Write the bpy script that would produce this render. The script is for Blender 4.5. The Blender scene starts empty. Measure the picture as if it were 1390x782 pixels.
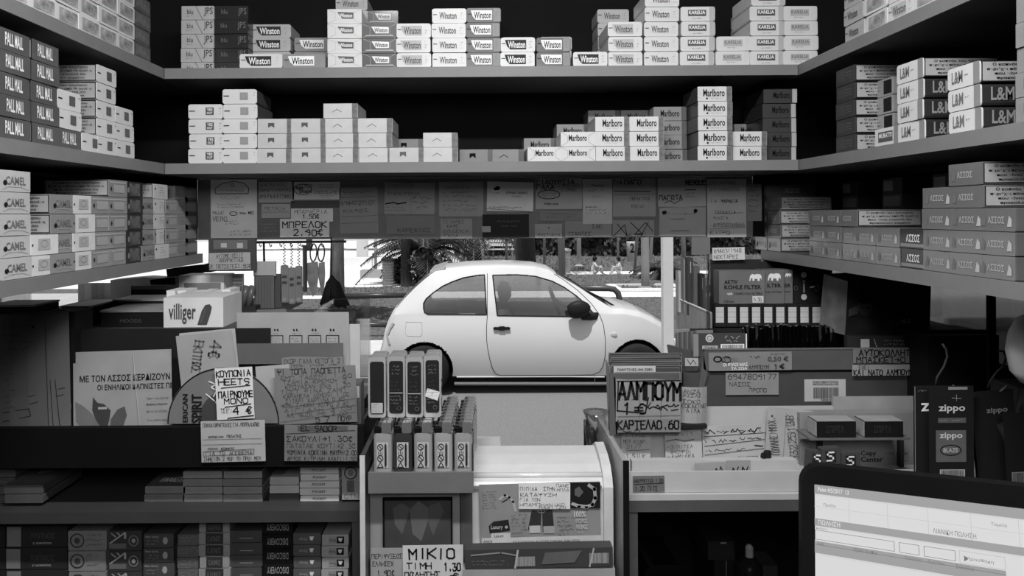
import bpy, bmesh, math, random
from mathutils import Vector, Matrix, noise
random.seed(7)
SC = bpy.context.scene
COL = SC.collection
# ---------------------------------------------------------------- camera
F = 1040.0; PX, PY = 650.0, 291.0; HC = 2.12; ROLL = math.radians(0.35)
cam_d = bpy.data.cameras.new('camera'); cam = bpy.data.objects.new('camera', cam_d); COL.objects.link(cam)
cam_d.sensor_width = 36; cam_d.lens = 36*F/1390; cam_d.clip_start = 0.02; cam_d.clip_end = 500
cam_d.shift_x = (695-PX)/1390; cam_d.shift_y = -(391-PY)/1390
cam.matrix_world = Matrix.Translation((0, 0, HC)) @ Matrix.Rotation(ROLL, 4, 'Y') @ Matrix.Rotation(math.pi/2, 4, 'X')
SC.camera = cam
# ---------------------------------------------------------------- world, sun, exposure
SC.view_settings.view_transform = 'Standard'; SC.view_settings.look = 'None'; SC.view_settings.gamma = 1
SC.view_settings.use_curve_mapping = False; SC.view_settings.exposure = 0.0
world = bpy.data.worlds.new('world'); SC.world = world; world.use_nodes = True
nt = world.node_tree; nt.nodes.clear()
sky = nt.nodes.new('ShaderNodeTexSky'); sky.sky_type = 'NISHITA'; sky.sun_disc = False
sky.sun_elevation = math.radians(66); sky.sun_rotation = math.radians(180); sky.dust_density = 2
bw = nt.nodes.new('ShaderNodeRGBToBW'); bg = nt.nodes.new('ShaderNodeBackground'); wo = nt.nodes.new('ShaderNodeOutputWorld')
nt.links.new(sky.outputs[0], bw.inputs[0]); nt.links.new(bw.outputs[0], bg.inputs[0]); nt.links.new(bg.outputs[0], wo.inputs[0])
bg.inputs[1].default_value = 0.082
sun_d = bpy.data.lights.new('sun', 'SUN'); sun_d.energy = 3.9; sun_d.angle = math.radians(0.6)
sun = bpy.data.objects.new('sun', sun_d); COL.objects.link(sun)
sun.rotation_euler = Vector((0.12, 0.28, -1.0)).to_track_quat('-Z', 'Y').to_euler()
# the kiosk's own ceiling tube, above and in front of the viewer
tube_d = bpy.data.lights.new('ceiling_tube_light', 'AREA'); tube_d.shape = 'RECTANGLE'; tube_d.size = 0.6; tube_d.size_y = 0.05
tube_d.energy = 15
tube_l = bpy.data.objects.new('ceiling_tube_light', tube_d); COL.objects.link(tube_l)
tube_l.location = (0.02, 0.42, HC+0.60); tube_l.rotation_euler = (math.radians(12), 0, 0)

# added fill light, an unseen wide lamp in the rear corner behind the viewer
fill_d = bpy.data.lights.new('rear_fill_light', 'AREA'); fill_d.shape = 'RECTANGLE'; fill_d.size = 0.6; fill_d.size_y = 0.42
fill_d.energy = 8.5
fill_l = bpy.data.objects.new('rear_fill_light', fill_d); COL.objects.link(fill_l)
fill_l.location = (0.02, -0.66, HC+0.46); fill_l.rotation_euler = (math.radians(52), 0, 0)

# ---------------------------------------------------------------- helpers
def at(px, py, Y):
    u = px-PX; v = py-PY; c, s = math.cos(ROLL), math.sin(ROLL)
    return Vector(((u*c - v*s)/F*Y, Y, HC - (u*s + v*c)/F*Y))
_m = {}
def G(tone, rough=.55, metal=0.0, var=.10, scale=40, bump=0.0, coat=0.0, stretch=None, trans=0.0):
    key = (round(tone, 4), rough, metal, var, scale, bump, coat, stretch, trans)
    if key in _m: return _m[key]
    m = bpy.data.materials.new('grey_%03d' % int(tone*1000)); m.use_nodes = True
    n = m.node_tree.nodes; l = m.node_tree.links; b = n['Principled BSDF']
    tc = n.new('ShaderNodeTexCoord'); no = n.new('ShaderNodeTexNoise'); no.inputs['Scale'].default_value = scale
    no.inputs['Detail'].default_value = 4
    src = tc.outputs['Object']
    if stretch:
        mp = n.new('ShaderNodeMapping'); mp.inputs['Scale'].default_value = stretch; l.new(src, mp.inputs[0]); src = mp.outputs[0]
    l.new(src, no.inputs['Vector'])
    mr = n.new('ShaderNodeMapRange'); mr.inputs['From Min'].default_value = .25; mr.inputs['From Max'].default_value = .75
    mr.inputs['To Min'].default_value = max(0, tone*(1-var)); mr.inputs['To Max'].default_value = min(1, tone*(1+var))
    l.new(no.outputs['Fac'], mr.inputs['Value']); l.new(mr.outputs[0], b.inputs['Base Color'])
    b.inputs['Roughness'].default_value = rough; b.inputs['Metallic'].default_value = metal
    b.inputs['Specular IOR Level'].default_value = .35 if tone > .03 else .12
    if coat: b.inputs['Coat Weight'].default_value = coat; b.inputs['Coat Roughness'].default_value = .12
    if trans: b.inputs['Transmission Weight'].default_value = trans
    if bump:
        bp = n.new('ShaderNodeBump'); bp.inputs['Strength'].default_value = bump; bp.inputs['Distance'].default_value = .002
        l.new(no.outputs['Fac'], bp.inputs['Height']); l.new(bp.outputs[0], b.inputs['Normal'])
    _m[key] = m; return m
def glassy(name, tint=.9, spec=.12, rough=.03):
    m = bpy.data.materials.new(name); m.use_nodes = True; n = m.node_tree.nodes; l = m.node_tree.links; n.clear()
    o = n.new('ShaderNodeOutputMaterial'); t = n.new('ShaderNodeBsdfTransparent'); g = n.new('ShaderNodeBsdfGlossy'); mx = n.new('ShaderNodeMixShader')
    no = n.new('ShaderNodeTexNoise'); no.inputs['Scale'].default_value = 12
    fr = n.new('ShaderNodeLayerWeight'); fr.inputs[0].default_value = .25
    ma = n.new('ShaderNodeMath'); ma.operation = 'MULTIPLY_ADD'; ma.inputs[1].default_value = .5; ma.inputs[2].default_value = spec
    mr = n.new('ShaderNodeMapRange'); mr.inputs['To Min'].default_value = tint*.95; mr.inputs['To Max'].default_value = tint
    l.new(no.outputs[0], mr.inputs[0]); l.new(mr.outputs[0], t.inputs[0])
    g.inputs['Roughness'].default_value = rough; g.inputs['Color'].default_value = (.9, .9, .9, 1)
    l.new(fr.outputs['Fresnel'], ma.inputs[0]); l.new(ma.outputs[0], mx.inputs[0]); l.new(t.outputs[0], mx.inputs[1]); l.new(g.outputs[0], mx.inputs[2]); l.new(mx.outputs[0], o.inputs[0])
    return m
def emis(name, val, var=0.0):
    m = bpy.data.materials.new(name); m.use_nodes = True; n = m.node_tree.nodes; b = n['Principled BSDF']
    b.inputs['Base Color'].default_value = (.05, .05, .05, 1); b.inputs['Emission Color'].default_value = (1, 1, 1, 1)
    b.inputs['Emission Strength'].default_value = val; b.inputs['Roughness'].default_value = .25
    return m
INK = G(.012, .6); INKM = G(.06, .6); PALE = G(.75, .5); MIDK = G(.14, .6)
CLEAR = glassy('clear_plastic', .93, .06); CLEAR2 = glassy('clear_film', .97, .02, .1)
BLACK = G(.004, .75); BLACKG = G(.006, .2, coat=.3)

class MB:
    def __init__(s): s.v = []; s.f = []; s.fm = []; s.mats = []
    def mi(s, m):
        if m not in s.mats: s.mats.append(m)
        return s.mats.index(m)
    def poly(s, pts, m):
        k = len(s.v); s.v += [tuple(p) for p in pts]; s.f.append(tuple(range(k, k+len(pts)))); s.fm.append(s.mi(m)); return s
    def mesh(s, vs, fs, m):
        k = len(s.v); s.v += [tuple(p) for p in vs]; i = s.mi(m)
        for f in fs: s.f.append(tuple(k+j for j in f)); s.fm.append(i)
        return s
    def box(s, a, b, m, T=None):
        x0, y0, z0 = a; x1, y1, z1 = b
        vs = [Vector(p) for p in ((x0,y0,z0),(x1,y0,z0),(x1,y1,z0),(x0,y1,z0),(x0,y0,z1),(x1,y0,z1),(x1,y1,z1),(x0,y1,z1))]
        if T: vs = [T @ p for p in vs]
        return s.mesh(vs, [(0,3,2,1),(4,5,6,7),(0,1,5,4),(1,2,6,5),(2,3,7,6),(3,0,4,7)], m)
    def rbox(s, a, b, m, r=.003, T=None, n=3):
        """box with rounded vertical-plane outline (profile in xz, extruded in y)"""
        x0, y0, z0 = a; x1, y1, z1 = b; r = min(r, (x1-x0)/2.01, (z1-z0)/2.01)
        pr = []
        for cx, cz, a0 in ((x1-r, z1-r, 0), (x0+r, z1-r, 90), (x0+r, z0+r, 180), (x1-r, z0+r, 270)):
            for i in range(n):
                t = math.radians(a0 + 90*i/(n-1)); pr.append((cx+r*math.cos(t), cz+r*math.sin(t)))
        return s.prism([Vector((x, y0, z)) for x, z in pr], Vector((0, y1-y0, 0)), m, T)
    def prism(s, ring, off, m, T=None):
        k = len(ring); vs = [Vector(p) for p in ring] + [Vector(p)+off for p in ring]
        if T: vs = [T @ p for p in vs]
        fs = [tuple(range(k))[::1], tuple(range(2*k-1, k-1, -1))] + [((i+1) % k, i, k+i, k+(i+1) % k) for i in range(k)]
        return s.mesh(vs, fs, m)
    def tube(s, p0, p1, r0, m, r1=None, n=8):
        return s.path([p0, p1], [r0, r0 if r1 is None else r1], m, n)
    def path(s, pts, r, m, n=6):
        pts = [Vector(p) for p in pts]
        if not isinstance(r, (list, tuple)): r = [r]*len(pts)
        vs = []; fs = []; k = len(pts)
        for i, p in enumerate(pts):
            d = (pts[min(i+1, k-1)] - pts[max(i-1, 0)])
            if d.length < 1e-9: d = Vector((0, 0, 1))
            d.normalize(); a = d.orthogonal().normalized() if i == 0 else (a - d*a.dot(d)).normalized(); b = d.cross(a)
            for j in range(n):
                t = 2*math.pi*j/n; vs.append(p + a*math.cos(t)*r[i] + b*math.sin(t)*r[i])
        for i in range(k-1):
            for j in range(n): fs.append((i*n+j, i*n+(j+1) % n, (i+1)*n+(j+1) % n, (i+1)*n+j))
        fs.append(tuple(range(n))[::-1]); fs.append(tuple((k-1)*n+j for j in range(n)))
        return s.mesh(vs, fs, m)
    def lathe(s, prof, m, c=(0,0,0), n=16, T=None, caps=True):
        vs = []; fs = []; c = Vector(c); k = len(prof)
        for r, z in prof:
            for j in range(n):
                t = 2*math.pi*j/n; vs.append(c+Vector((r*math.cos(t), r*math.sin(t), z)))
        if T: vs = [T @ p for p in vs]
        for i in range(k-1):
            for j in range(n): fs.append((i*n+j, i*n+(j+1) % n, (i+1)*n+(j+1) % n, (i+1)*n+j))
        if caps: fs.append(tuple(range(n))[::-1]); fs.append(tuple((k-1)*n+j for j in range(n)))
        return s.mesh(vs, fs, m)
    def build(s, name, parent=None, origin=None, smooth=False):
        me = bpy.data.meshes.new(name)
        if origin is None:
            if s.v:
                xs, ys, zs = zip(*s.v); origin = ((min(xs)+max(xs))/2, (min(ys)+max(ys))/2, min(zs))
            else: origin = (0, 0, 0)
        O = Vector(origin)
        me.from_pydata([tuple(Vector(v)-O) for v in s.v], [], s.f)
        for m in s.mats: me.materials.append(m)
        me.polygons.foreach_set('material_index', s.fm)
        if smooth: me.polygons.foreach_set('use_smooth', [True]*len(s.f))
        me.update()
        o = bpy.data.objects.new(name, me); COL.objects.link(o)
        if parent: o.parent = parent; o.location = O - Vector(WL.get(parent.name, (0,0,0)))
        else: o.location = O
        WL[o.name] = tuple(O)
        return o
WL = {}
SEEN = {}
def tag(o, label, cat, group=None, kind=None):
    n = len(label.split())
    if not 4 <= n <= 16: print('LABEL LEN', n, label)
    if label in SEEN: print('LABEL DUP', label)
    SEEN[label] = 1
    o['label'] = label; o['category'] = cat
    if group: o['group'] = group
    if kind: o['kind'] = kind
    return o
def struct(o): o['kind'] = 'structure'; return o
def empty(name, loc, rz=0):
    o = bpy.data.objects.new(name, None); COL.objects.link(o); o.location = loc; o.rotation_euler = (0, 0, rz); o.empty_display_size = .05
    WL[o.name] = tuple(loc); return o
def copy_tree(o, loc, rot=None, parent=None):
    c = o.copy(); COL.objects.link(c); c.location = loc
    if rot is not None: c.rotation_euler = rot
    c.parent = parent
    for ch in o.children: copy_tree(ch, ch.location.copy(), None, c)
    return c
# ---- printed text (flat glyph meshes) and hand lettering
_t = {}
def glyphs(s, bold=0.0):
    k = (s, bold)
    if k in _t: return _t[k]
    c = bpy.data.curves.new('t', 'FONT'); c.body = s; c.resolution_u = 2; c.offset = bold
    o = bpy.data.objects.new('t', c); COL.objects.link(o); bpy.context.view_layer.update()
    m = o.to_mesh(); vs = [(v.co.x, v.co.y) for v in m.vertices]; fs = [tuple(p.vertices) for p in m.polygons]
    o.to_mesh_clear(); bpy.data.objects.remove(o); bpy.data.curves.remove(c)
    if vs:
        x0 = min(v[0] for v in vs); x1 = max(v[0] for v in vs); y0 = min(v[1] for v in vs); y1 = max(v[1] for v in vs)
        vs = [((x-x0)/(x1-x0+1e-9), (y-y0)/(y1-y0+1e-9)) for x, y in vs]
    _t[k] = (vs, fs); return _t[k]
ST = {}
for line in '''A 002640 1232|B 0006364433 03 3342413000|Γ 000646|Δ 00264000|E 40000646 0333|Z 06460040|H 0006 4046 0343|Θ 100105163645413010 1333|I 2026|K 0006 460340|Λ 002640
M 0006234640|N 00064046|Ξ 0646 1333 0040|O 100105163645413010|Π 00064640|P 000636443303|Σ 4606230040|T 2026 0646|Y 062346 2320|Φ 2026 130415354433 13|X 0046 0640
Ψ 2026 060413334446|Ω 001011031626453331 3040|S 45361605041333423010 01|C 4536160501103041|D 00062645412000|F 000646 0333|L 060040|R 0006364433 03 2340|U 060110304146
V 062046|W 0610234046|G 45361605011030414323|J 464130100 1|Q 100105163645413010 2240|0 100105163645413010|1 152620|2 0516364544000040|3 0636234341301001|4 3036 360242|5 460604344341301001|6 361501103041433403|7 064610
8 1304163644331304 130110304133|9 430415364541301 0|€ 4536261412203041 0434 0232|- 0333|→ 0343 254321|. 2021|, 211 0|: 2122 2425|/ 0046|+ 0343 2125|= 0242 0444|! 2622 2120|" 1615 3635|# 0646'''.replace('\n', '|').split('|'):
    k, r = line.split(' ', 1)
    ST[k] = [[(int(seg[i]), int(seg[i+1])) for i in range(0, len(seg)-1, 2)] for seg in r.split()]
GMAP = {'Α':'A','Β':'B','Ε':'E','Ζ':'Z','Η':'H','Ι':'I','Κ':'K','Μ':'M','Ν':'N','Ο':'O','Ρ':'P','Τ':'T','Υ':'Y','Χ':'X'}
def ribbon(mb, fn, pts, w, m):
    """pts in the 2-D ink plane, fn maps to 3-D"""
    for (x0, y0), (x1, y1) in zip(pts, pts[1:]):
        dx, dy = x1-x0, y1-y0; L = math.hypot(dx, dy) or 1e-9; ux, uy = dx/L*w/2, dy/L*w/2
        a = (x0-ux-uy, y0-uy+ux); b = (x0-ux+uy, y0-uy-ux); c = (x1+ux+uy, y1+uy-ux); d = (x1+ux-uy, y1+uy+ux)
        mb.poly([fn(*p) for p in (a, d, c, b)], m)
def inks(mb, fn, items, rnd=None):
    """items: (kind, ..., x0,y0,x1,y1, material or None, extra) in a plane with y downwards; fn(x,y)->3-D"""
    rnd = rnd or random
    mark = None
    for idx, it in enumerate(list(items)+[('end',)]):
        if mark is not None and mark[1] > 0 and len(mb.v) > mark[0]:      # each print layer lies a hair above the one before
            o_ = Vector(fn(*mark[2])); nn = (Vector(fn(mark[2][0]+.01, mark[2][1]))-o_).cross(Vector(fn(mark[2][0], mark[2][1]+.01))-o_)
            if nn.length > 0:
                nn = nn.normalized()*(-.00005*mark[1])
                for q in range(mark[0], len(mb.v)): mb.v[q] = tuple(Vector(mb.v[q])+nn)
        k = it[0]
        fl = [a_ for a_ in it[1:] if isinstance(a_, (int, float))][:2]
        if len(fl) < 2 and k in ('poly', 'l'): fl = list(it[1][0])
        mark = (len(mb.v), idx, fl if len(fl) == 2 else (0, 0))
        if k in ('p', 'P', 'h', 'H'):
            s, x0, y0, x1, y1 = it[1:6]; m = it[6] if len(it) > 6 else INK
            if k in 'pP':
                vs, fs = glyphs(s, .02 if k == 'P' else 0.0)
                mb.mesh([fn(x0+(x1-x0)*x, y1-(y1-y0)*y) for x, y in vs], fs, m)
            else:
                n = len(s); cw = (x1-x0)/(n-.25); w = (y1-y0)*(.17 if k == 'H' else .10)
                for i, ch in enumerate(s):
                    for st in ST.get(GMAP.get(ch, ch), []):
                        pts = []
                        ox, oy = rnd.uniform(-.06, .06)*cw, rnd.uniform(-.06, .06)*(y1-y0)
                        for gx, gy in st:
                            pts.append((x0+cw*(i+.75*gx/4)+ox+rnd.uniform(-.03, .03)*cw, y1-(y1-y0)*gy/6+oy))
                        ribbon(mb, fn, pts, w, m)
        elif k == 'r':
            x0, y0, x1, y1, m = it[1:6]; mb.poly([fn(x0, y1), fn(x1, y1), fn(x1, y0), fn(x0, y0)], m)
        elif k == 'poly':
            mb.poly([fn(*p) for p in it[1]], it[2])
        elif k == 'l':
            ribbon(mb, fn, it[1], it[2], it[3] if len(it) > 3 else INK)
        elif k == 'c':     # ring or disc
            cx, cy, rx, ry, w, m = it[1:7]
            pts = [(cx+rx*math.cos(t*math.pi/8), cy+ry*math.sin(t*math.pi/8)) for t in range(17)]
            if w: ribbon(mb, fn, pts, w, m)
            else: mb.poly([fn(*p) for p in pts[:-1][::-1]], m)
        elif k == '~':     # scrawl
            x0, y0, x1, y1 = it[1:5]; m = it[5] if len(it) > 5 else INK; x = x0; pts = []
            st = (y1-y0)*.45
            while x < x1:
                pts.append((x, rnd.uniform(y0, y1))); x += st*rnd.uniform(.5, 1.3)
                if rnd.random() < .16: 
                    if len(pts) > 1: ribbon(mb, fn, pts, (y1-y0)*.16, m)
                    pts = []; x += st
            if len(pts) > 1: ribbon(mb, fn, pts, (y1-y0)*.16, m)
        elif k == '=':     # n lines of small print
            x0, y0, x1, y1, n = it[1:6]; m = it[6] if len(it) > 6 else INKM
            for i in range(n):
                ya = y0+(y1-y0)*(i+.2)/n; yb = y0+(y1-y0)*(i+.75)/n
                inks(mb, fn, [('~', x0, ya, x0+(x1-x0)*rnd.uniform(.75, 1), yb, m)], rnd)
        elif k == 'bars':
            x0, y0, x1, y1 = it[1:5]; x = x0
            while x < x1:
                w = rnd.choice((.6, .9, 1.5))*(x1-x0)/55; mb.poly([fn(x, y1), fn(min(x+w, x1), y1), fn(min(x+w, x1), y0), fn(x, y0)], it[5] if len(it) > 5 else INK); x += w+rnd.choice((.6, 1.0))*(x1-x0)/55
def card(name, label, cat, rect, Y, tone=.6, ink=(), rot=0, lean=0, th=.0005, group=None, mat=None, curl=0.0, part='writing', yaw=0, ragged=0, parent=None, r=0, tape=None):
    """a flat sheet (or, with th large, a box) whose front face covers the pixel rect at depth Y; ink is given in the same pixels"""
    x0, y0, x1, y1 = rect; cx, cy = (x0+x1)/2, (y0+y1)/2; C = at(cx, cy, Y); k = Y/F
    cr, sr = math.cos(math.radians(rot)), math.sin(math.radians(rot)); ln = math.radians(lean); yw = math.radians(yaw)
    hb = (y1-y0)/2*k
    U0 = Vector((math.cos(yw), math.sin(yw), 0)); N = Vector((-math.sin(yw), math.cos(yw), 0))
    def fn0(x, y, d=0.0):
        a = (x-cx)*k; b = (cy-y)*k; aa = a*cr - b*sr; bb = a*sr + b*cr
        h = bb+hb    # height over the foot
        cu = curl*((x-cx)/max(1, x1-cx))**2
        return C + U0*aa + N*(d + (h)*math.sin(ln) + cu) + Vector((0, 0, 1))*(-hb + h*math.cos(ln) + d*0)
    mb = MB(); m = mat or G(tone, .6, var=.10, scale=25)
    n = 5 if (curl or ragged) else 1
    top = [(x0+(x1-x0)*i/n, y0+(random.uniform(-ragged, ragged) if 0 < i < n else 0)) for i in range(n+1)]
    bot = [(x0+(x1-x0)*i/n, y1+(random.uniform(-ragged, ragged) if 0 < i < n else 0)) for i in range(n+1)]
    vs = [fn0(*p) for p in top]+[fn0(*p) for p in bot]+[fn0(*p, th) for p in top]+[fn0(*p, th) for p in bot]
    q = n+1; fs = []
    for i in range(n):
        fs += [(q+i, q+i+1, i+1, i), (2*q+i, 2*q+i+1, 3*q+i+1, 3*q+i), (i, i+1, 2*q+i+1, 2*q+i), (q+i+1, q+i, 3*q+i, 3*q+i+1)]
    fs += [(0, 2*q, 3*q, q), (n, q+n, 3*q+n, 2*q+n)]
    mb.mesh(vs, fs, m)
    o = mb.build(name, parent, origin=fn0(cx, y1, th/2))
    if label: tag(o, label, cat, group)
    e = -.0005 if th < .002 else -.0007
    if ink:
        ib = MB(); inks(ib, lambda x, y: fn0(x, y, e), ink); ib.build(part, o, origin=fn0(cx, cy, e))
    if tape:
        for (a, b, c, d) in tape:
            tb = MB(); tb.poly([fn0(a, d, e*1.6), fn0(c, d, e*1.6), fn0(c, b, e*1.6), fn0(a, b, e*1.6)], CLEAR2); tb.build('tape', o)
    return o
# ---------------------------------------------------------------- structure
SH = G(.17, .45, var=.05, scale=14, stretch=(3, 3, 3)); SHD = G(.22, .5, var=.06, scale=10)
WALL = G(.006, .8, var=.3, scale=6)
XL, XR = -.50, .51; YF, YB = 1.22, 1.385
Z1, Z2, Z3 = HC+.2354, HC+.0838, HC-.068      # tops of the three shelf levels
TH = .016
def structbox(name, a, b, m, parent=None):
    o = MB().box(a, b, m).build(name, parent); 
    if not parent: struct(o)
    return o
# room shell
structbox('floor', (-.95, -.9, .60), (.95, 1.385, .62), G(.05, .7))
structbox('ceiling', (-.95, -.9, HC+.70), (.95, 1.42, HC+.74), G(.45, .6))
structbox('wall_back', (-.95, -.92, .6), (.95, -.9, HC+.7), G(.10, .7))
structbox('wall_left', (-.82, -.9, HC-.072), (-.80, 1.42, HC+.7), WALL)
structbox('wall_right', (.80, -.9, HC-.072), (.82, 1.42, HC+.7), WALL)
structbox('wall_left', (-.82, -.9, .6), (-.80, 1.42, HC-.24), WALL)
structbox('wall_right', (.80, -.9, .6), (.82, 1.42, HC-.24), WALL)
structbox('wall_left', (-.82, -.9, HC-.24), (-.80, .88, HC-.072), WALL)
structbox('wall_right', (.80, -.9, HC-.24), (.82, .80, HC-.072), WALL)
structbox('wall_front', (-.82, 1.392, HC+.067), (.82, 1.42, HC+.7), WALL)
structbox('wall_front', (-.82, 1.392, .6), (.82, 1.42, HC-.44), WALL)
# shelves: three boards at each of two levels, two at the lowest
def shelf(name, label, a, b):
    o = empty(name, ((a[0]+b[0])/2, (a[1]+b[1])/2, a[2])); tag(o, label, 'shelf')
    MB().box(a, b, G(.07, .6, var=.08)).build('board', o)
    return o
def strip(o, a, b):
    MB().box(a, b, SH).build('edge_strip', o)
for z, nm in ((Z1, 'top'), (Z2, 'middle')):
    o = shelf('front_shelf', f'grey front shelf board, {nm} level above the window', (XL, YF+.002, z-TH), (XR, YB+.004, z)); strip(o, (XL+.001, YF, z-TH-.0004), (XR-.001, YF+.0019, z+.0002))
for z, nm in ((Z1, 'top'), (Z2, 'middle'), (Z3, 'lowest')):
    o = shelf('side_shelf', f'grey side shelf board on the left wall, {nm} level', (-.80, .25, z-TH), (XL-.003, YB+.003, z)); strip(o, (XL-.0029, .25, z-TH-.0004), (XL-.0005, YB+.003, z+.0002))
    o = shelf('side_shelf', f'grey side shelf board on the right wall, {nm} level', (XR+.003, .25, z-TH), (.80, YB+.003, z)); strip(o, (XR+.0005, .25, z-TH-.0004), (XR+.0029, YB+.003, z+.0002))
# notice board over the hatch
p0 = at(268, 240, 1.386); p1 = at(1022, 324, 1.386)
structbox('window_1', (p0.x, 1.387, HC-.0435), (p1.x, 1.391, HC+.066), G(.16, .5, var=.15))
structbox('wall_front', (-.82, 1.388, HC-.0435), (p0.x-.002, 1.392, HC+.067), WALL); structbox('wall_front', (p1.x+.002, 1.388, HC-.0435), (.82, 1.392, HC+.067), WALL)
# fluorescent tube
o = empty('ceiling_lamp', (.02, .42, HC+.62)); tag(o, 'white fluorescent tube lamp fixed under the kiosk ceiling', 'lamp')
MB().box((-.30, .39, HC+.655), (.34, .45, HC+.699), G(.7)).build('housing', o)
MB().tube((-.28, .42, HC+.635), (.32, .42, HC+.635), .013, emis('tube_glow', 4), n=12).build('tube', o)

o = empty('ceiling_lamp', (.02, -.70, HC+.48)); tag(o, 'added wide white fill lamp in the ceiling corner behind the viewer', 'lamp')
T2 = Matrix.Translation((.02, -.66, HC+.46)) @ Matrix.Rotation(math.radians(52), 4, 'X')
MB().box((-.32, -.23, .02), (.32, .23, .05), G(.7), T2).build('housing', o); MB().box((-.30, -.21, .012), (.30, .21, .019), emis('fill_glow', 1.6), T2).build('diffuser', o)  # fixture made up to carry the added fill light

# ---------------------------------------------------------------- cigarette packs
PW, PH, PL = .0555, .0238, .088
def warn_txt(m=INK):
    return [('P', 'Ο καπνός του τσιγάρου', 12, 3.2, 76, 7.0, m), ('P', 'περιέχει πάνω από 70 ουσίες', 6, 8.0, 82, 11.6, m), ('P', 'που είναι γνωστό ότι', 14, 12.6, 74, 16.2, m), ('P', 'προκαλούν καρκίνο', 16, 17.2, 72, 20.6, m)]
WB = G(.30, .5); WH = G(.58, .4, var=.04, coat=.15); LG = G(.38, .5); MG = G(.22, .5); DG = G(.07, .45, coat=.2); DK = G(.025, .35, coat=.4); BR = G(.13, .5, var=.35, scale=120)
def winston(badge, txt, w=55.5):
    s = w/55.5
    def d():
        it = [('r', 2*s, 9.6, 8*s, 10.8, INK)]
        if badge: it.append(('poly', [(7*s, 4.2), (41*s, 4.2), (41*s, 19.5), (15*s, 19.5), (10*s, 14)][::-1], badge))
        it += [('P', 'Winston', 12*s, 6.2, 39.5*s, 17.5, txt), ('=', 46*s, 5, 51*s, 19, 3, MIDK)]
        return it
    return d
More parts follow.
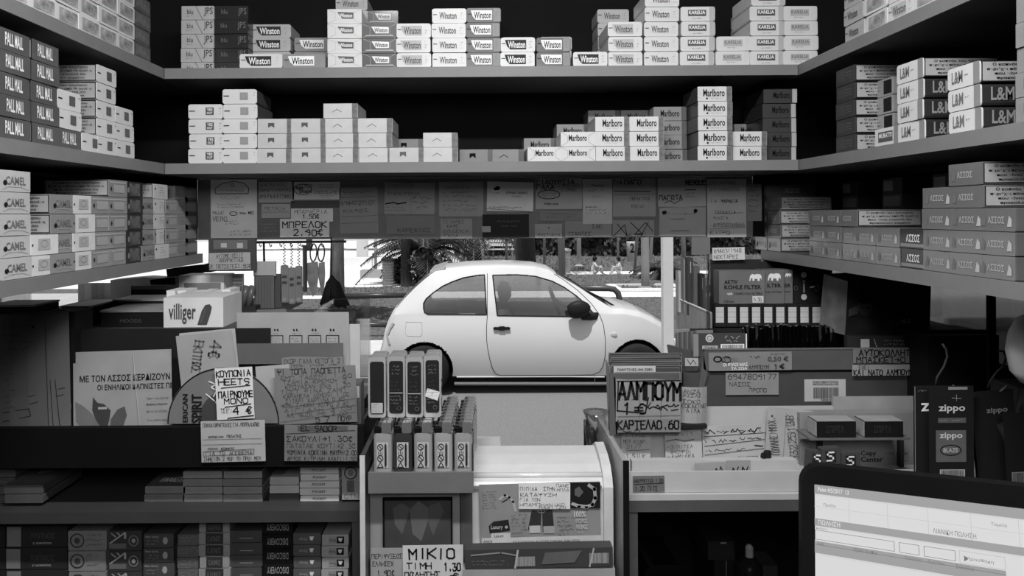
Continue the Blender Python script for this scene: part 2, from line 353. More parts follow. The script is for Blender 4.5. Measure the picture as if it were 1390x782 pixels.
KIND = {
 # name: (look, front, side, rounded, design fn, side design, W)
 'win_light': ('white grey-badged pack', WH, WH, 1, winston(G(.40), INKM), None),
 'win_plain': ('all-white pack', WH, WH, 1, winston(None, INKM), None),
 'win_dark': ('white dark-badged pack', WH, WH, 1, winston(G(.03), PALE), None),
 'win_black': ('dark white-badged pack', DG, DG, 1, lambda: [('r', 43, 1.5, 54, 22, MG)]+winston(PALE, INK)(), None),
 'win_shaded': ('shade-toned white pack', LG, LG, 1, winston(None, INKM), None),  # darker copy of the all-white pack, rear-row shade put into its colour
 'win_wide': ('wide white dark-badged pack', WH, LG, 1, winston(G(.03), PALE, 69), None, .069),
 'win_wide_shaded': ('wide shade-toned dark-badged pack', LG, LG, 1, winston(G(.03), PALE, 69), None, .069),  # wide white pack again, greyed to paint in the shade at the back
 'win_wide_white': ('wide grey white-badged pack', MG, LG, 1, winston(PALE, INK, 69), None, .069),
 'win_foil': ('foil-wrapped white pack', WH, WH, 0, lambda: [('l', [(1, 1), (13, 6), (13, 18), (1, 23)], .5, LG), ('l', [(54, 1), (43, 6), (43, 18), (54, 23)], .5, LG), ('poly', [(16, 5), (42, 6), (42, 16), (24, 16)][::-1], DG), ('P', 'Winston', 20, 7.5, 40, 14, PALE)], None),
 'win_foil_dark': ('foil-wrapped dark pack', DG, DG, 0, lambda: [('l', [(1, 1), (13, 6), (13, 18), (1, 23)], .6, LG), ('l', [(54, 1), (45, 6), (45, 18), (54, 23)], .6, LG), ('poly', [(15, 5), (43, 6), (43, 16), (22, 16)][::-1], PALE), ('P', 'Winston', 20, 7, 41, 14.5, INK), ('r', 6, 18.5, 50, 20.5, LG)], None),
 'jps': ('pale diagonal-striped pack', G(.40), MG, 0, lambda: [('l', [(24, 0), (36, 23.5)], .8, INKM), ('p', 'JPS', 38, 3, 53, 18), ('p', 'blu', 10, 6, 20, 14), ('=', 8, 16, 22, 20, 1)], None),
 'jps_dark': ('black diagonal-striped pack', DK, DK, 0, lambda: [('p', 'JPS', 38, 4, 52, 18, MIDK), ('p', 'blu', 10, 6, 20, 14, MIDK)], None),
 'karelia': ('white dark-labelled pack', WH, WH, 1, lambda: [('r', 12, 5.5, 41, 15.5, DG), ('P', 'KARELIA', 13.5, 7, 39.5, 12.5, PALE), ('=', 18, 18, 36, 21, 1), ('r', 46, 1, 54.5, 23, LG)], None),
 'karelia_pale': ('white pale-labelled pack', WH, WH, 1, lambda: [('r', 12, 5.5, 42, 16, LG), ('P', 'KARELIA', 13.5, 7, 40.5, 12.5, MIDK), ('=', 18, 17, 36, 20, 1), ('r', 46, 1, 54.5, 23, G(.55))], None),
 'marlboro': ('white tall-lettered pack', WH, LG, 0, lambda: [('P', 'Marlboro', 12, 4.5, 43.5, 16.5, INK), ('r', 46.5, .6, 54.8, 23.2, BR), ('=', 18, 18, 36, 20, 1)], None),
 'marlboro_dot': ('white tall-lettered dotted pack', WH, DG, 0, lambda: [('P', 'Marlboro', 9, 4.5, 43.5, 16.5, INK), ('r', 46.5, .6, 54.8, 23.2, BR), ('c', 15, 19.5, 1.6, 1.6, 0, INK), ('=', 19, 18.3, 40, 20.6, 1)], None),
 'marlboro_foil': ('foil-wrapped tall-lettered pack', WH, WH, 0, lambda: [('l', [(1, 1), (11, 7), (11, 17), (1, 23)], .5, MG), ('l', [(54, 1), (45, 7), (45, 17), (54, 23)], .5, MG), ('P', 'Marlboro', 13, 5, 42, 15, INK)], None),
 'marlboro_shaded': ('shade-toned tall-lettered pack', MG, MG, 0, lambda: [('P', 'Marlboro', 12, 6, 43.5, 17, INK), ('r', 47, .6, 54.8, 23.2, DG)], None),  # darker copy of the white lettered pack, shade of the recess painted in
 'marlboro_black': ('black tall-lettered pack', G(.035), DK, 0, lambda: [('P', 'Marlboro', 16, 5, 43.5, 16, BLACK), ('r', 47, .6, 54.8, 23.2, LG)], None),
 'dash_dark': ('white dark-square pack', WH, WH, 1, lambda: [('r', 2, 10.5, 11, 12, INK), ('r', 28, 5.5, 41, 17.5, DG), ('P', 'YES', 30, 7, 39, 11, PALE), ('P', 'OUT', 30, 12.5, 39, 16, PALE), ('=', 50, 4, 53, 19, 3)], None),
 'dash_grey': ('white grey-square pack', WH, DG, 1, lambda: [('r', 2, 10.5, 11, 12, INK), ('r', 28, 5.5, 41, 17.5, G(.25)), ('=', 30, 8, 39, 15, 2, LG), ('=', 50, 4, 53, 19, 3)], None),
 'flag': ('white pennant-marked pack', G(.46), LG, 0, lambda: [('poly', [(17, 7), (27, 7), (27, 15), (22, 11.5), (17, 15)][::-1], DG), ('r', 47, .6, 54.8, 23.2, BR)], None),
 'chevron': ('white chevron-marked pack', G(.50), LG, 0, lambda: [('l', [(15, 14), (22, 9.5), (29, 14)], .9, MIDK), ('r', 46, .6, 54.8, 23.2, BR)], None),
 'flag_shaded': ('shade-toned pennant-marked pack', G(.20), MG, 0, lambda: [('poly', [(17, 7), (27, 7), (27, 15), (22, 11.5), (17, 15)][::-1], BLACK), ('r', 47, .6, 54.8, 23.2, DG)], None),  # pennant pack with the shade of its recess put into the tones
 'chevron_shaded': ('shade-toned chevron-marked pack', G(.22), MG, 0, lambda: [('l', [(15, 14), (22, 9.5), (29, 14)], .9, BLACK), ('r', 46, .6, 54.8, 23.2, DG)], None),  # chevron pack with the shade of its recess put into the tones
 'pallmall': ('grey tall-capitals pack', G(.07, coat=.3), DK, 0, lambda: [('P', 'PALL', 10, 4, 25, 18, PALE), ('P', 'MALL', 27, 4, 42, 18, PALE)], 'w'),
 'dash_side': ('white small-square pack', WH, WH, 1, lambda: [('r', 2, 10.5, 11, 12, INK), ('r', 27, 5.5, 41, 17.5, DG), ('c', 50, 6, 1, 1, 0, INKM)], 'w'),
 'picture': ('glossy picture-fronted pack', WH, LG, 1, lambda: [('r', 8, 4, 50, 20, G(.3, var=.6, scale=90)), ('c', 30, 12, 9, 5, 0, G(.22, var=.6, scale=120)), ('=', 10, 5, 30, 9, 1, PALE)], None),
 'camel': ('white arched-capitals pack', G(.45, .3, coat=.5), G(.4), 0, lambda: [('P', 'CAMEL', 11, 7, 46, 16, MIDK), ('c', 10, 14, 3.4, 2.8, 0, INK), ('l', [(5, 21), (16, 18), (38, 18), (51, 21)], .6, LG)], 'w'),
 'camel_dark': ('greyish arched-capitals pack', G(.24, .3, coat=.5), G(.3), 0, lambda: [('P', 'CAMEL', 11, 7, 46, 16, MIDK), ('c', 10, 14, 3.4, 2.8, 0, INK), ('l', [(5, 21), (16, 18), (38, 18), (51, 21)], .6, LG)], 'w'),
 'camel_small': ('white small-emblem pack', G(.65, .3, coat=.5), G(.5), 0, lambda: [('r', 14, 5, 38, 18, LG), ('c', 26, 11, 7, 4, .8, MG), ('c', 3, 12, 1.4, 1.4, 0, INK)], 'w'),
 'smooth_grey': ('plain grey wrapped pack', G(.26, .25, coat=.6), G(.2), 0, lambda: [('r', 2, 3, 50, 5, LG), ('c', 7, 13, 2, 3, 0, INK), ('r', 14, 7, 46, 18, G(.33))], 'w'),
 'smoky': ('black marbled pack', DK, DK, 0, lambda: [('r', 12, 3, 46, 21, G(.10, var=.9, scale=70)), ('c', 9, 13, 3, 4, 0, MG)], 'w'),
 'striped_white': ('white ruled pack', WH, LG, 0, lambda: [('c', 7, 8, 2, 2, 0, INK), ('=', 22, 4, 44, 20, 4)], 'w'),
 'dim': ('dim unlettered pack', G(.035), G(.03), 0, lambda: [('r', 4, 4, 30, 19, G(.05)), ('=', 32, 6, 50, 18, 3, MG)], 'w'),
 'lm': ('white initialled pack', WH, DK, 1, lambda: [('P', 'L&M', 8, 5, 27, 18, MIDK), ('=', 30, 9, 40, 13, 1), ('r', 45, .5, 54.8, 23.2, MG)], 'lm'),
 'lm_top': ('white initialled warning-sided pack', WH, DK, 1, lambda: [('P', 'L&M', 8, 5, 27, 18, MIDK), ('=', 30, 9, 40, 13, 1), ('r', 45, .5, 54.8, 23.2, MG)], 'w'),
 'muratti': ('white boxed-name pack', WH, DG, 0, lambda: [('r', 9, 5, 43, 18, DG), ('P', 'MURATTI', 11, 7, 41, 13, PALE), ('r', 46, .5, 54.8, 23.2, MG)], None),
 'small_square': ('slim dark-squared pack', G(.30), MG, 0, lambda: [('r', 33, 3, 53, 21, INK), ('=', 5, 6, 28, 18, 2)], None),
 'assos': ('glossy grey ace pack', G(.13, .3, coat=.5), G(.10, .3, coat=.4), 0, lambda: [('P', 'ΑΣΣΟΣ', 15, 9, 40, 16, LG), ('poly', [(5, 18), (8, 7), (12, 12), (11, 19)][::-1], MIDK), ('poly', [(44, 19), (47, 8), (51, 12), (51, 19)][::-1], G(.4))], 'assos'),
 'assos_warn': ('grey warning-sided ace pack', G(.13, .3, coat=.5), G(.22), 0, lambda: [('P', 'ΑΣΣΟΣ', 15, 9, 40, 16, LG), ('poly', [(5, 18), (8, 7), (12, 12), (11, 19)][::-1], MIDK)], 'w'),
 'assos_dark': ('dark ace pack', DK, DK, 0, lambda: [('P', 'ΑΣΣΟΣ', 14, 7, 42, 16, PALE), ('r', 2, 18, 53, 22, MG)], 'w'),
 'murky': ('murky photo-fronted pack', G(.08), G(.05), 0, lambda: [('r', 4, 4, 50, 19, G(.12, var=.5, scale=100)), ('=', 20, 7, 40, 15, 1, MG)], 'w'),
}
PROTO = {}
BULK = []
def place_pack(kd, loc, rz, label, group):
    k = KIND[kd]; sgn = -1 if rz > .5 else (1 if rz < -.5 else 0); kind = (kd, sgn); W = k[6] if len(k) > 6 else PW
    if kind not in PROTO:
        mb = MB(); r = .0032 if k[3] else .0008
        mb.rbox((-W/2+.0003, 0, .0002), (W/2-.0003, .0015, PH-.0005), k[1], r)
        mb.rbox((-W/2+.0004, .0015, .0002), (W/2-.0004, PL, PH-.0006), k[2], r)
        o = mb.build('cigarette_pack', None, origin=(0, 0, 0))
        ib = MB(); inks(ib, lambda a, b: Vector((-W/2+a/1000, -.0004, PH-b/1000)), k[4]()); ib.build('printed_label', o, origin=(0, 0, 0))
        if k[5] and sgn:
            wb = MB()
            for sx in (sgn,):
                f = (lambda a, b, e=0: Vector((sx*(W/2+.0003+e), PL-.0002-a/1000 if sx < 0 else .0002+a/1000, PH-b/1000)))
                if k[5] == 'w':
                    inks(wb, f, [('r', 1, 1.2, 87, 22.6, INK)]); g = lambda a, b: f(a, b, .0003); inks(wb, g, [('r', 2, 2.2, 86, 21.6, WB)]); g = lambda a, b: f(a, b, .0006); inks(wb, g, warn_txt())
                elif k[5] == 'lm':
                    inks(wb, f, [('P', 'L&M', 10, 4, 34, 18, MG), ('r', 74, 3, 84, 20, MG)])
                elif k[5] == 'assos':
                    inks(wb, f, [('P', 'ΑΣΣΟΣ', 32, 8, 58, 16, LG)])
            wb.build('side_label', o, origin=(0, 0, 0))
        PROTO[kind] = o; o.location = loc; o.rotation_euler = (0, 0, rz)
    else:
        o = copy_tree(PROTO[kind], loc, (0, 0, rz))
    return tag(o, label, 'cigarette pack', group)
LV = ['bottom pack', 'second up', 'third up', 'fourth up', 'fifth up', 'sixth up']
ORD = 'first second third fourth fifth sixth seventh eighth ninth tenth eleventh twelfth thirteenth fourteenth fifteenth sixteenth seventeenth eighteenth'.split()
cnt = {}
def fstack(level, row, px, n, kind, rec=0.0, vis=None, jit=.0012):
    """front shelf stack: px = left edge of the bottom pack in the photograph"""
    z = {'top': Z1, 'middle': Z2}[level]; Y = YF+.006+rec
    W = KIND[kind][6] if len(KIND[kind]) > 6 else PW
    if vis is None: vis = 1 if row == 'rear' else 9
    py = 80 if level == 'top' else 210
    x = at(px, py, Y).x+W/2
    i = cnt[(level, row)] = cnt.get((level, row), -1)+1
    for j in range(n):
        lv = LV[j] if j < n-1 or n == 1 else 'topmost'
        if n == 1: lv = 'single'
        if j < n-vis:
            BULK.append((kind, Matrix.Translation((x+random.uniform(-jit, jit), Y+random.uniform(0, .003), z+.0003+j*PH)))); continue
        place_pack(kind, (x+random.uniform(-jit, jit), Y+random.uniform(0, .003), z+.0003+j*PH), random.uniform(-.012, .012),
                   f'{KIND[kind][0]}, {lv}, {ORD[i]} {row} stack from left, {level} shelf', f'cigarette packs on the {level} front shelf')
T = 'top'
for a in ((246, 5, 'jps', .065, 5), (292, 5, 'jps_dark', .065, 5), (340, 4, 'win_wide_shaded', .095, 3), (399, 3, 'win_wide_white', .095, 2), (455, 6, 'win_shaded', .1), (498, 5, 'win_foil_dark', .1),
          (540, 4, 'win_shaded', .1), (588, 5, 'win_shaded', .1), (635, 5, 'win_black', .1), (681, 3, 'win_shaded', .1), (733, 3, 'win_shaded', .1), (812, 5, 'win_shaded', .1, 2)):
    fstack(T, 'rear', *a)
for a in ((324, 1, 'win_wide'), (383.5, 1, 'win_wide_white'), (445, 4, 'win_foil'), (491.5, 3, 'win_foil_dark'), (538, 3, 'win_light'), (586, 4, 'win_plain'), (633, 4, 'win_black'), (680, 2, 'win_dark'),
          (729, 2, 'win_black'), (777, 1, 'win_dark'), (826, 3, 'win_light'), (875, 5, 'win_plain'), (924, 4, 'karelia'), (972, 2, 'karelia_pale'), (1019, 5, 'karelia'), (1064, 4, 'karelia_pale')):
    fstack(T, 'front', a[0], a[1], a[2])
fstack(T, 'rear', 1010, 5, 'win_shaded', .1)
Mi = 'middle'
for a in ((530, 2, 'flag_shaded', .1), (623, 1, 'flag_shaded', .04), (667, 1, 'chevron_shaded', .04), (712, 2, 'marlboro_shaded', .1), (756, 3, 'marlboro_shaded', .1), (799, 4, 'marlboro_shaded', .1), (844, 4, 'marlboro_shaded', .1),
          (888, 4, 'marlboro_shaded', .06, 4), (939, 4, 'marlboro_shaded', .1), (998, 3, 'marlboro_shaded', .11), (1036, 5, 'marlboro_black', .03, 5)):
    fstack(Mi, 'rear', *a)
for a in ((256, 4, 'dash_dark'), (302, 5, 'dash_grey'), (348.5, 3, 'flag'), (394.5, 3, 'flag'), (440, 4, 'chevron'), (486, 3, 'chevron'), (527.5, 1, 'flag'), (574, 2, 'chevron'), (716.5, 1, 'marlboro_foil'),
          (762, 2, 'marlboro_foil'), (808, 3, 'marlboro'), (854.5, 3, 'marlboro')):
    fstack(Mi, 'front', a[0], a[1], a[2])
fstack(Mi, 'front', 948, 5, 'marlboro_dot', 0)
fstack(Mi, 'front', 995.5, 2, 'marlboro', .012)
def sstack(side, level, row, px, kinds, xoff=0.0, jit=.001, bulk=(251.5, 238)):
    """side shelf stack: px = the edge of its end face nearer the viewer; kinds from bottom to top"""
    z = {'top': Z1, 'middle': Z2, 'lowest': Z3}[level]
    X = (XL-.006-xoff) if side == 'left' else (XR+.006+xoff)
    Y = abs(X*F/(px-PX)) + PW/2
    key = (side, level, row); i = cnt[key] = cnt.get(key, -1)+1
    n = len(kinds)
    for j, kd in enumerate(kinds):
        if row == 'rear' or px in bulk:
            BULK.append((kd, Matrix.Translation((X, Y, z+.0003+j*PH)) @ Matrix.Rotation(math.pi/2 if side == 'left' else -math.pi/2, 4, 'Z'))); continue
        lv = 'single' if n == 1 else ('topmost' if j == n-1 else LV[j])
        place_pack(kd, (X+random.uniform(-jit, jit), Y+random.uniform(-jit, jit)*.5, z+.0003+j*PH), (math.pi/2 if side == 'left' else -math.pi/2)+random.uniform(-.02, .02),
                   f'{KIND[kd][0]}, {lv}, {ORD[i]} {row} stack, {side} {level} shelf', f'cigarette packs on the {side} side {level} shelf')
# left lowest shelf
L3 = [(0, ['camel']*5+['camel']), (41.5, ['camel_small', 'camel_small']), (68, ['camel_dark']*3+['camel_dark']), (98, ['camel_small']*4), (123, ['smooth_grey']*4), (147, ['smooth_grey']*5), (170.5, ['smoky']*5),
      (191, ['camel_dark']*4), (209, ['striped_white']*5), (224, ['smooth_grey']*4), (238, ['smooth_grey']*5), (251.5, ['murky']*5)]
for px, k in L3[0:1]: sstack('left', 'lowest', 'front', px, k[:5])
for px, k in L3[1:]: sstack('left', 'lowest', 'front', px, k)
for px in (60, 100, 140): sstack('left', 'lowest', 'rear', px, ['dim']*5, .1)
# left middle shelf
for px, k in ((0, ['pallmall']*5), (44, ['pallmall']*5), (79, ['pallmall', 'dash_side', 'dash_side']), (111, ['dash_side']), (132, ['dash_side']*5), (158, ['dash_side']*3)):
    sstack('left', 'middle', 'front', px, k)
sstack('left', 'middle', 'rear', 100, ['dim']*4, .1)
# left top shelf
for px, k in ((0, ['picture']*5), (41, ['picture']*5), (78, ['picture']*4), (108, ['picture']*4), (135, ['picture']*4), (160, ['picture']*4), (184, ['murky']*4)):
    sstack('left', 'top', 'front', px, k)
# right top shelf
for px, k in ((1175, ['win_shaded']*4), (1206, ['picture']*4), (1241, ['win_light']*4), (1281, ['picture']*4), (1330, ['picture']*4)):
    sstack('right', 'top', 'front', px, k)
# right middle shelf
for px, k in ((1161, ['dim']*5), (1255, ['lm', 'lm', 'lm', 'lm_top']), (1333, ['lm', 'lm', 'lm_top']), (1440, ['marlboro_shaded']*6)):
    sstack('right', 'middle', 'front', px, k)
sstack('right', 'middle', 'front', 1219, ['muratti'], .004)
sstack('right', 'middle', 'front', 1213.5, ['small_square']*4, .032)
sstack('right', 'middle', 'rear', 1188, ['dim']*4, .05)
# right lowest shelf
for px, k in ((1379, ['assos']*3), (1335, ['assos']*3+['assos_warn']*2), (1293, ['assos']*4), (1257, ['assos_dark']*2), (1221, ['assos']*2), (1189, ['assos', 'assos']), (1164, ['assos', 'assos', 'assos_warn']),
              (1142, ['assos']*3), (1120, ['assos']*3), (1059, ['assos_warn']*4), (1041, ['assos']*5)):
    sstack('right', 'lowest', 'front', px, k)
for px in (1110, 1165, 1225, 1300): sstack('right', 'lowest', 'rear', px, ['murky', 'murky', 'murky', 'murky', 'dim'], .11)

# packs standing behind the front rows, of which only slivers show
for side, words_ in ((0, 'dim cigarette packs half hidden behind the front rows above the window'), (-1, 'dim cigarette packs half hidden at the back of the left side shelves'), (1, 'dim cigarette packs half hidden at the back of the right side shelves')):
    bb = MB()
    for kd, Mx in BULK:
        t = Mx.translation; sd = 0 if abs(Mx[0][0]) > .5 else (-1 if t.x < 0 else 1)
        if sd != side: continue
        k = KIND[kd]; W = k[6] if len(k) > 6 else PW
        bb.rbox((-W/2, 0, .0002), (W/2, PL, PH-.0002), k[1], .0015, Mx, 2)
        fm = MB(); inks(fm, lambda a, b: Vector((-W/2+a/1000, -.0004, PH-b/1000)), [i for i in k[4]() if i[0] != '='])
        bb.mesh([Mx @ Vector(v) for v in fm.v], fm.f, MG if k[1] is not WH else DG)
    tag(bb.build('background_packs'), words_, 'cigarette packs', kind='stuff')
# ---------------------------------------------------------------- outdoors
def gp(px, py, zg=0.0):
    d = (px-PX)*math.sin(ROLL) + (py-PY)*math.cos(ROLL)
    return at(px, py, (HC-zg)*F/d)
def ground(name, x0, y0, x1, y1, z, m, label=None):
    return struct(MB().box((x0, y0, z-.12), (x1, y1, z), m).build(name))
ASPH = G(.19, .85, var=.22, scale=60, bump=.6); CONC = G(.78, .8, var=.06, scale=3); GRASS = G(.12, .9, var=.45, scale=8, bump=.8); KERB = G(.55, .8, var=.1)
ground('ground', -60, -3, 60, 11.0, 0.0, ASPH)
ground('ground', -60, 11.0, 60, 12.25, .12, G(.62, .8, var=.12, scale=5))
ground('ground', -60, 12.25, 60, 120, .10, CONC)
for n_, (x0, y0, x1, y1) in enumerate(((-30, 12.3, 30, 18.3), (-30, 19.3, -1.5, 21.2), (-1.8, 20.1, 30, 25.2), (-.8, 26.8, 30, 46))):
    ground('ground', x0, y0, x1, y1, .125, GRASS)
# kerb stones, single blocks
for i in range(14):
    x = -5.2+i*.8
    struct(MB().rbox((x+.006, 10.88, -.01), (x+.794, 11.02, .135), KERB, .02).build('kerbstone'))
# grass blades
gb = MB(); gm = G(.20, .9, var=.3, scale=2); gm2 = G(.28, .9, var=.3, scale=2)
rg = random.Random(3)
for (x0, y0, x1, y1, n, h) in ((-5, 12.4, 7, 18.2, 5200, .035), (-6, 19.4, -1.6, 21.1, 900, .05), (-1.7, 20.2, 9, 25.1, 3000, .05), (-.7, 26.9, 14, 44, 3500, .10)):
    for i in range(n):
        x, y = rg.uniform(x0, x1), rg.uniform(y0, y1); a = rg.uniform(0, 6.28); w = h*.45; hh = h*rg.uniform(.5, 1.3)
        dx, dy = math.cos(a)*w, math.sin(a)*w
        gb.poly([(x-dx, y-dy, .12), (x+dx, y+dy, .12), (x+dx*.3+rg.uniform(-.03, .03), y+dy*.3, .12+hh)], gm if rg.random() < .7 else gm2)
tag(gb.build('grass'), 'tufts of lawn grass covering the park strips beyond the road', 'grass', kind='stuff')

# ---------------------------------------------------------------- the parked car
CY = 9.0; CK = 9.25/F
def cx_(px): return (px-PX)*CK
def cz_(py, px=700): return HC - ((py-PY)+(px-PX)*math.sin(ROLL))*CK
def crop(p): return (cx_(p[0]/3.159+480), cz_(p[1]/3.159+340, p[0]/3.159+480))
TOPP = [crop(p) for p in ((99, 455), (103, 430), (118, 385), (128, 335), (145, 290), (160, 262), (175, 243), (215, 195), (260, 150), (300, 115), (330, 92), (345, 80), (390, 70), (500, 59), (620, 55), (700, 57), (780, 62), (840, 76), (870, 93), (950, 138), (1040, 196), (1100, 232), (1150, 235), (1220, 250), (1290, 283), (1340, 315), (1375, 350), (1392, 390), (1398, 440))]
X0, X1 = TOPP[0][0], TOPP[-1][0]
def interp(tab, x):
    if x <= tab[0][0]: return tab[0][1]
    for (a, b), (c, d) in zip(tab, tab[1:]):
        if x <= c: return b+(d-b)*(x-a)/(c-a+1e-9)
    return tab[-1][1]
ZB = .19; BELT = cz_(425)
def plan(x):     # half width at the shoulder
    L = X1-X0; t = (x-X0)/L
    w = .80
    if t < .17: w = .80-.24*(1-t/.17)**2.2
    if t > .72: w = .80-.36*((t-.72)/.28)**2.0
    return w
def zs_(x): return min(BELT, interp(TOPP, x)-.09)
def ze_(x): return max(zs_(x)+.01, interp(TOPP, x)-.045)
def zb_(x):
    t = (x-X0)/(X1-X0); z = ZB+.02
    if t < .12: z += .14*(1-t/.12)
    if t > .92: z += .10*((t-.92)/.08)
    return z
def side_y(x, z):
    zs, ze, zb = zs_(x), ze_(x), zb_(x); W = plan(x)
    if z <= zs:
        t = max(0, min(1, (z-zb)/(zs-zb))); return W*(.93+.11*math.sin(math.pi*(.12+.72*t))-.04*t*t)
    top = W*(.93+.11*math.sin(math.pi*.84)-.04)
    t = (z-zs)/(ze-zs+1e-9); h = ze-zs
    return top - min(.28, h*.48+.03)*(t**1.25)
QW = [crop(p) for p in ((302, 245), (301, 222), (312, 203), (340, 180), (380, 153), (420, 135), (470, 118), (530, 108), (560, 106), (567, 266), (320, 265), (306, 258))]
DW = [crop(p) for p in ((595, 107), (700, 105), (780, 112), (850, 132), (900, 157), (950, 192), (990, 228), (1015, 260), (1012, 275), (612, 271))]
def inside(p, poly):
    x, y = p; c = False; j = len(poly)-1
    for i in range(len(poly)):
        a, b = poly[i], poly[j]
        if (a[1] > y) != (b[1] > y) and x < (b[0]-a[0])*(y-a[1])/(b[1]-a[1])+a[0]: c = not c
        j = i
    return c
def nearest(p, poly):
    best = None
    for a, b in zip(poly, poly[1:]+poly[:1]):
        ax, ay = a; dx, dy = b[0]-ax, b[1]-ay; t = max(0, min(1, ((p[0]-ax)*dx+(p[1]-ay)*dy)/(dx*dx+dy*dy+1e-12)))
        q = (ax+dx*t, ay+dy*t); d = math.hypot(q[0]-p[0], q[1]-p[1])
        if best is None or d < best[0]: best = (d, q)
    return best
WC = [(cx_(577), .29), (cx_(859), .29)]; AR = .335
arcs = [[(cx+AR*math.cos(t*math.pi/24), cz+AR*math.sin(t*math.pi/24)) for t in range(48)] for cx, cz in WC]
PAINT = G(.70, .22, var=.01, scale=3, coat=.6); CARD = G(.02, .5); TINT = glassy('car_glass', .74, .20)
NS, N1, N2, N3 = 300, 44, 26, 10
def build_car():
    root = empty('car', ((X0+X1)/2, CY+.82, 0)); tag(root, 'small white two-door hatchback parked side-on outside the window', 'car')
    body = MB(); gl = {'quarter': MB(), 'door': MB(), 'wind': MB(), 'rear': MB()}
    sxs = [X0+(X1-X0)*(.5-.5*math.cos(math.pi*i/NS))*.5+(X1-X0)*(i/NS)*.5 for i in range(NS+1)]
    for sgn in (-1, 1):
        V = []; P = []
        for x in sxs:
            zb, zs, ze, zt = zb_(x), zs_(x), ze_(x), interp(TOPP, x); row = []; pr = []
            for j in range(N1+N2+N3+1):
                if j <= N1: z = zb+(zs-zb)*j/N1
                elif j <= N1+N2: z = zs+(ze-zs)*(j-N1)/N2
                if j <= N1+N2:
                    X, Z = x, z
                    for pl in (QW, DW, arcs[0], arcs[1]):
                        d, q = nearest((X, Z), pl) if abs(X-(pl[0][0]+pl[len(pl)//2][0])/2) < 1.2 else (9, None)
                        if d < .0075: X, Z = q; break
                    y = side_y(X, Z)
                else:
                    t = (j-N1-N2)/N3; w = side_y(x, ze); y = w*math.cos(t*math.pi/2); X = x; Z = ze+(zt-ze)*math.sin(t*math.pi/2)
                row.append((X, CY+.82+sgn*y, Z)); pr.append((X, Z))
            V.append(row); P.append(pr)
        M_ = N1+N2+N3+1; bodyf = []; gf = {k: [] for k in gl}
        for i in range(NS):
            for j in range(M_-1):
                cxm = sum(P[a][b][0] for a, b in ((i, j), (i+1, j), (i, j+1), (i+1, j+1)))/4; czm = sum(P[a][b][1] for a, b in ((i, j), (i+1, j), (i, j+1), (i+1, j+1)))/4
                f = (i*M_+j, (i+1)*M_+j, (i+1)*M_+j+1, i*M_+j+1)
                if sgn > 0: f = f[::-1]
                if j < N1+N2:
                    if any(math.hypot(cxm-a, czm-b) < AR for a, b in WC): continue
                    if inside((cxm, czm), QW): gf['quarter'].append(f); continue
                    if inside((cxm, czm), DW): gf['door'].append(f); continue
                if j >= N1+N2+2 or (j >= N1+N2-1 and False):
                    if crop((860, 0))[0]+.03 < cxm < crop((1085, 0))[0]: gf['wind'].append(f); continue
                    if crop((180, 0))[0] < cxm < crop((322, 0))[0]: gf['rear'].append(f); continue
                bodyf.append(f)
        flat = [p for r in V for p in r]
        body.mesh(flat, bodyf, PAINT)
        for k in gl: gl[k].mesh(flat, gf[k], TINT)
    def clean(o):
        bm = bmesh.new(); bm.from_mesh(o.data); bmesh.ops.remove_doubles(bm, verts=bm.verts, dist=.0004)
        bmesh.ops.delete(bm, geom=[v for v in bm.verts if not v.link_faces], context='VERTS'); bm.to_mesh(o.data); bm.free()
    # end caps and floor pan
    for x in (X0, X1):
        ring = [(x, CY+.82-side_y(x, z), z) for z in [zb_(x)+(ze_(x)-zb_(x))*i/10 for i in range(11)]]
        ring += [(x, 2*(CY+.82)-p[1], p[2]) for p in ring[::-1]]
        body.poly(ring if x == X0 else ring[::-1], PAINT)
    b = body.build('body', root, smooth=True); clean(b)
    for k, nm in (('wind', 'windscreen'), ('rear', 'rear_window')): clean(gl[k].build(nm, root, smooth=True))
    for k, nm in (('quarter', 'side_window'), ('door', 'side_window')):
        # one pane a side
        for sgn in (0, 1):
            m2 = MB(); nf = len(gl[k].f)//2; m2.v = gl[k].v; m2.f = gl[k].f[sgn*nf:(sgn+1)*nf]; m2.fm = gl[k].fm[sgn*nf:(sgn+1)*nf]; m2.mats = gl[k].mats
            o = m2.build(nm, root, origin=(X0+1.5, CY+.82, 1.2), smooth=True); clean(o)
    # window gaskets, door seam, fuel flap as thin dark lines lying on the skin
    def on(pts, r, m, nm, lift=.001, closed=False):
        q = [(x, CY+.82-side_y(x, z)-lift, z) for x, z in (pts+pts[:1] if closed else pts)]
        return MB().path(q, r, m, 5).build(nm, root)
    def dens(pts, closed=False):
        out = []; src = pts+pts[:1] if closed else pts
        for a, b_ in zip(src, src[1:]):
            n = max(1, int(math.hypot(b_[0]-a[0], b_[1]-a[1])/.03))
            out += [(a[0]+(b_[0]-a[0])*i/n, a[1]+(b_[1]-a[1])*i/n) for i in range(n)]
        return out+[src[-1]]
    on(dens(QW, True), .008, CARD, 'window_gasket'); on(dens(DW, True), .008, CARD, 'window_gasket')
    seam = [crop(p) for p in ((572, 100), (570, 270), (566, 320), (566, 370), (571, 410), (580, 455), (590, 490), (605, 515), (625, 521), (900, 520), (1010, 518), (1038, 505), (1052, 480), (1060, 440), (1062, 370), (1056, 310), (1042, 268), (1010, 222), (960, 172), (905, 130), (860, 102))]
    on(dens(seam), .004, CARD, 'door_seam')
    on(dens([crop(p) for p in ((1020, 518), (1018, 548))]), .003, G(.2), 'panel_seam')
    on(dens([crop(p) for p in ((228, 298), (225, 345), (235, 355), (290, 355), (297, 345), (296, 298))], True), .002, G(.35), 'fuel_flap')
    on(dens([crop(p) for p in ((440, 527), (900, 525), (1060, 527))]), .010, PAINT, 'sill_trim', lift=-.004)
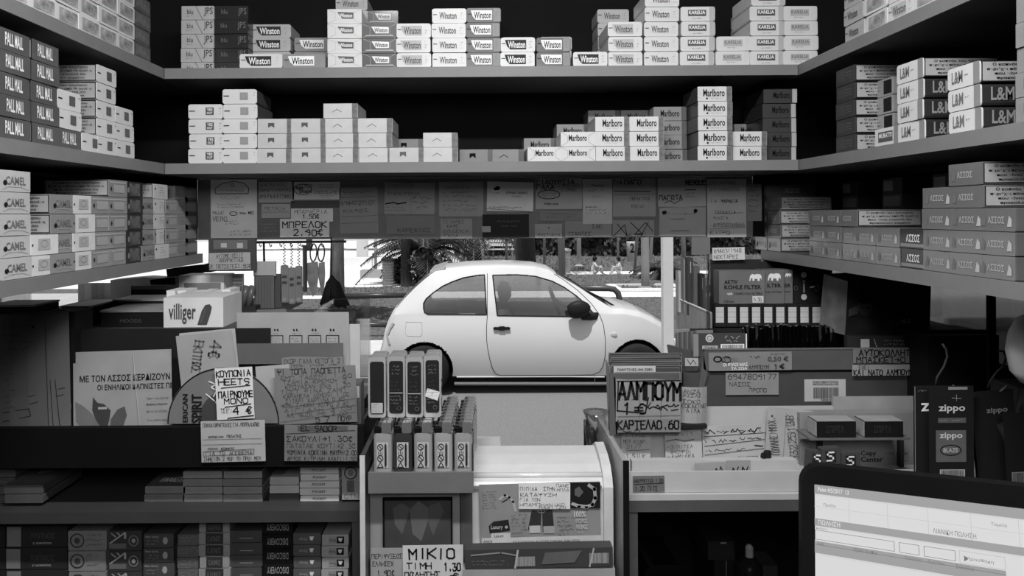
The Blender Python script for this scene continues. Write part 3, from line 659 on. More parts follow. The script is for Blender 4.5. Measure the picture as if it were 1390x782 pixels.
    on(dens([crop(p) for p in ((430, 556), (1075, 556))]), .022, G(.16), 'sill_trim', lift=-.016)
    hb = MB(); hx, hz = crop((628, 321)); hy = CY+.82-side_y(hx, hz)
    hb.rbox((hx-.095, hy-.028, hz-.018), (hx+.105, hy-.004, hz+.014), CARD, .016); hb.rbox((hx-.03, hy-.032, hz-.026), (hx+.045, hy-.002, hz+.022), CARD, .012); hb.build('door_handle', root)
    mx, mz = crop((950, 240)); my = CY+.82-side_y(mx, mz)
    mm = MB(); mm.lathe([(.01, -.135), (.07, -.125), (.10, -.06), (.105, .0), (.09, .07), (.05, .12), (.01, .14)], CARD, n=14, T=Matrix.Translation((mx, my-.13, mz)) @ Matrix.Scale(.62, 4, (0, 1, 0)) @ Matrix.Rotation(math.radians(78), 4, 'Y'))
    mm.path([(mx+.05, my-.10, mz-.08), (mx+.2, my-.02, mz-.10), (mx+.26, my+.03, mz-.06)], [.05, .05, .03], CARD, 8); mm.build('wing_mirror', root, smooth=True)
    lx, lz = crop((1098, 349)); MB().lathe([(.03, -.006), (.03, .006), (.015, .012)], G(.6, .2), n=12, T=Matrix.Translation((lx, CY+.82-side_y(lx, lz), lz)) @ Matrix.Rotation(math.pi/2, 4, 'X') @ Matrix.Scale(1.35, 4, (1, 0, 0))).build('side_marker_light', root)
    on(dens([crop(p) for p in ((160, 395), (150, 360), (162, 330), (178, 306))]), .03, G(.45, .2), 'tail_light', lift=-.018)
    wp = [crop(p) for p in ((1000, 176), (1060, 212), (1120, 242))]
    MB().path([(wp[0][0], CY+.35, wp[0][1]+.0), (wp[1][0], CY+.30, wp[1][1]+.02), (wp[2][0], CY+.32, wp[2][1]+.0)], .012, CARD).build('wiper', root)
    sp = [crop(p) for p in ((328, 88), (390, 66))]
    sb = MB(); sb.prism([(sp[0][0]-.01, CY+.34, sp[0][1]-.035), (sp[1][0], CY+.34, sp[1][1]-.04), (sp[1][0], CY+.34, sp[1][1]-.004), (sp[0][0]-.01, CY+.34, sp[0][1]+.0)], Vector((0, .96, 0)), PAINT); sb.build('spoiler', root)
    # wheels
    for cx, cz in WC:
        for yy, s_ in ((CY+.035, -1), (CY+1.605, 1)):
            T = Matrix.Translation((cx, yy, cz)) @ Matrix.Rotation(math.pi/2, 4, 'X')
            w = MB().lathe([(.19, -.085), (.27, -.09), (.288, -.06), (.29, 0), (.288, .06), (.27, .09), (.19, .085)], G(.02, .8), n=40, T=T, caps=False).build('wheel', root, smooth=True)
            rm = MB(); rm.lathe([(.192, -.075*s_), (.185, -.03*s_), (.05, -.045*s_), (.04, -.06*s_)] if 0 else [(.192, .07*-s_), (.18, .03*-s_), (.05, .05*-s_), (.03, .06*-s_)], G(.30, .4, metal=.3), n=24, T=T)
            for q in range(7):
                aa = q*2*math.pi/7; d_ = Vector((math.cos(aa), 0, math.sin(aa))); rm.tube(Vector((cx, yy+.045*s_, cz))+d_*.05, Vector((cx, yy+.055*s_, cz))+d_*.175, .02, G(.45, .4, metal=.3), n=6)
            rm.build('rim', w)
    for cx, cz in WC:
        for s_ in (CY+.06, CY+1.28):
            T = Matrix.Translation((cx, s_+.15, cz)) @ Matrix.Rotation(math.pi/2, 4, 'X')
            n = 24; vs = []; ar = MB()
            for z in (-.15, .15):
                for j in range(n): t = 2*math.pi*j/n; vs.append(T @ Vector((AR*1.01*math.cos(t), AR*1.01*math.sin(t), z)))
            back = list(range(n)) if s_ < CY+.5 else list(range(n, 2*n))
            ar.mesh(vs, [(j, (j+1) % n, n+(j+1) % n, n+j) for j in range(n) if vs[j].z > .2]+[tuple(back)], CARD)
            ar.build('wheel_arch_liner', root)
    MB().box((X0+.15, CY+.12, .2), (X1-.15, CY+1.52, .24), CARD).build('floor_pan', root)
    it = MB(); it.box((crop((330, 0))[0], CY+.18, .24), (crop((1080, 0))[0], CY+1.46, .26), CARD)
    it.box((crop((1010, 0))[0], CY+.2, .6), (crop((1100, 0))[0], CY+1.44, BELT-.03), CARD); it.box((crop((300, 0))[0], CY+.2, .6), (crop((420, 0))[0], CY+1.44, BELT+.01), CARD)
    it.build('dashboard', root)
    for sx in (640, 380):
        for yy in (CY+.28, CY+.92):
            a = crop((sx-20, 300)); b_ = crop((sx+2, 190)); st = MB()
            st.path([(a[0], yy+.22, .4), (a[0]+.05, yy+.22, .75), (b_[0], yy+.22, BELT+.03)], [.18, .20, .12], G(.05), 10)
            if sx == 640: st.path([(b_[0]-.01, yy+.22, BELT+.06), (b_[0]+.02, yy+.22, BELT+.20), (b_[0]+.04, yy+.22, BELT+.30)], [.03, .085, .06], G(.05), 10)
            st.build('car_seat', root, smooth=True)
    sw = MB(); c0 = crop((868, 215)); pts = [(c0[0]+.06*math.sin(t*math.pi/10)*-1, CY+.55+.18*math.cos(t*math.pi/10), c0[1]-.03+.17*math.sin(t*math.pi/10)) for t in range(21)]
    sw.path(pts, .018, G(.04)); sw.tube((c0[0], CY+.55, c0[1]-.03), (c0[0]+.28, CY+.55, c0[1]-.15), .03, G(.04)); sw.build('steering_wheel', root)
build_car()

# ---------------------------------------------------------------- street and park things
def pole(name, label, cat, px, pyb, r, h, tone, zg=.12, px2=None, Y=None, group=None):
    b = at(px, pyb, Y) if Y else gp(px, pyb, zg); x2 = b.x+((px2-px)/F*b.y if px2 is not None else 0)
    o = empty(name, (b.x, b.y, b.z)); tag(o, label, cat, group)
    MB().tube((b.x, b.y, b.z), (x2, b.y, b.z+h), r, G(tone, .5), n=12).build('pole', o, smooth=True)
    MB().lathe([(r*1.9, 0), (r*1.9, .02), (r*1.1, .05)], G(tone*.8, .5), c=(b.x, b.y, b.z), n=12).build('base', o)
    return o
p = at(906, 440, 3.0)
o = empty('awning_post', (p.x, 3.0, 0)); tag(o, 'thick white square post standing in front of the parked car nose', 'post')
MB().rbox((p.x-.0195, 2.98, 0), (p.x+.0195, 3.02, 2.6), G(.95, .3, var=.02), .004).build('post', o); MB().box((p.x-.05, 2.95, 0), (p.x+.05, 3.05, .02), G(.5)).build('base_plate', o)
o = pole('tree_stake_pole', 'thick grey pole rising from a white square tree bed', 'pole', 876, 391, .11, 4.4, .38)
b = gp(876, 391, .12)
for nm, (x0, x1, y0, y1) in (('kerb_slab', (-.95, .95, -.75, -.52)), ('kerb_slab', (-.95, .95, .52, .75)), ('kerb_slab', (-.95, -.72, -.52, .52)), ('kerb_slab', (.72, .95, -.52, .52))):
    MB().box((b.x+x0, b.y+y0, .11), (b.x+x1, b.y+y1, .17), G(.8)).build(nm, o)
pole('street_pole', 'slim white pole left of the seated children', 'pole', 786, 361, .085, 3.6, .62)
pole('street_pole', 'thin grey pole above the car roof beside the dark palm', 'pole', 628, 362, .09, 3.0, .42, px2=625)
pole('street_pole', 'white pole just left of the thick tree trunk', 'pole', 688, 358, .06, 3.0, .6, px2=686)
pole('street_pole', 'leaning pale pole touching the thick tree trunk', 'pole', 703, 360, .07, 3.4, .4, px2=690)
pole('street_pole', 'thin grey post right of the thick tree trunk', 'pole', 739, 362, .05, 3.0, .3)
pole('street_pole', 'pair-forming grey stake left of the ribbed white bin', 'pole', 761, 374, .06, 3.6, .36, px2=757)
pole('street_pole', 'pair-forming grey stake nearest the ribbed white bin', 'pole', 765, 376, .06, 3.6, .30, px2=763)
pole('street_pole', 'thin pale pole between the two seated children', 'pole', 839, 355, .05, 4.4, .5)
pole('street_pole', 'leaning pole beside the white numbered bin', 'pole', 861, 373, .05, 3.6, .3, px2=873)
pole('street_pole', 'leaning white pole right of the thick grey pole', 'pole', 883, 360, .06, 4.4, .6, px2=890)
pole('street_pole', 'slim grey pole seen above the wooden display ledge', 'pole', 929, 375, .07, 3.4, .4, px2=925)
pole('street_pole', 'wide white column at the far left of the hatch', 'pole', 492, 350, .28, 4.5, .8)
pole('street_pole', 'thin dark post standing on a low block', 'pole', 510, 372, .05, 1.2, .25)
b = gp(509, 376, .12); tag(MB().rbox((b.x-.45, b.y-.2, .10), (b.x+.45, b.y+.2, .36), G(.4), .03).build('stone_block'), 'low grey block under the thin dark post', 'block')
def bin_(px, pyb, w, h, label, tone, num=None, ribs=9):
    b = gp(px, pyb, .12); k = b.y/F; R = w/2*k; H = h*k
    o = empty('litter_bin', (b.x, b.y, .12)); tag(o, label, 'bin')
    MB().lathe([(R*.9, 0), (R, H*.95), (R, H)], G(tone, .6), c=(b.x, b.y, .12), n=24).build('drum', o, smooth=True)
    if num: 
        m = MB(); inks(m, lambda x, y: Vector((b.x+x*R, b.y-math.sqrt(max(0, R*R-(x*R)**2))-.02, .12+H*y)), [('P', num, -.45, .92, .45, .45, INK)]); m.build('number', o)
    else:
        for i in range(ribs):
            z = .12+H*(i+.6)/ribs; MB().lathe([(R*.97, -.012), (R*1.045, -.012), (R*1.045, .012), (R*.97, .012)], G(tone*.55), c=(b.x, b.y, z), n=20).build('hoop', o)
        MB().lathe([(R*1.25, 0), (R*1.25, .05), (R*.4, .1)], G(.05 if tone < .65 else .5), c=(b.x, b.y, .12+H), n=20).build('rim', o)
    return o
bin_(527, 388, 16, 34, 'ribbed pale litter bin with dark rim by the palm', .45)
bin_(769, 372, 11, 31, 'ribbed white litter bin right of the thick trunk', .66, ribs=8)
bin_(857, 355, 13, 27, 'white drum bin bearing a dark numeral', .66, num='2')
# bent railing tubes
def rail(label, pts, r, tone):
    m = MB().path(pts, r, G(tone, .35, metal=.3), 10); tag(m.build('railing', smooth=True), label, 'railing')
Yr = 14.2
def rp(px, py): return at(px, py, Yr)
rail('bent grey tube railing behind the car bonnet', [rp(770, 391), rp(826, 391.5), rp(834, 393), rp(839, 398), rp(841, 406), gp(841, 437, .1)], .055, .10)
Yr = 14.0
rail('dark horizontal tube railing left of the car tail', [at(466, 402, Yr), at(556, 401, Yr)], .05, .07)
rail('lower dark tube railing left of the car tail', [at(470, 441, 12.6), at(540, 441, 12.6)], .04, .07)
rail('short dark ground tube beside the rear bumper', [at(496, 478, 11.3), at(516, 478, 11.3)], .02, .05)
# trees
BARK = G(.05, .9, var=.4, scale=6, bump=.8, stretch=(4, 4, .8)); LEAF = [G(.04, .7, var=.5, scale=3), G(.09, .7, var=.5, scale=3), G(.16, .7, var=.4, scale=3)]
def leaves(mb, c, R, n, s, rnd, flat=1.0):
    for i in range(n):
        d = Vector((rnd.gauss(0, 1), rnd.gauss(0, 1), rnd.gauss(0, 1)*flat)); d = d.normalized()*R*rnd.uniform(.55, 1.08)
        p = Vector(c)+Vector((d.x, d.y, d.z)); a = Vector((rnd.uniform(-1, 1), rnd.uniform(-1, 1), rnd.uniform(-1, 1))).normalized()*s; b_ = a.cross(Vector((rnd.uniform(-1, 1), rnd.uniform(-1, 1), rnd.uniform(-1, 1)))).normalized()*s*.5
        mb.poly([p-a, p+b_, p+a, p-b_], LEAF[min(2, int(rnd.random()*2.4))])
def tree(px, pyb, r, h, label, tone=None, crown=1.5, seed=1, lean=0):
    rnd = random.Random(seed); b = gp(px, pyb, .12); o = empty('tree', b); tag(o, label, 'tree')
    m = BARK if tone is None else G(tone, .9, var=.3, scale=6, stretch=(4, 4, .8))
    MB().path([b+Vector((0, 0, -.02)), b+Vector((lean*.2, 0, h*.4)), b+Vector((lean*.6, 0, h*.8)), b+Vector((lean, 0, h))], [r*1.25, r, r*.95, r*.7], m, 14).build('trunk', o, smooth=True)
    cm = MB()
    for i in range(7):
        c = b+Vector((lean+rnd.uniform(-1, 1)*crown*.7, rnd.uniform(-1, 1)*crown*.5, h+rnd.uniform(0, 1)*crown*.7)); leaves(cm, c, crown*.6, 260, .10, rnd)
    cm.build('foliage', o)
tree(457, 437, .125, 3.6, 'smooth grey tree trunk behind the hanging black tassel', .22, 1.3, 1, lean=.1)
tree(551, 388, .125, 4.4, 'dark straight tree trunk between litter bin and palm', None, 1.5, 2)
tree(714, 372, .29, 5.0, 'thick black tree trunk behind the middle of the car roof', None, 2.2, 3, lean=-.15)
def palm(px, pyb, h, L, n, label, seed):
    rnd = random.Random(seed); b = gp(px, pyb, .12); o = empty('palm', b); tag(o, label, 'palm')
    MB().path([b, b+Vector((0, 0, h))], [.3, .22], BARK, 12).build('trunk', o, smooth=True)
    for i in range(n):
        a = rnd.uniform(0, 6.283); up = rnd.uniform(.15, 1.1); ll = L*rnd.uniform(.7, 1.1); pts = []
        for k in range(9):
            t = k/8; pts.append(b+Vector((math.cos(a)*ll*t*math.cos(up*(1-t*.6)), math.sin(a)*ll*t*math.cos(up*(1-t*.6)), h+ll*(math.sin(up)*t-.75*t*t))))
        f = MB().path(pts, [.03]*5+[.02]*4, LEAF[1], 4)
        for k in range(1, 9):
            for q in (.0, .33, .66):
                p = pts[k-1].lerp(pts[k], q) if k < 9 else pts[8]; d = (pts[k]-pts[k-1]).normalized(); s = Vector((-math.sin(a), math.cos(a), 0)); w = .45*L/1.8*math.sin(math.pi*min(.97, .12+.85*k/9))
                for sg in (-1, 1):
                    e = p+s*sg*w*.8+d*w*.6+Vector((0, 0, -w*.35)); f.poly([p, p+d*.06, e], LEAF[rnd.choice((0, 0, 1))])
        f.build('frond', o)
palm(578, 384, .9, 2.0, 34, 'bushy dark palm with arching fronds behind the car tail', 5)
palm(644, 361, 1.3, 2.4, 22, 'far palm with long arching fronds above the car roof', 6)
palm(905, 378, .3, 1.2, 24, 'low dark palm shrub behind the white square post', 8)
def shrub(px, pyb, R, label, seed, n=900, s=.09):
    rnd = random.Random(seed); b = gp(px, pyb, .12); o = empty('shrub', b); tag(o, label, 'shrub'); m = MB()
    for i in range(5): leaves(m, b+Vector((rnd.uniform(-.5, .5)*R, rnd.uniform(-.3, .3)*R, R*rnd.uniform(.5, 1))), R*.65, n//5, s, rnd)
    m.build('foliage', o); MB().tube(b, b+Vector((0, 0, R)), .04, BARK).build('stem', o)
shrub(586, 388, .62, 'leafy dark shrub at the foot of the bushy palm', 11)
shrub(540, 384, .45, 'small leafy shrub beside the ribbed pale bin', 12)
# hedge in lengths
rnd = random.Random(21)
HD = [(-12, 26, 36, 'left end of the tall hedge, seen beside the wide white column'), (-1.2, 6, 37, 'tall dark hedge behind the palms'), (4.6, 6, 36, 'tall dark hedge behind the two seated children'), (10.2, 6, 37, 'tall dark hedge right of the leaning poles')]
for x, w, y, lb in HD[1:]:
    o = empty('hedge', (x+w/2, y, .12)); tag(o, lb, 'hedge'); m = MB()
    for i in range(4200):
        p = Vector((rnd.uniform(x, x+w), y+rnd.uniform(-.35, .35), rnd.uniform(.1, 3.6))); p.y -= .5*math.sin(p.x*2.1)*math.sin(p.z*2)
        a = Vector((rnd.uniform(-1, 1), rnd.uniform(-.4, .4), rnd.uniform(-1, 1))).normalized()*.16; b_ = a.cross(Vector((rnd.uniform(-.4, .4), 1, rnd.uniform(-.4, .4)))).normalized()*.09
        m.poly([p-a, p+b_, p+a, p-b_], LEAF[0 if rnd.random() < .7 else 1])
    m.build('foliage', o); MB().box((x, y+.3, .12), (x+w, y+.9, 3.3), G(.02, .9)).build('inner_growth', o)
for x, w, lb in ((-13, 6.5, 'far tree mass left of the wide white column'), (-4.6, 3.0, 'far tree mass behind the ribbed pale bin')):
    rnd = random.Random(int(x*10)); o = empty('tree', (x+w/2, 44, .12)); tag(o, lb, 'tree'); m = MB()
    for i in range(9): leaves(m, (x+rnd.uniform(0, w), 44+rnd.uniform(-1, 1), rnd.uniform(1.9, 4.5)), 1.2, 420, .17, rnd)
    m.build('foliage', o); MB().tube((x+w/2, 44, .1), (x+w/2, 44, 3), .18, BARK).build('trunk', o)
# park benches
def bench(px, py, label, s=1.0, zg=.12):
    b = gp(px, py, zg); o = empty('park_bench', b); tag(o, label, 'bench'); m = G(.75, .6)
    for i in range(3): MB().box((b.x-.8*s, b.y-.2+i*.14, b.z+.42), (b.x+.8*s, b.y-.2+i*.14+.11, b.z+.46), m).build('seat_slat', o)
    for i in range(2): MB().box((b.x-.8*s, b.y+.24, b.z+.58+i*.16), (b.x+.8*s, b.y+.27, b.z+.70+i*.16), m).build('back_slat', o)
    for x in (-.65, .65):
        for y in (-.17, .2): MB().tube((b.x+x*s, b.y+y, b.z), (b.x+x*s, b.y+y, b.z+.42), .03, G(.3)).build('leg', o)
        MB().tube((b.x+x*s, b.y+.2, b.z+.42), (b.x+x*s, b.y+.27, b.z+.88), .025, G(.3)).build('back_post', o)
bench(650, 352, 'white park bench left of the figure behind the car roof')
bench(676, 352, 'white park bench touching the white pole above the car')
# children sitting on the kerb of the paved strip
def person(bx, by, bz, s, face, label, hair=.02, shirt=.7):
    o = empty('person', (bx, by, bz)); tag(o, label, 'person', None)
    def skin(name, verts, edges, radii, m, parent, root=0):
        me = bpy.data.meshes.new(name); O = Vector(verts[0]); me.from_pydata([tuple(Vector(v)-O) for v in verts], edges, []); me.materials.append(m)
        ob = bpy.data.objects.new(name, me); COL.objects.link(ob); ob.parent = parent; ob.location = O-Vector(WL.get(parent.name, (0, 0, 0))); WL[ob.name] = tuple(O)
        ob.modifiers.new('skin', 'SKIN'); ob.modifiers.new('sub', 'SUBSURF').levels = 1; ob.modifiers['sub'].render_levels = 2
        for i, r in enumerate(radii): me.skin_vertices[0].data[i].radius = (r, r); me.skin_vertices[0].data[i].use_root = (i == root)
        return ob
    def W(x, y, z): return (bx+face*x*s, by+y*s, bz+z*s)
    V = [W(0, 0, .12), W(.03, 0, .30), W(.07, 0, .46), W(.09, 0, .55), W(.12, 0, .63), W(.13, 0, .74),      # pelvis, waist, chest, neck, head base, crown
         W(.05, -.17, .49), W(.16, -.2, .34), W(.33, -.12, .37), W(.41, -.1, .38),                            # near arm, hand
         W(.05, .17, .49), W(.16, .2, .34), W(.33, .12, .37), W(.41, .1, .38),
         W(.08, -.1, .11), W(.36, -.13, .36), W(.40, -.13, .07), W(.52, -.14, .04),                          # near leg bent
         W(.08, .1, .11), W(.34, .14, .33), W(.40, .14, .07), W(.52, .14, .04)]
    E = [(0, 1), (1, 2), (2, 3), (3, 4), (4, 5), (2, 6), (6, 7), (7, 8), (8, 9), (2, 10), (10, 11), (11, 12), (12, 13), (0, 14), (14, 15), (15, 16), (16, 17), (0, 18), (18, 19), (19, 20), (20, 21)]
    R = [.12, .105, .11, .045, .075, .085, .045, .035, .026, .028, .045, .035, .026, .028, .075, .055, .038, .03, .075, .055, .038, .03]
    bd = skin('body', V, E, [r*s for r in R], G(.42, .6), o)
    sh = [V[i] for i in (0, 1, 2, 6, 7, 10, 11)]
    skin('shirt', sh, [(0, 1), (1, 2), (2, 3), (3, 4), (2, 5), (5, 6)], [.14*s, .125*s, .13*s, .062*s, .052*s, .062*s, .052*s], G(shirt, .8), o)
    skin('trousers', [V[i] for i in (0, 14, 15, 16, 18, 19, 20)], [(0, 1), (1, 2), (2, 3), (0, 4), (4, 5), (5, 6)], [.125*s, .088*s, .066*s, .05*s, .088*s, .066*s, .05*s], G(.5, .8), o)
    h = MB(); T = Matrix.Translation(W(.105, 0, .71)) @ Matrix.Scale(s, 4)
    h.lathe([(.005, .115), (.06, .10), (.098, .055), (.105, 0), (.095, -.05), (.06, -.09), (.03, -.10)], G(hair, .7), n=14, T=T @ Matrix.Translation((-.025*face, 0, 0))); h.build('hair', o, smooth=True)
    f = MB()
    for sg in (-1, 1): f.lathe([(.002, -.01), (.012, 0), (.002, .01)], INK, n=6, T=T @ Matrix.Translation((.095*face, sg*.035, -.005)))
    f.build('eyes', o)
    MB().lathe([(.018, -.02), (.012, 0), (.002, .025)], G(.42), n=6, T=T @ Matrix.Translation((.108*face, 0, -.03))).build('nose', o)
    MB().box((-.008, -.025, -.072), (.008, .025, -.064), G(.15), T=T @ Matrix.Translation((.092*face, 0, 0))).build('mouth', o)
b = gp(805, 373, .10); person(b.x, b.y, .10, .74, 1, 'child in pale shirt sitting at left, facing the other child')
b = gp(842, 372, .10); person(b.x, b.y, .10, .70, -1, 'child in white shirt sitting at right of the pair, arms forward')
b = gp(664, 352, .12); person(b.x, b.y+.1, .50, .8, -1, 'distant figure in pale clothes sitting by the white benches')
# white kiosk-like tables and building seen far left
b = gp(480, 348, .12)
structbox('ground', (-14, 30.0, .1), (-4.2, 30.4, .45), G(.85))
# far backdrop buildings
o = empty('building', (-16, 60, 0)); tag(o, 'pale low building far beyond the park on the left', 'building'); MB().box((-30, 60, 0), (-2, 66, 7), G(.6)).build('wall', o)
for i in range(6): MB().box((-28+i*4.4, 59.93, 1.2), (-26+i*4.4, 59.99, 3.2), G(.08)).build('window', o)
# ---------------------------------------------------------------- notes taped over the hatch
YN = 1.3845; NG = 'handwritten notes taped on the board above the hatch'
def note(label, rect, tone, ink, Y=YN, rot=0, lean=0, group=NG, th=.0004, **k):
    if group == NG: tone = min(.75, tone*2.1)
    return card('paper_note', label, 'note', rect, Y, tone, ink, rot=rot, lean=lean, th=th, group=group, **k)
H = 'H'; h = 'h'
note('printed order sheet with a car outline, leftmost on the board', (286, 244, 349, 323), .42, [('l', [(293, 263), (292, 256), (302, 249), (318, 246), (332, 249), (338, 256), (337, 263), (293, 263)], .9), ('c', 316, 251, 2, 2, .7, INK), ('=', 297, 257, 334, 262, 1), ('=', 299, 267, 328, 272, 1), ('=', 294, 276, 336, 283, 2), ('h', 'PALLAT', 289, 287, 304, 291), ('h', 'VERO', 289, 294, 308, 300), ('c', 317, 290, 5, 2.5, .8, INK), ('P', 'White', 325, 288, 334, 291), ('P', 'MEZ', 337, 287, 345, 291), ('=', 305, 299, 328, 306, 2), ('=', 312, 312, 346, 321, 2)])
note('note with a mobile number, upper left beside the order sheet', (351, 247, 399, 275), .22, [('h', 'ΚΑΠΝΙΚΑ', 354, 249, 386, 253), ('h', 'ΒΑΣΙΛΑΚΗΣ', 353, 256, 396, 260), ('h', '6974431580', 353, 264, 395, 269)])
note('card with an oval shop emblem and a chocolate note', (397, 247, 462, 271), .34, [('c', 411, 257, 12, 7, .9, INK), ('P', 'Salt', 401, 252, 412, 257), ('P', 'Shark', 406, 257, 424, 262), ('c', 419, 252, 5, 2, .6, INK), ('=', 432, 249, 458, 256, 2), ('h', 'CHOCOLATE', 427, 259, 458, 263), ('=', 436, 264, 456, 270, 2)])
note('dark strip of printed small type under the shop emblem card', (395, 273, 461, 282), .03, [('=', 397, 274, 459, 281, 2, MIDK)])
note('small pale slip with one handwritten line, below the mobile number', (355, 277, 394, 296), .20, [('h', 'ΜΕΤΑΞΑ', 359, 281, 387, 285), ('l', [(357, 288), (392, 288)], .4)])
note('white price note reading half covered words and 1.50', (395, 283, 452, 301), .42, [('h', 'ΜΠΑΡΑΕΡΙΑ', 400, 285, 444, 290), ('H', '1.50€', 411, 291, 433, 297)], Y=YN-.001)
note('white price note reading keyring 2.90 euro', (380, 297, 447, 322), .55, [('H', 'ΜΠΡΕΛΟΚ', 384, 301, 443, 309), ('H', '2.90€', 399, 312, 437, 320)], Y=YN-.002)
note('crumpled dark leaflet left of the keyring price note', (351, 298, 380, 318), .07, [('=', 354, 302, 378, 316, 3, LG)])
note('long grey list with faint rows, right of the keyring price', (461, 254, 513, 317), .13, [('=', 465, 258, 507, 264, 1), ('l', [(463, 268), (510, 267)], .4), ('h', '6944727107', 463, 273, 509, 278), ('h', 'ΚΑΦΕΣ', 466, 284, 500, 288), ('l', [(463, 294), (512, 293)], .3), ('l', [(463, 303), (512, 302)], .3)], rot=1)
note('lined grey sheet with one line struck out in black', (522, 248, 590, 291), .15, [('h', 'ΠΑΓΩΤΑ', 528, 250, 560, 254), ('h', 'ΤΗΛΕΦΩΝΑ', 525, 261, 570, 265), ('l', [(558, 264), (558, 290)], .3), ('l', [(524, 277), (534, 275), (540, 277), (551, 275)], 1.8), ('=', 560, 265, 588, 285, 3), ('=', 524, 280, 556, 288, 2)], rot=-1)
note('faint taped sheet beneath the struck-out lined sheet', (525, 293, 590, 318), .10, [('h', 'ΚΑΡΕΚΛΕΣ', 540, 310, 585, 315)])
note('blank-looking grey sheet in the middle of the board', (596, 247, 656, 294), .16, [('=', 601, 252, 650, 288, 6, G(.10))])
note('small grey list taped below the blank-looking sheet', (598, 297, 641, 324), .15, [('h', 'ΤΣΙΧΛΕΣ', 601, 299, 630, 303), ('h', 'ΚΑΦΕ', 607, 305, 622, 309), ('h', 'ΔΩΔΕΚΑ', 601, 312, 636, 316), ('h', 'ΓΑΛΑ', 603, 318, 622, 322)])
note('white business card with a small dark bird-like emblem', (661, 247, 724, 287), .38, [('poly', [(669, 257), (674, 253), (679, 254), (678, 258), (672, 259)][::-1], INK), ('=', 664, 260, 683, 265, 1), ('P', 'ΚΥΡΙΑΚΟΣ ΜΑΚΡΗΣ', 687, 260, 716, 263), ('p', 'Γραφείο', 695, 265, 707, 268), ('l', [(661, 284), (723, 287)], .5), ('=', 664, 279, 720, 285, 1)], rot=-1.5)
note('black card with faint lettering below the business card', (655, 291, 718, 322), .012, [('p', 'Λαχεία', 674, 299, 706, 302, MIDK), ('p', 'Προπό Τζόκερ', 680, 306, 702, 308, MIDK), ('r', 654, 307, 666, 315, LG)])
note('sheet reading yoghurt milk with a ringed line', (727, 242, 790, 284), .20, [('H', 'ΓΙΑΟΥΡΤΙΑ', 729, 244, 779, 250), ('H', 'ΓΑΛΑ', 729, 251, 752, 257), ('h', 'ΦΡΕΣΚΟ', 763, 250, 786, 254), ('h', '2.ΕΡΜΑΣ', 762, 256, 782, 260), ('c', 745, 264, 15, 6, 1.0, INK), ('=', 733, 261, 757, 267, 2), ('P', 'Wafer shop', 738, 275, 758, 279)])
note('narrow torn slip crossing below the ringed-line sheet', (733, 286, 792, 300), .11, [('=', 742, 288, 785, 297, 2)])
note('small pinned price list at the lower left of the printed form', (726, 304, 763, 323), .17, [('h', 'ΦΥΣΤΙΚΙΑ', 730, 317, 760, 321), ('c', 745, 309, 1, 1, 0, INK)])
note('wide grey slip at the foot of the printed form', (767, 300, 830, 322), .14, [('h', 'ΤΣΑΝΤΕΣ', 771, 315, 802, 320), ('h', 'ΣΑΚ', 804, 305, 817, 310)])
note('tall printed form with a heading and underlined rows', (791, 243, 831, 304), .27, [('P', 'Τσιγάρα', 803, 250, 820, 254), ('=', 793, 256, 825, 262, 1), ('=', 803, 265, 820, 269, 1), ('P', 'Καπνός', 795, 280, 810, 282), ('=', 795, 283, 828, 292, 2)], Y=YN-.001)
note('sheet headed in black capitals about ice', (832, 242, 890, 294), .17, [('H', 'ΓΙΑ', 833, 245, 844, 250), ('H', 'ΠΑΓΟ', 848, 244, 870, 250), ('l', [(833, 259), (858, 260), (883, 260)], 1.0), ('h', 'ΠΟΡΤΑ ΠΙΣΩ', 856, 268, 882, 272), ('h', 'ΚΛΕΙΔΙ', 857, 278, 875, 282), ('l', [(834, 264), (889, 264)], .4)])
note('slip scrawled over with thick black crosses', (832, 299, 888, 321), .15, [('l', [(833, 320), (848, 305), (851, 320), (838, 304)], 1.0), ('l', [(856, 302), (872, 318), (862, 318), (876, 302), (886, 314)], 1.0), ('l', [(880, 302), (870, 320)], 1.0), ('h', 'ΑΚΥΡΟ', 848, 317, 876, 321)])
note('sheet with two black-capital ice cream words, one crossed out', (893, 241, 958, 281), .21, [('H', 'NESCLE', 931, 245, 957, 251), ('l', [(930, 248), (958, 247)], 1.0), ('H', 'ΠΑΓΩΤΑ', 895, 265, 926, 271), ('l', [(902, 275), (909, 272), (915, 276), (925, 271)], .9), ('l', [(930, 258), (944, 258)], 1.2), ('=', 930, 261, 946, 269, 2, INK)], rot=1)
note('sheet with two black drawing pins over a faint script', (895, 281, 958, 321), .19, [('poly', [(898, 288), (901, 286), (905, 287), (904, 291), (900, 292)][::-1], INK), ('poly', [(941, 285), (944, 283), (947, 285), (945, 289), (942, 289)][::-1], INK), ('=', 905, 288, 950, 293, 1), ('l', [(911, 298), (929, 297)], .6), ('l', [(911, 314), (936, 313)], .6)], rot=-1)
note('narrow list with two phone numbers, rightmost on the board', (960, 243, 1013, 322), .25, [('h', '210-3017835', 963, 246, 998, 250), ('h', '6977485056', 963, 255, 1004, 259), ('h', 'ΓΙΑ', 965, 271, 973, 275), ('H', 'ΨΑΡΑΚΙΑ', 979, 271, 1001, 275), ('h', 'ΣΑΝΔΑΛΙΑ', 970, 286, 998, 290), ('l', [(972, 290), (1008, 289)], .5), ('h', 'ΦΛΟΓΑ', 968, 294, 988, 298), ('h', '6955836866', 968, 303, 1010, 308), ('l', [(962, 311), (1012, 309)], .4), ('h', 'ΚΙΤΡΟ', 964, 313, 990, 318)], Y=YN-.001)
note('small phone slip below the rightmost list, reading pineapple juice', (967, 336, 1011, 353), .30, [('h', '6946311948', 969, 338, 1006, 343), ('h', 'ΝΕΚΤΑΡΕΣ', 969, 346, 1002, 351)], Y=1.36, rot=1)
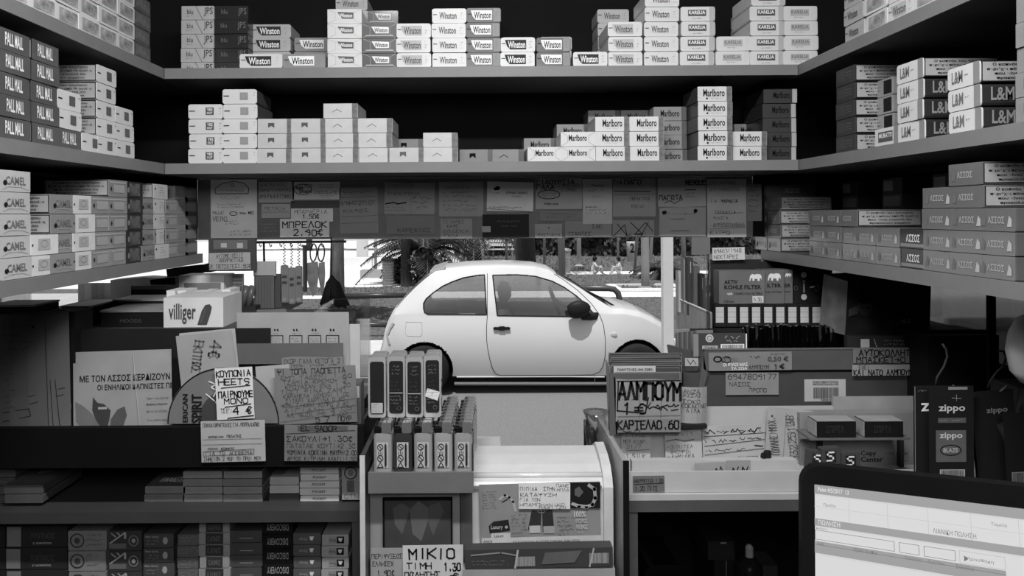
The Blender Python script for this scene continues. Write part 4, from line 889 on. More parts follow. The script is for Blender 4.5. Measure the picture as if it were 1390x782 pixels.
o = card('magazine_pocket', 'dark acrylic pocket of folded papers under the order sheet', 'display pocket', (283, 324, 347, 368), 1.372, .05, [('r', 290, 326, 336, 338, G(.12)), ('r', 300, 330, 308, 336, LG), ('r', 322, 330, 330, 337, LG)], th=.008, part='papers')
note('two-line handwritten note stuck on the dark acrylic pocket', (284, 343, 340, 366), .16, [('h', 'ΑΥΞΟΜΕΙΩΣΕΙΣ', 294, 345, 330, 350), ('h', 'ΑΝΑΨΥΚΤΙΚΑ', 298, 351, 330, 356), ('h', 'ΕΚ ΠΕΤΣΕΤΕΣ1.50€', 283, 359, 340, 364)], Y=1.365, rot=1)
note('folded corner note partly behind the right side packs', (1014, 250, 1034, 300), .12, [('=', 1016, 255, 1032, 290, 5)], Y=1.386)

# ---------------------------------------------------------------- left counter unit
BRD = G(.042, .5, var=.08, scale=20); YC = 1.0
def pxbox(name, rect, Y, dep, m, parent=None, r=0.0):
    a = at(rect[0], rect[3], Y); b = at(rect[2], rect[1], Y); mid = (a+b)/2
    mb = MB()
    if r: mb.rbox((a.x, Y, min(a.z, b.z)), (b.x, Y+dep, max(a.z, b.z)), m, r)
    else: mb.box((a.x, Y, min(a.z, b.z)), (b.x, Y+dep, max(a.z, b.z)), m)
    return mb.build(name, parent)
XD = -.1455
u = empty('shelf_unit', (-.47, 1.2, .62)); tag(u, 'grey shelf unit under the leaflets, left of the lighter tray', 'shelf unit')
zt, zb = HC-.3860, HC-.4005
for nm, a, b_, m in (('shelf_board', (-.79, YC, zb), (-.152, 1.37, zt), BRD), ('side_panel', (-.168, YC+.001, .62), (-.152, 1.37, zb), BRD), ('side_panel', (-.79, YC+.001, .62), (-.775, 1.37, zb), BRD),
                 ('fascia', (-.79, YC, HC-.328), (-.152, YC+.012, HC-.276), BLACK), ('tray_base', (-.79, YC+.012, HC-.328), (-.152, 1.37, HC-.320), BLACK),
                 ('back_panel', (-.775, 1.355, .62), (-.168, 1.37, zb), BLACK), ('lower_board', (-.775, YC+.03, HC-.525), (-.168, 1.355, HC-.510), BRD), ('rear_rail', (-.79, 1.24, zt), (-.152, 1.25, HC-.328), BLACK)):
    MB().box(a, b_, m).build(nm, u)
o = empty('divider_panel', (XD, 1.1, HC-.5)); tag(o, 'thin dark divider panel left of the lighter tray', 'divider')
MB().box((XD-.003, .945, .75), (XD+.003, 1.11, HC-.297), G(.045, .3)).build('panel', o); MB().box((XD-.0032, .9435, .75), (XD+.0032, .945, HC-.2965), G(.5, .3)).build('edge_trim', o)
# ---- books and tins on the board
def boxes(name, cat, base, group, rects, Y, dep, tone, ink, r=.0012, side=None, rough=.45):
    """a pile: rects from bottom up; each its own object"""
    for i, (rc, lb) in enumerate(rects):
        a = at(rc[0], rc[3], Y); b = at(rc[2], rc[1], Y)
        mb = MB(); t = tone[i % len(tone)] if isinstance(tone, (list, tuple)) else tone
        mb.rbox((a.x, Y, min(a.z, b.z)+.0002), (b.x, Y+dep, max(a.z, b.z)-.0002), G(t, rough), r)
        o = mb.build(name); tag(o, lb, cat, group)
        if ink:
            ib = MB(); inks(ib, lambda x, y: at(x, y, Y-.0007), ink(rc)); ib.build('printed_label', o)
ORDS = ['bottom', 'second up', 'third up', 'fourth up', 'fifth up', 'sixth up', 'seventh up', 'eighth up', 'ninth up', 'tenth up']
def pile(name, cat, look, where, x0, x1, ybase, n, h, group, Y=1.035, dep=.06, tone=.1, ink=None, dx=0, topcover=None, topink=None):
    rs = []
    for i in range(n):
        lv = 'topmost' if (i == n-1 and n > 1) else ORDS[i]
        rs.append(((x0+dx*i+random.uniform(-.8, .8), ybase-h*(i+1)+.4, x1+dx*i+random.uniform(-.8, .8), ybase-h*i), f'{look}, {lv} {where}'))
    boxes(name, cat, None, group, rs, Y, dep, tone, ink)
    if topcover is not None:
        x0, y0, x1, y1 = rs[-1][0]; a = at(x0, y0, Y); b = at(x1, y0, Y)
        z = max(a.z, b.z)+.0003; mb = MB(); mb.poly([(a.x+.001, Y, z), (b.x-.001, Y, z), (b.x-.001, Y+dep, z), (a.x+.001, Y+dep, z)], G(topcover, .4)); 
        if topink: inks(mb, lambda x, y: Vector((a.x+(b.x-a.x)*x, Y+dep*(1-y), z+.0004)), topink)
        par = [q for q in COL.objects if q.get('label') == rs[-1][1]][0]; mb.build('cover', par)
BK = 'booklets lying on the grey shelf board'
def yb(px, z, Y): return PY+(HC-z)*F/Y - (px-PX)*math.sin(ROLL)
yb0 = yb(240, zt, 1.035)
ribs = lambda rc: [('=', rc[0]+4, rc[1]+2, rc[2]-4, rc[3]-2, 1, G(.2))]
pile('booklet', 'booklet', 'dark booklet', 'of pile cut by left frame edge', -30, 20, yb0+2, 4, 11.8, BK, tone=(.08, .1), ink=ribs, dx=.5)
pile('booklet', 'booklet', 'thick booklet', 'of dark pair at left', 6, 58, yb0+2, 2, 13, BK, Y=1.02, dep=.10, tone=.08, ink=None, topcover=.12, topink=[('poly', [(.3, .3), (.7, .25), (.8, .5), (.4, .6)][::-1], LG)])
tl = [('h', 'ΘΑΛΑΣΣΑ', .25, .45, .85, .75, PALE)]
pile('booklet', 'booklet', 'grey booklet', 'of two, right of the empty stretch', 196, 250, yb0, 2, 11, BK, tone=(.15, .19), ink=ribs, dx=1, topcover=.10, topink=tl)
pile('booklet', 'booklet', 'grey booklet', 'of first tall pile of four', 249, 302, yb0, 4, 10.6, BK, tone=(.22, .26), ink=ribs, topcover=.14, topink=tl)
pile('booklet', 'booklet', 'grey booklet', 'of second tall pile of four', 303.5, 356, yb0, 4, 10.6, BK, tone=(.2, .25), ink=ribs, topcover=.13, topink=tl)
pile('booklet', 'booklet', 'pale booklet', 'of pile beside the five white ones', 366, 406, yb0, 3, 11.5, BK, tone=(.05, .45, .4), topcover=.35, topink=[('poly', [(.05, .1), (.6, .1), (.4, .9), (.05, .9)][::-1], G(.15))])
pile('booklet', 'booklet', 'white lettered booklet', 'of pile of five', 407.5, 460, yb0+.5, 5, 9.7, BK, tone=.6, ink=lambda rc: [('P', 'POCKET', rc[0]+17, rc[1]+3, rc[0]+35, rc[3]-3.3, INK)], topcover=.05, topink=[('h', '!POCKET!', .1, .3, .9, .7, PALE)])
card('packet', 'upright grey packet with wreath emblem at the right end of the board', 'packet', (464, 632, 488, 678.5), 1.03, .3, [('c', 476, 642, 8, 8, 1.6, INKM), ('c', 476, 642, 4, 4, 0, MIDK), ('bars', 471, 652, 481, 668, INKM), ('h', 'CTN', 468, 671, 486, 676)], th=.02, part='printed_label')
# ---- tobacco boxes in the row under the board
TB = 'tobacco boxes in the row under the grey board'; YT = 1.04
yb1 = yb(240, HC-.5097, YT)
def ring_ink(rc): return [('c', rc[0]+12, (rc[1]+rc[3])/2, 9, 9, 1.6, INKM), ('c', rc[0]+12, (rc[1]+rc[3])/2, 4, 4, 0, INKM), ('=', rc[0]+25, rc[1]+3, rc[2]-5, rc[3]-5, 3)]
def stripe_ink(rc): return [('l', [(rc[0]+2, rc[3]-10), (rc[0]+22, rc[1]+3)], 2, LG), ('l', [(rc[0]+4, rc[1]+4), (rc[0]+9, rc[1]+8)], 1.5, LG), ('l', [(rc[0]+12, rc[1]+3), (rc[0]+16, rc[1]+7)], 1.5, LG), ('r', rc[0]+21, rc[1]+3, rc[0]+24, rc[1]+11, LG), ('r', rc[0]+1, rc[3]-10, rc[0]+24, rc[3]-3, MIDK), ('c', rc[0]+34, (rc[1]+rc[3])/2, 6, 7, 1.5, LG), ('c', rc[0]+34, (rc[1]+rc[3])/2, 2.5, 3, 0, LG)]
def text_ink(rc): return [('P', 'Μακεδονία', rc[0]+2, rc[1]+3, rc[0]+20, rc[1]+6, LG), ('=', rc[0]+4, rc[1]+8, rc[0]+21, rc[3]-3, 2, LG), ('c', rc[0]+29, (rc[1]+rc[3])/2, 3.4, 5, 0, LG)]
def circ_ink(rc): return [('c', rc[2]-8, (rc[1]+rc[3])/2, 4.5, 5, 1.2, LG), ('=', rc[0]+2, rc[1]+3, rc[2]-14, rc[3]-3, 2, LG)]
def wdw_ink(rc): return [('r', rc[0]+9, rc[1]+.6, rc[2]-9, rc[3]-.6, G(.035)), ('h', 'ΚΑΠΝΟΣ', rc[0]+12, rc[1]+5, rc[2]-12, rc[3]-4, MIDK)]
def disc_ink(rc): return [('p', 'DISCOVERY', rc[2]-6, rc[3]-5, rc[0]+5, rc[1]+5, LG)]
def sw_ink(rc): return [('r', rc[0]+9, rc[1]+3, rc[0]+20, rc[3]-3, G(.3)), ('r', rc[0]+20, rc[1]+3, rc[0]+30, rc[3]-3, INK), ('p', 'Stop', rc[0]+19, rc[3]-5, rc[0]+10, rc[1]+6, INK), ('poly', [(rc[0]+22, rc[1]+5), (rc[0]+28, rc[1]+5), (rc[0]+26, rc[3]-5), (rc[0]+23, rc[3]-6)][::-1], PALE)]
def dk_ink(rc): return [('p', 'Stop', rc[0]+19, rc[3]-5, rc[0]+8, rc[1]+6, LG), ('poly', [(rc[0]+22, rc[1]+5), (rc[0]+28, rc[1]+5), (rc[0]+26, rc[3]-5), (rc[0]+23, rc[3]-6)][::-1], PALE)]
def bar_ink(rc): return [('l', [(rc[0]+13, rc[1]+10.5), (rc[0]+30, rc[1]+10.5)], .8, LG)]
def big_ink(rc): return [('r', rc[0]+1, rc[1]+2, rc[0]+20, rc[3]-1, G(.2)), ('P', 'ΚΑΠΝΟΣ', rc[0]+34, rc[1]+10, rc[0]+66, rc[1]+18, G(.06)), ('P', 'χειροποίητος', rc[0]+36, rc[1]+22, rc[0]+62, rc[1]+26, LG)]
def rowp(look, where, x0, x1, ytop, hh, tone, ink, dep=.09, Y=YT):
    n = max(1, round((yb1-ytop)/hh)); hh = (yb1-ytop)/n
    pile('tobacco_box', 'box', look, where, x0, x1, yb1, n, hh, TB, Y=Y, dep=dep, tone=tone, ink=ink)
rowp('black tobacco box', 'in stack at left frame edge', -60, 7, 714, 33, .025, None)
rowp('large black tobacco box with pale end', 'of stack', 8, 91, 713, 33, .03, big_ink)
rowp('pale wreath-marked tobacco box', 'of stack', 93, 144, 720, 24, .22, ring_ink)
rowp('dark striped tobacco box', 'of stack', 148, 192, 720, 24.5, .05, stripe_ink)
rowp('dark flame-marked tobacco box', 'of stack', 195, 236, 724, 18, .07, text_ink)
rowp('slim circle-marked tobacco box', 'of stack', 241, 269.5, 725, 16.5, .12, circ_ink)
rowp('pale-ended dark-centred tobacco box', 'of stack', 270.5, 312, 707, 17, .30, wdw_ink, Y=1.035)
rowp('plain grey tobacco box', 'of stack', 313, 355.5, 720, 18, .07, bar_ink)
rowp('black tobacco box with upturned name', 'of stack', 357, 397, 706, 18, .012, disc_ink)
rowp('dark two-mark tobacco box', 'of stack', 398.5, 435, 723, 17, .10, dk_ink)
rowp('pale two-mark tobacco box', 'of stack', 437, 473, 725, 16.6, .38, sw_ink)

# ---- leaflets standing in the black tray
LF = 'leaflets standing in the black tray'
yt = yb(240, HC-.320, 1.03)   # foot level in the photo
def leaf(label, rect, Y, tone, ink, rot=0, name='leaflet', cat='leaflet', **k):
    return card(name, label, cat, rect, Y, tone, ink, rot=rot, **k)
leaf('curled sheaf of lined price lists at the far left', (-40, 428, 86, 592), 1.03, .10, [('l', [(36, 540), (80, 532)], .9), ('l', [(37, 550), (78, 541)], .9), ('l', [(58, 440), (60, 588)], .6), ('l', [(0, 560), (36, 556), (38, 566), (0, 572)], .9), ('=', 2, 490, 22, 556, 9, INKM), ('=', 2, 440, 54, 480, 4, INKM), ('c', 43, 446, 2, 2, 0, INK), ('l', [(63, 520), (66, 590)], .6), ('l', [(69, 520), (74, 590)], .6)], curl=.012, name='price_list', cat='paper', rot=2.5, lean=3)
leaf('second sheet of the curled sheaf, showing as a pale edge', (-40, 426, 82, 590), 1.042, .16, [], curl=.014, name='price_list', cat='paper', rot=3.5, lean=3)
card('cigarillo_tin', 'black upright box with ringed emblems right of the curled sheaf', 'box', (54, 424, 103, 590), 1.06, .012, [('c', 63, 474, 6, 9, 0, MG), ('c', 75, 480, 3, 6, 1, LG), ('c', 86, 466, 2, 2, .8, LG), ('c', 74, 526, 9, 3, 1, LG), ('r', 66, 530, 94, 543, MG), ('r', 70, 548, 96, 555, MG), ('=', 74, 556, 94, 566, 3, LG), ('P', '2000', 68, 513, 80, 517, LG)], th=.05, part='printed_label', rot=1)
leaf('open white leaflet printed with tobacco leaves', (98, 477, 232, 588), 1.055, .30, [('P', 'ΜΕ ΤΟΝ ΑΣΣΟΣ ΚΕΡΔΙΖΟΥΝ', 107, 509, 230, 518), ('P', 'ΟΙ ΕΝΗΛΙΚΟΙ ΚΑΠΝΙΣΤΕΣ ΠΕ', 131, 522, 234, 529.5), ('l', [(179, 481), (187, 580)], .5, MG), ('l', [(180, 481), (188, 580)], .5, WH), ('poly', [(125, 538), (131, 546), (140, 548), (149, 557), (147, 570), (144, 580), (136, 580), (130, 572), (124, 556)][::-1], G(.05)), ('poly', [(149, 569), (158, 556), (168, 552), (171, 564), (166, 578), (148, 580)][::-1], G(.09)), ('poly', [(101, 544), (112, 550), (124, 561), (134, 577), (110, 580), (102, 570)][::-1], G(.16)), ('r', 132, 552, 144, 555, LG), ('P', 'Πάρτε τον ΑΣΣΟΣ', 198, 541, 228, 544, MIDK), ('P', 'Κιτρίνη, Χάρτινη', 198, 549, 226, 552), ('P', 'Δίνετε τον ΑΣΣΟΣ', 198, 558, 226, 561, MIDK), ('P', 'Το μερίδιο σας', 198, 570, 226, 573, MIDK)], rot=1.5, lean=3)
# round cut-out leaflet
C = at(303, 575, 1.035); k = 1.035/F; R = 76*k
mb = MB(); ring = [Vector((C.x+R*math.cos(t*math.pi/32), 1.035, C.z+R*math.sin(t*math.pi/32))) for t in range(33)]
mb.prism(ring[::-1], Vector((0, .0012, 0)), G(.16, .5)); o = mb.build('round_leaflet'); tag(o, 'large grey semicircular leaflet with a dark centre disc', 'leaflet', LF)
ib = MB(); ff = lambda x, y: at(x, y, 1.0344)
inks(ib, ff, [('c', 303, 575, 76, 76, 2.0, INK)]) if 0 else None
inks(ib, ff, [('l', [(303+75*math.cos(-t*math.pi/32), 575+75*math.sin(-t*math.pi/32)) for t in range(33)], 1.6, INK)])
inks(ib, lambda x, y: at(x, y, 1.0341), [('poly', [(303+34*math.cos(-t*math.pi/16), 575+43*math.sin(-t*math.pi/16)) for t in range(17)], G(.05))])
inks(ib, lambda x, y: at(250+(y-540), 575-(x-250), 1.0338), [('P', 'ERICAN', 252, 538, 290, 545), ('P', 'SPIRIT', 251, 550, 290, 564)])
inks(ib, lambda x, y: at(x, y, 1.0338), [('l', [(284, 518), (293, 522), (286, 526), (294, 530), (290, 538)], 1.6, PALE), ('l', [(280, 535), (292, 545), (298, 552)], 1.4, PALE)])
ib.build('printed_label', o)
# coupon pages behind: folders
leaf('dark folder sleeve behind the leaflets', (100, 446, 368, 590), 1.075, .014, [], name='folder', cat='folder', lean=0)
leaf('grey sheet slanting behind the round leaflet', (352, 420, 392, 590), 1.09, .12, [('=', 360, 540, 380, 575, 6, MG)], name='folder_sheet', cat='folder', rot=2)
leaf('white sheet with small print in a narrow column', (350, 496, 396, 590), 1.052, .34, [('l', [(357, 525), (372, 580)], .5), ('=', 362, 540, 368, 576, 8)], rot=4)
leaf('wide grey folder printed with four framed warnings', (322, 424, 474, 590), 1.085, .30, sum([[('r', x, 455, x+18, 468, INK), ('r', x+1.2, 456.2, x+16.8, 466.8, WB), ('=', x+2.5, 458, x+15.5, 465.5, 2, INK), ('poly', [(x+5, 447), (x+7, 446), (x+8, 449), (x+6, 449)][::-1], INK), ('poly', [(x+9, 447), (x+11, 446), (x+12, 449), (x+10, 449)][::-1], INK), ('=', x+4, 451, x+18, 454, 1)] for x in (367, 393, 418.5, 443)], []), name='folder', cat='folder')
leaf('translucent grey strip of film across the warning folder', (322, 466, 466, 494), 1.068, .10, [], name='film_strip', cat='film')
leaf('pencilled card reading a four euro discount, tilted', (246, 449, 322, 512), 1.066, .38, [], rot=5, name='discount_card', cat='note')
o = leaf('front discount card with sideways pencilled capitals', (242, 452, 318, 520), 1.045, .30, [], rot=6, name='discount_card', cat='note')
ib = MB(); inks(ib, lambda x, y: at(565-y-.12*(x-462), x+.12*(285-y), 1.0443), [('H', '4€', 462, 265, 484, 279, MIDK), ('H', 'ΕΚΠΤΩΣ', 464, 289, 506, 300, MIDK)]); ib.build('writing', o)
note('white coupon note in thick black capitals with a price of four', (293, 499, 344, 569), .62, [('H', 'ΚΟΥΠΟΝΙΑ', 295, 503, 341, 511), ('H', 'HEETS', 298, 514, 339, 522), ('l', [(301, 526), (340, 524)], 1.2), ('H', 'ΠΑΙΡΝΟΥΜΕ', 297, 531, 343, 539), ('H', 'ΜΟΝΟ', 304, 541, 336, 548), ('l', [(305, 552), (340, 549)], 1.2), ('h', 'ΤΣΙΓ:', 299, 554, 314, 560), ('H', '4 €', 316, 553, 340, 562), ('l', [(308, 567), (343, 565)], 1.2)], Y=1.028, rot=2.5, group=None)
note('topmost torn list edge above the crumpled price list', (383, 485, 466, 540), .18, [('h', 'ΣΚΟΡ ΓΑΛΑ ΚΕΤΟΓΑ 2', 386, 487, 462, 493, INKM), ('h', 'ΚΑΙΣΕΡΙ ΑΞΑΝΟ ΛΟΡΙ', 386, 495, 462, 501, INKM)], Y=1.06, ragged=1.5, group=None, rot=1)
note('crumpled price list covered with faded handwritten rows', (374, 498, 484, 575), .17, [('H', 'ΨΙ ΤΟΠΑ ΠΑΟΠΕΤΤΑ', 378, 500, 470, 507, INKM)]+[('h', t, 382+(i % 3)*3, 509+i*6.3, 478-(i*7) % 12, 514+i*6.3, INKM) for i, t in enumerate(('ΕΜΠ ΤΑΔΕΜΙ 1.60', 'ΤΖΑΜΙΑ ΚΡΕΜΟΥ 2', 'ΚΡΟΥΑΣΑΝ ΕΝΑ 1.20', 'ΤΟΣΤ ΦΙΝΑ ΖΑΜΠ', 'ΚΑΡΑΜΕΛΑ ΛΕΜΟΝΙ 1.00', 'ΣΙΤΑΡΙ ΧΑΡΤΙΝΑ 0.60', 'ΨΩΜΙ ΓΙΑΧΝΙ ΑΣΠΡΟ 2.40', 'ΑΙΓΙΑΛΗ 3.05', 'ΑΛ SUBLIME 2.00'))]+[('l', [(392, 551), (482, 543)], .4), ('l', [(392, 561), (482, 552)], .4), ('l', [(380, 571), (482, 561)], .4), ('h', '5,7', 428, 566, 446, 573), ('h', 'ΠΟΥΡ', 458, 566, 476, 573)], Y=1.04, rot=2, ragged=1.5, group=None)
note('white order slip hanging on the black fascia', (273, 571, 360, 627), .36, [('h', 'ΓΕΝΙΚΑ:ΠΑΡΑΓΓΕΛΙΕΣ ΓΙΑ /ΠΟΥΡΑ/ΚΑΠΝΟ', 276, 574, 352, 579), ('P', 'ΕΜΠΟΡΙΚΟ ΣΗΜΑ', 283, 591, 304, 594), ('P', 'ΠΕΛΑΤΗΣ', 308, 590, 328, 594), ('l', [(276, 596), (356, 596)], .4), ('l', [(276, 603), (356, 603)], .4), ('P', 'ΠΟΣΟΤΗΤΑ', 282, 607, 296, 610), ('P', 'ΚΩΔΙΚΟΣ', 300, 607, 318, 610), ('l', [(276, 612), (345, 610), (344, 617), (276, 618), (276, 612)], .6), ('h', 'ΓΙΑ ΤΟ ΑΠΟΘΕΜΑ', 279, 612, 342, 617), ('h', 'ΣΗΜΕΙΩΝ 2 ΦΟΡ ΤΟ ΠΡΩΙ ΜΟΥ', 277, 620, 354, 625)], Y=.996, rot=1, group=None)
note('grey chocolate price list hanging right of the order slip', (386, 577, 485, 626), .15, [('r', 404, 578, 472, 585, G(.08)), ('H', 'EL SABOR', 409, 578, 457, 585), ('l', [(388, 589), (482, 584)], .6), ('h', 'ΣΑΚΟΥΛΙ→1.30€', 390, 592, 478, 599), ('h', 'ΠΑΤΑΤΑΚ ΚΟΥΤΙ→2.30', 390, 602, 482, 608, INKM), ('h', 'ΨΩΜΙΝΙΑ ΚΟΚΚΙΝΗ ΜΑΥΡΗ:2.00', 390, 611, 484, 617), ('h', 'ΑΡΤΟΣ ΚΙΤΡΙΝΗ ΑΛΑΤΙ:1.50', 390, 620, 484, 625)], Y=.996, rot=-.5, group=None)
# clear plastic display box right of the folder
def clearbox(label, rect, Y, dep, wall=.002, tone=None):
    a = at(rect[0], rect[3], Y); b = at(rect[2], rect[1], Y); z0, z1 = min(a.z, b.z), max(a.z, b.z)
    o = empty('plastic_box', ((a.x+b.x)/2, Y+dep/2, z0)); tag(o, label, 'plastic box')
    m = tone or CLEAR
    MB().box((a.x, Y, z0), (b.x, Y+wall, z1), m).build('front_panel', o); MB().box((a.x, Y+dep-wall, z0), (b.x, Y+dep, z1), m).build('back_panel', o)
    MB().box((a.x, Y+wall, z0), (a.x+wall, Y+dep-wall, z1), m).build('side_panel', o); MB().box((b.x-wall, Y+wall, z0), (b.x, Y+dep-wall, z1), m).build('side_panel', o)
    rm = MB(); e = glassy('rim_plastic', .75, .3, .1)
    for q in ((a.x, Y, b.x, Y+.002), (a.x, Y+dep-.002, b.x, Y+dep)): rm.box((q[0], q[1], z1), (q[2], q[3], z1+.0015), e)
    rm.box((b.x-.002, Y+.002, z1), (b.x, Y+dep-.002, z1+.0015), e); rm.box((a.x, Y+.002, z1), (a.x+.002, Y+dep-.002, z1+.0015), e)
    rm.build('rim', o)
    return o
clearbox('clear plastic box standing at the right edge of the warning folder', (428, 421, 484, 588), 1.10, .14)
card('cardboard_sheet', 'pale sheet standing inside the clear plastic box', 'cardboard', (472, 440, 489, 588), 1.095, .42, [], th=.001)
card('carton', 'slim grey carton behind the crumpled price list', 'box', (476, 520, 490, 588), 1.05, .09, [('r', 478, 524, 488, 540, LG)], th=.03, part='printed_label')

# ---------------------------------------------------------------- left ledge, seen against daylight
u = empty('window_ledge', (-.47, 1.3, HC-.24)); tag(u, 'dark ledge behind the leaflets carrying the cigar boxes', 'ledge')
zl = at(200, 444, 1.16).z
MB().box((-.79, 1.145, zl-.012), (-.36, 1.56, zl), G(.05)).build('board', u); MB().box((-.36, 1.145, zl-.012), (-.205, 1.37, zl), G(.05)).build('board', u)
for x in (-.77, -.225): MB().box((x, 1.15, HC-.320), (x+.012, 1.37, zl-.012), BLACK).build('support', u)
def yl(px, Y): return yb(px, zl, Y)
def bx(label, cat, x0, y0, x1, Y, dep, tone, ink=(), name='cigar_box', th=None, y1=None, lit_top=None, **k):
    o = card(name, label, cat, (x0, y0, x1, y1 or yl((x0+x1)/2, Y)), Y, tone, ink, th=dep, part='printed_label', **k)
    if lit_top:
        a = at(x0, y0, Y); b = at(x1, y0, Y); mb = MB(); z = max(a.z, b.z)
        mb.rbox((a.x-.001, Y-.0015, z), (b.x+.001, Y+dep+.001, z+.003), G(lit_top, .35), .001); mb.build('lid', o)  # paler lid tone paints daylight onto the top of the black box
    return o
bx('wide black cigar box with glossy lid coloured as sunlit', 'box', 137, 424, 223, 1.16, .085, .010, [('P', 'MOODS', 163, 433, 192, 438, G(.05))], lit_top=.25)
bx('thin black cigar case behind the wide glossy box', 'box', 154, 409, 224, 1.255, .07, .012, lit_top=.3)
bx('white cigar carton with dark lettering and a printed cigar', 'box', 222, 404, 303, 1.155, .09, .62, [('P', 'villiger', 229, 412, 266, 440, INKM), ('poly', [(268, 441), (274, 422), (279, 414), (285, 413), (288, 417), (286, 426), (281, 441)][::-1], INKM), ('l', [(273, 437), (279, 419)], 1, G(.12))], name='cigar_carton')
def comb(label, x0, x1, ytop, Y, n, tone):
    o = empty('carton_tray', at((x0+x1)/2, yl((x0+x1)/2, Y), Y)); tag(o, label, 'carton')
    a = at(x0, ytop, Y); b = at(x1, ytop, Y); w = (b.x-a.x)/n
    for i in range(n): MB().box((a.x+i*w, Y, zl), (a.x+i*w+w*.78, Y+.05, a.z+random.uniform(-.002, .004)), G(tone)).build('packet', o)
comb('row of white cigar packets standing behind the lettered carton', 226, 316, 397, 1.26, 6, .8)
bx('clear-topped grey carton left of the hanging notes pocket', 'box', 243, 374, 304, 1.40, .06, .7, [('r', 250, 384, 300, 396, MG)])
bx('furry-edged dark packet with pale wrap behind the cigar case', 'packet', 178, 390, 226, 1.40, .06, .04, [('r', 178, 388, 226, 393, LG), ('l', [(193, 404), (200, 401), (208, 404)], 1.6, PALE)], name='wrapped_packet')
bx('black spectacle-shaped packet on the white wrap', 'packet', 204, 378, 238, 1.46, .03, .02, y1=388, name='wrapped_packet', rot=6)
bx('white crumpled wrap lying behind the dark packets', 'wrap', 150, 380, 262, 1.52, .05, .9, name='paper_wrap', ragged=4)
bx('dark crumpled cloth under the shelf end', 'cloth', 226, 361, 286, 1.54, .03, .03, y1=374, name='cloth', rot=8, ragged=2)
bx('black box with lid coloured as sunlit, left of the wide glossy box', 'box', 84, 418, 123, 1.19, .09, .010, lit_top=.4, name='cigar_box')
bx('long black box at the far left behind the sheaf', 'box', -20, 417, 45, 1.14, .07, .010, lit_top=.35)
bx('white rolled paper between the black boxes', 'paper', 122, 424, 137, 1.30, .03, .7, name='paper_roll')
# outer display cabinet left of the kiosk, seen through the side opening
o = empty('side_display', (-1.05, 1.3, 0)); tag(o, 'white outer display cabinet seen under the lowest left shelf', 'cabinet')
MB().box((-1.25, 1.30, .9), (-.835, 1.34, HC-.06), G(.7)).build('door', o)
MB().box((-1.25, 1.34, .9), (-.84, 1.9, HC-.19), G(.5)).build('body', o)
MB().box((-.86, 1.29, .9), (-.835, 1.30, HC-.06), G(.2)).build('hinge_strip', o)
pw = MB()
for i in range(7): tag(card('wood_plank', None, 'plank', (106+i*9, 384, 115+i*9, 441), 1.545, (.5, .65, .4)[i % 3], []), ['weathered upright plank behind the cigar boxes, %s from left' % ORD[i]][0], 'plank', 'upright planks behind the cigar boxes')
# keyring display
o = empty('keyring_rail', at(395, 326, 1.42)); tag(o, 'thin rail from which keyrings and pouches hang in the hatch', 'rail')
MB().tube(at(345, 329, 1.42), at(470, 328, 1.42), .0025, G(.2, .3), n=6).build('rod', o)
for i in range(8):
    x = 352+i*14; MB().path([at(x, 329, 1.42), at(x, 333, 1.415), at(x+2, 335, 1.41), at(x+3, 332, 1.408)], .001, G(.5, .3, metal=.6), 5).build('hook', o)
KG = 'keyrings hanging on the left of the hatch'
def chain(o, x, y0, y1, Y, r=1.5, name='ball_chain'):
    m = MB(); y = y0; i = 0
    while y < y1:
        c_ = at(x+(.8 if i % 2 else -.8), y, Y); m.lathe([(.0003, -.0014), (.0016, 0), (.0003, .0014)], G(.06, .3, metal=.5), c=c_, n=6); y += 2.2; i += 1
    q = m.build(name, o); q['kind'] = 'stuff'
for i, (x, y0, x1, y1, lb) in enumerate(((381, 360, 391, 411, 'left of the three two-tone bottle opener keyrings'), (391.5, 363, 400.5, 413, 'middle and lowest of the three two-tone bottle opener keyrings'), (401, 361, 410, 411, 'right of the three two-tone bottle opener keyrings'))):
    xm = (x+x1)/2; o = empty('keyring', at(xm, 330, 1.405)); tag(o, lb, 'keyring', KG)
    a = at(x, y1, 1.40); b = at(x1, y0, 1.40); MB().rbox((a.x, 1.40, a.z), (b.x, 1.404, b.z), G(.22, .3, metal=.3), .003).build('tag', o)
    c_ = at(xm, y1-4, 1.3985); MB().lathe([(.0042, -.0006), (.0042, .0006)], G(.6, .2, metal=.7), n=12, T=Matrix.Translation(c_) @ Matrix.Rotation(math.pi/2, 4, 'X')).build('rivet', o)
    for yy in (y0+14, y0+22): 
        p_ = at(x+2, yy+3, 1.399); q_ = at(x1-2, yy, 1.399); MB().box((p_.x, 1.3985, p_.z), (q_.x, 1.3998, q_.z), G(.04)).build('inlay', o)
    chain(o, xm, 331, y0, 1.402)
for i, (x, lb) in enumerate(((425.5, 'key fob on the left of the two big split rings'), (436, 'key fob on the right of the two big split rings'))):
    o = empty('keyring', at(x, 330, 1.405)); tag(o, lb, 'keyring', KG)
    c_ = at(x, 343, 1.402); MB().path([c_+Vector((.006*math.cos(t*math.pi/8), .003*math.sin(t*math.pi/8), .016*math.sin(t*math.pi/8))) for t in range(17)], .0013, G(.03, .3, metal=.6), 6).build('split_ring', o)
    c2 = at(x-2 if i == 0 else x+1, 356, 1.402); MB().path([c2+Vector((0, 0, .004)), c2], .0012, G(.2, .3, metal=.6)).build('link', o)
    m = MB(); a = at(x-(9 if i == 0 else 3), 357, 1.402); w = (16 if i == 0 else 8)*1.4/F
    pts = [(0, 0), (w*.9, .002), (w, -.02), (w*.8, -.05), (w*.5, -.062), (w*.2, -.045), (-.002, -.02)]
    m.prism([Vector((a.x+px_, 1.401, a.z+pz_)) for px_, pz_ in pts], Vector((0, .004, 0)), G(.28, .25, metal=.5, var=.4, scale=60)); m.build('fob', o)
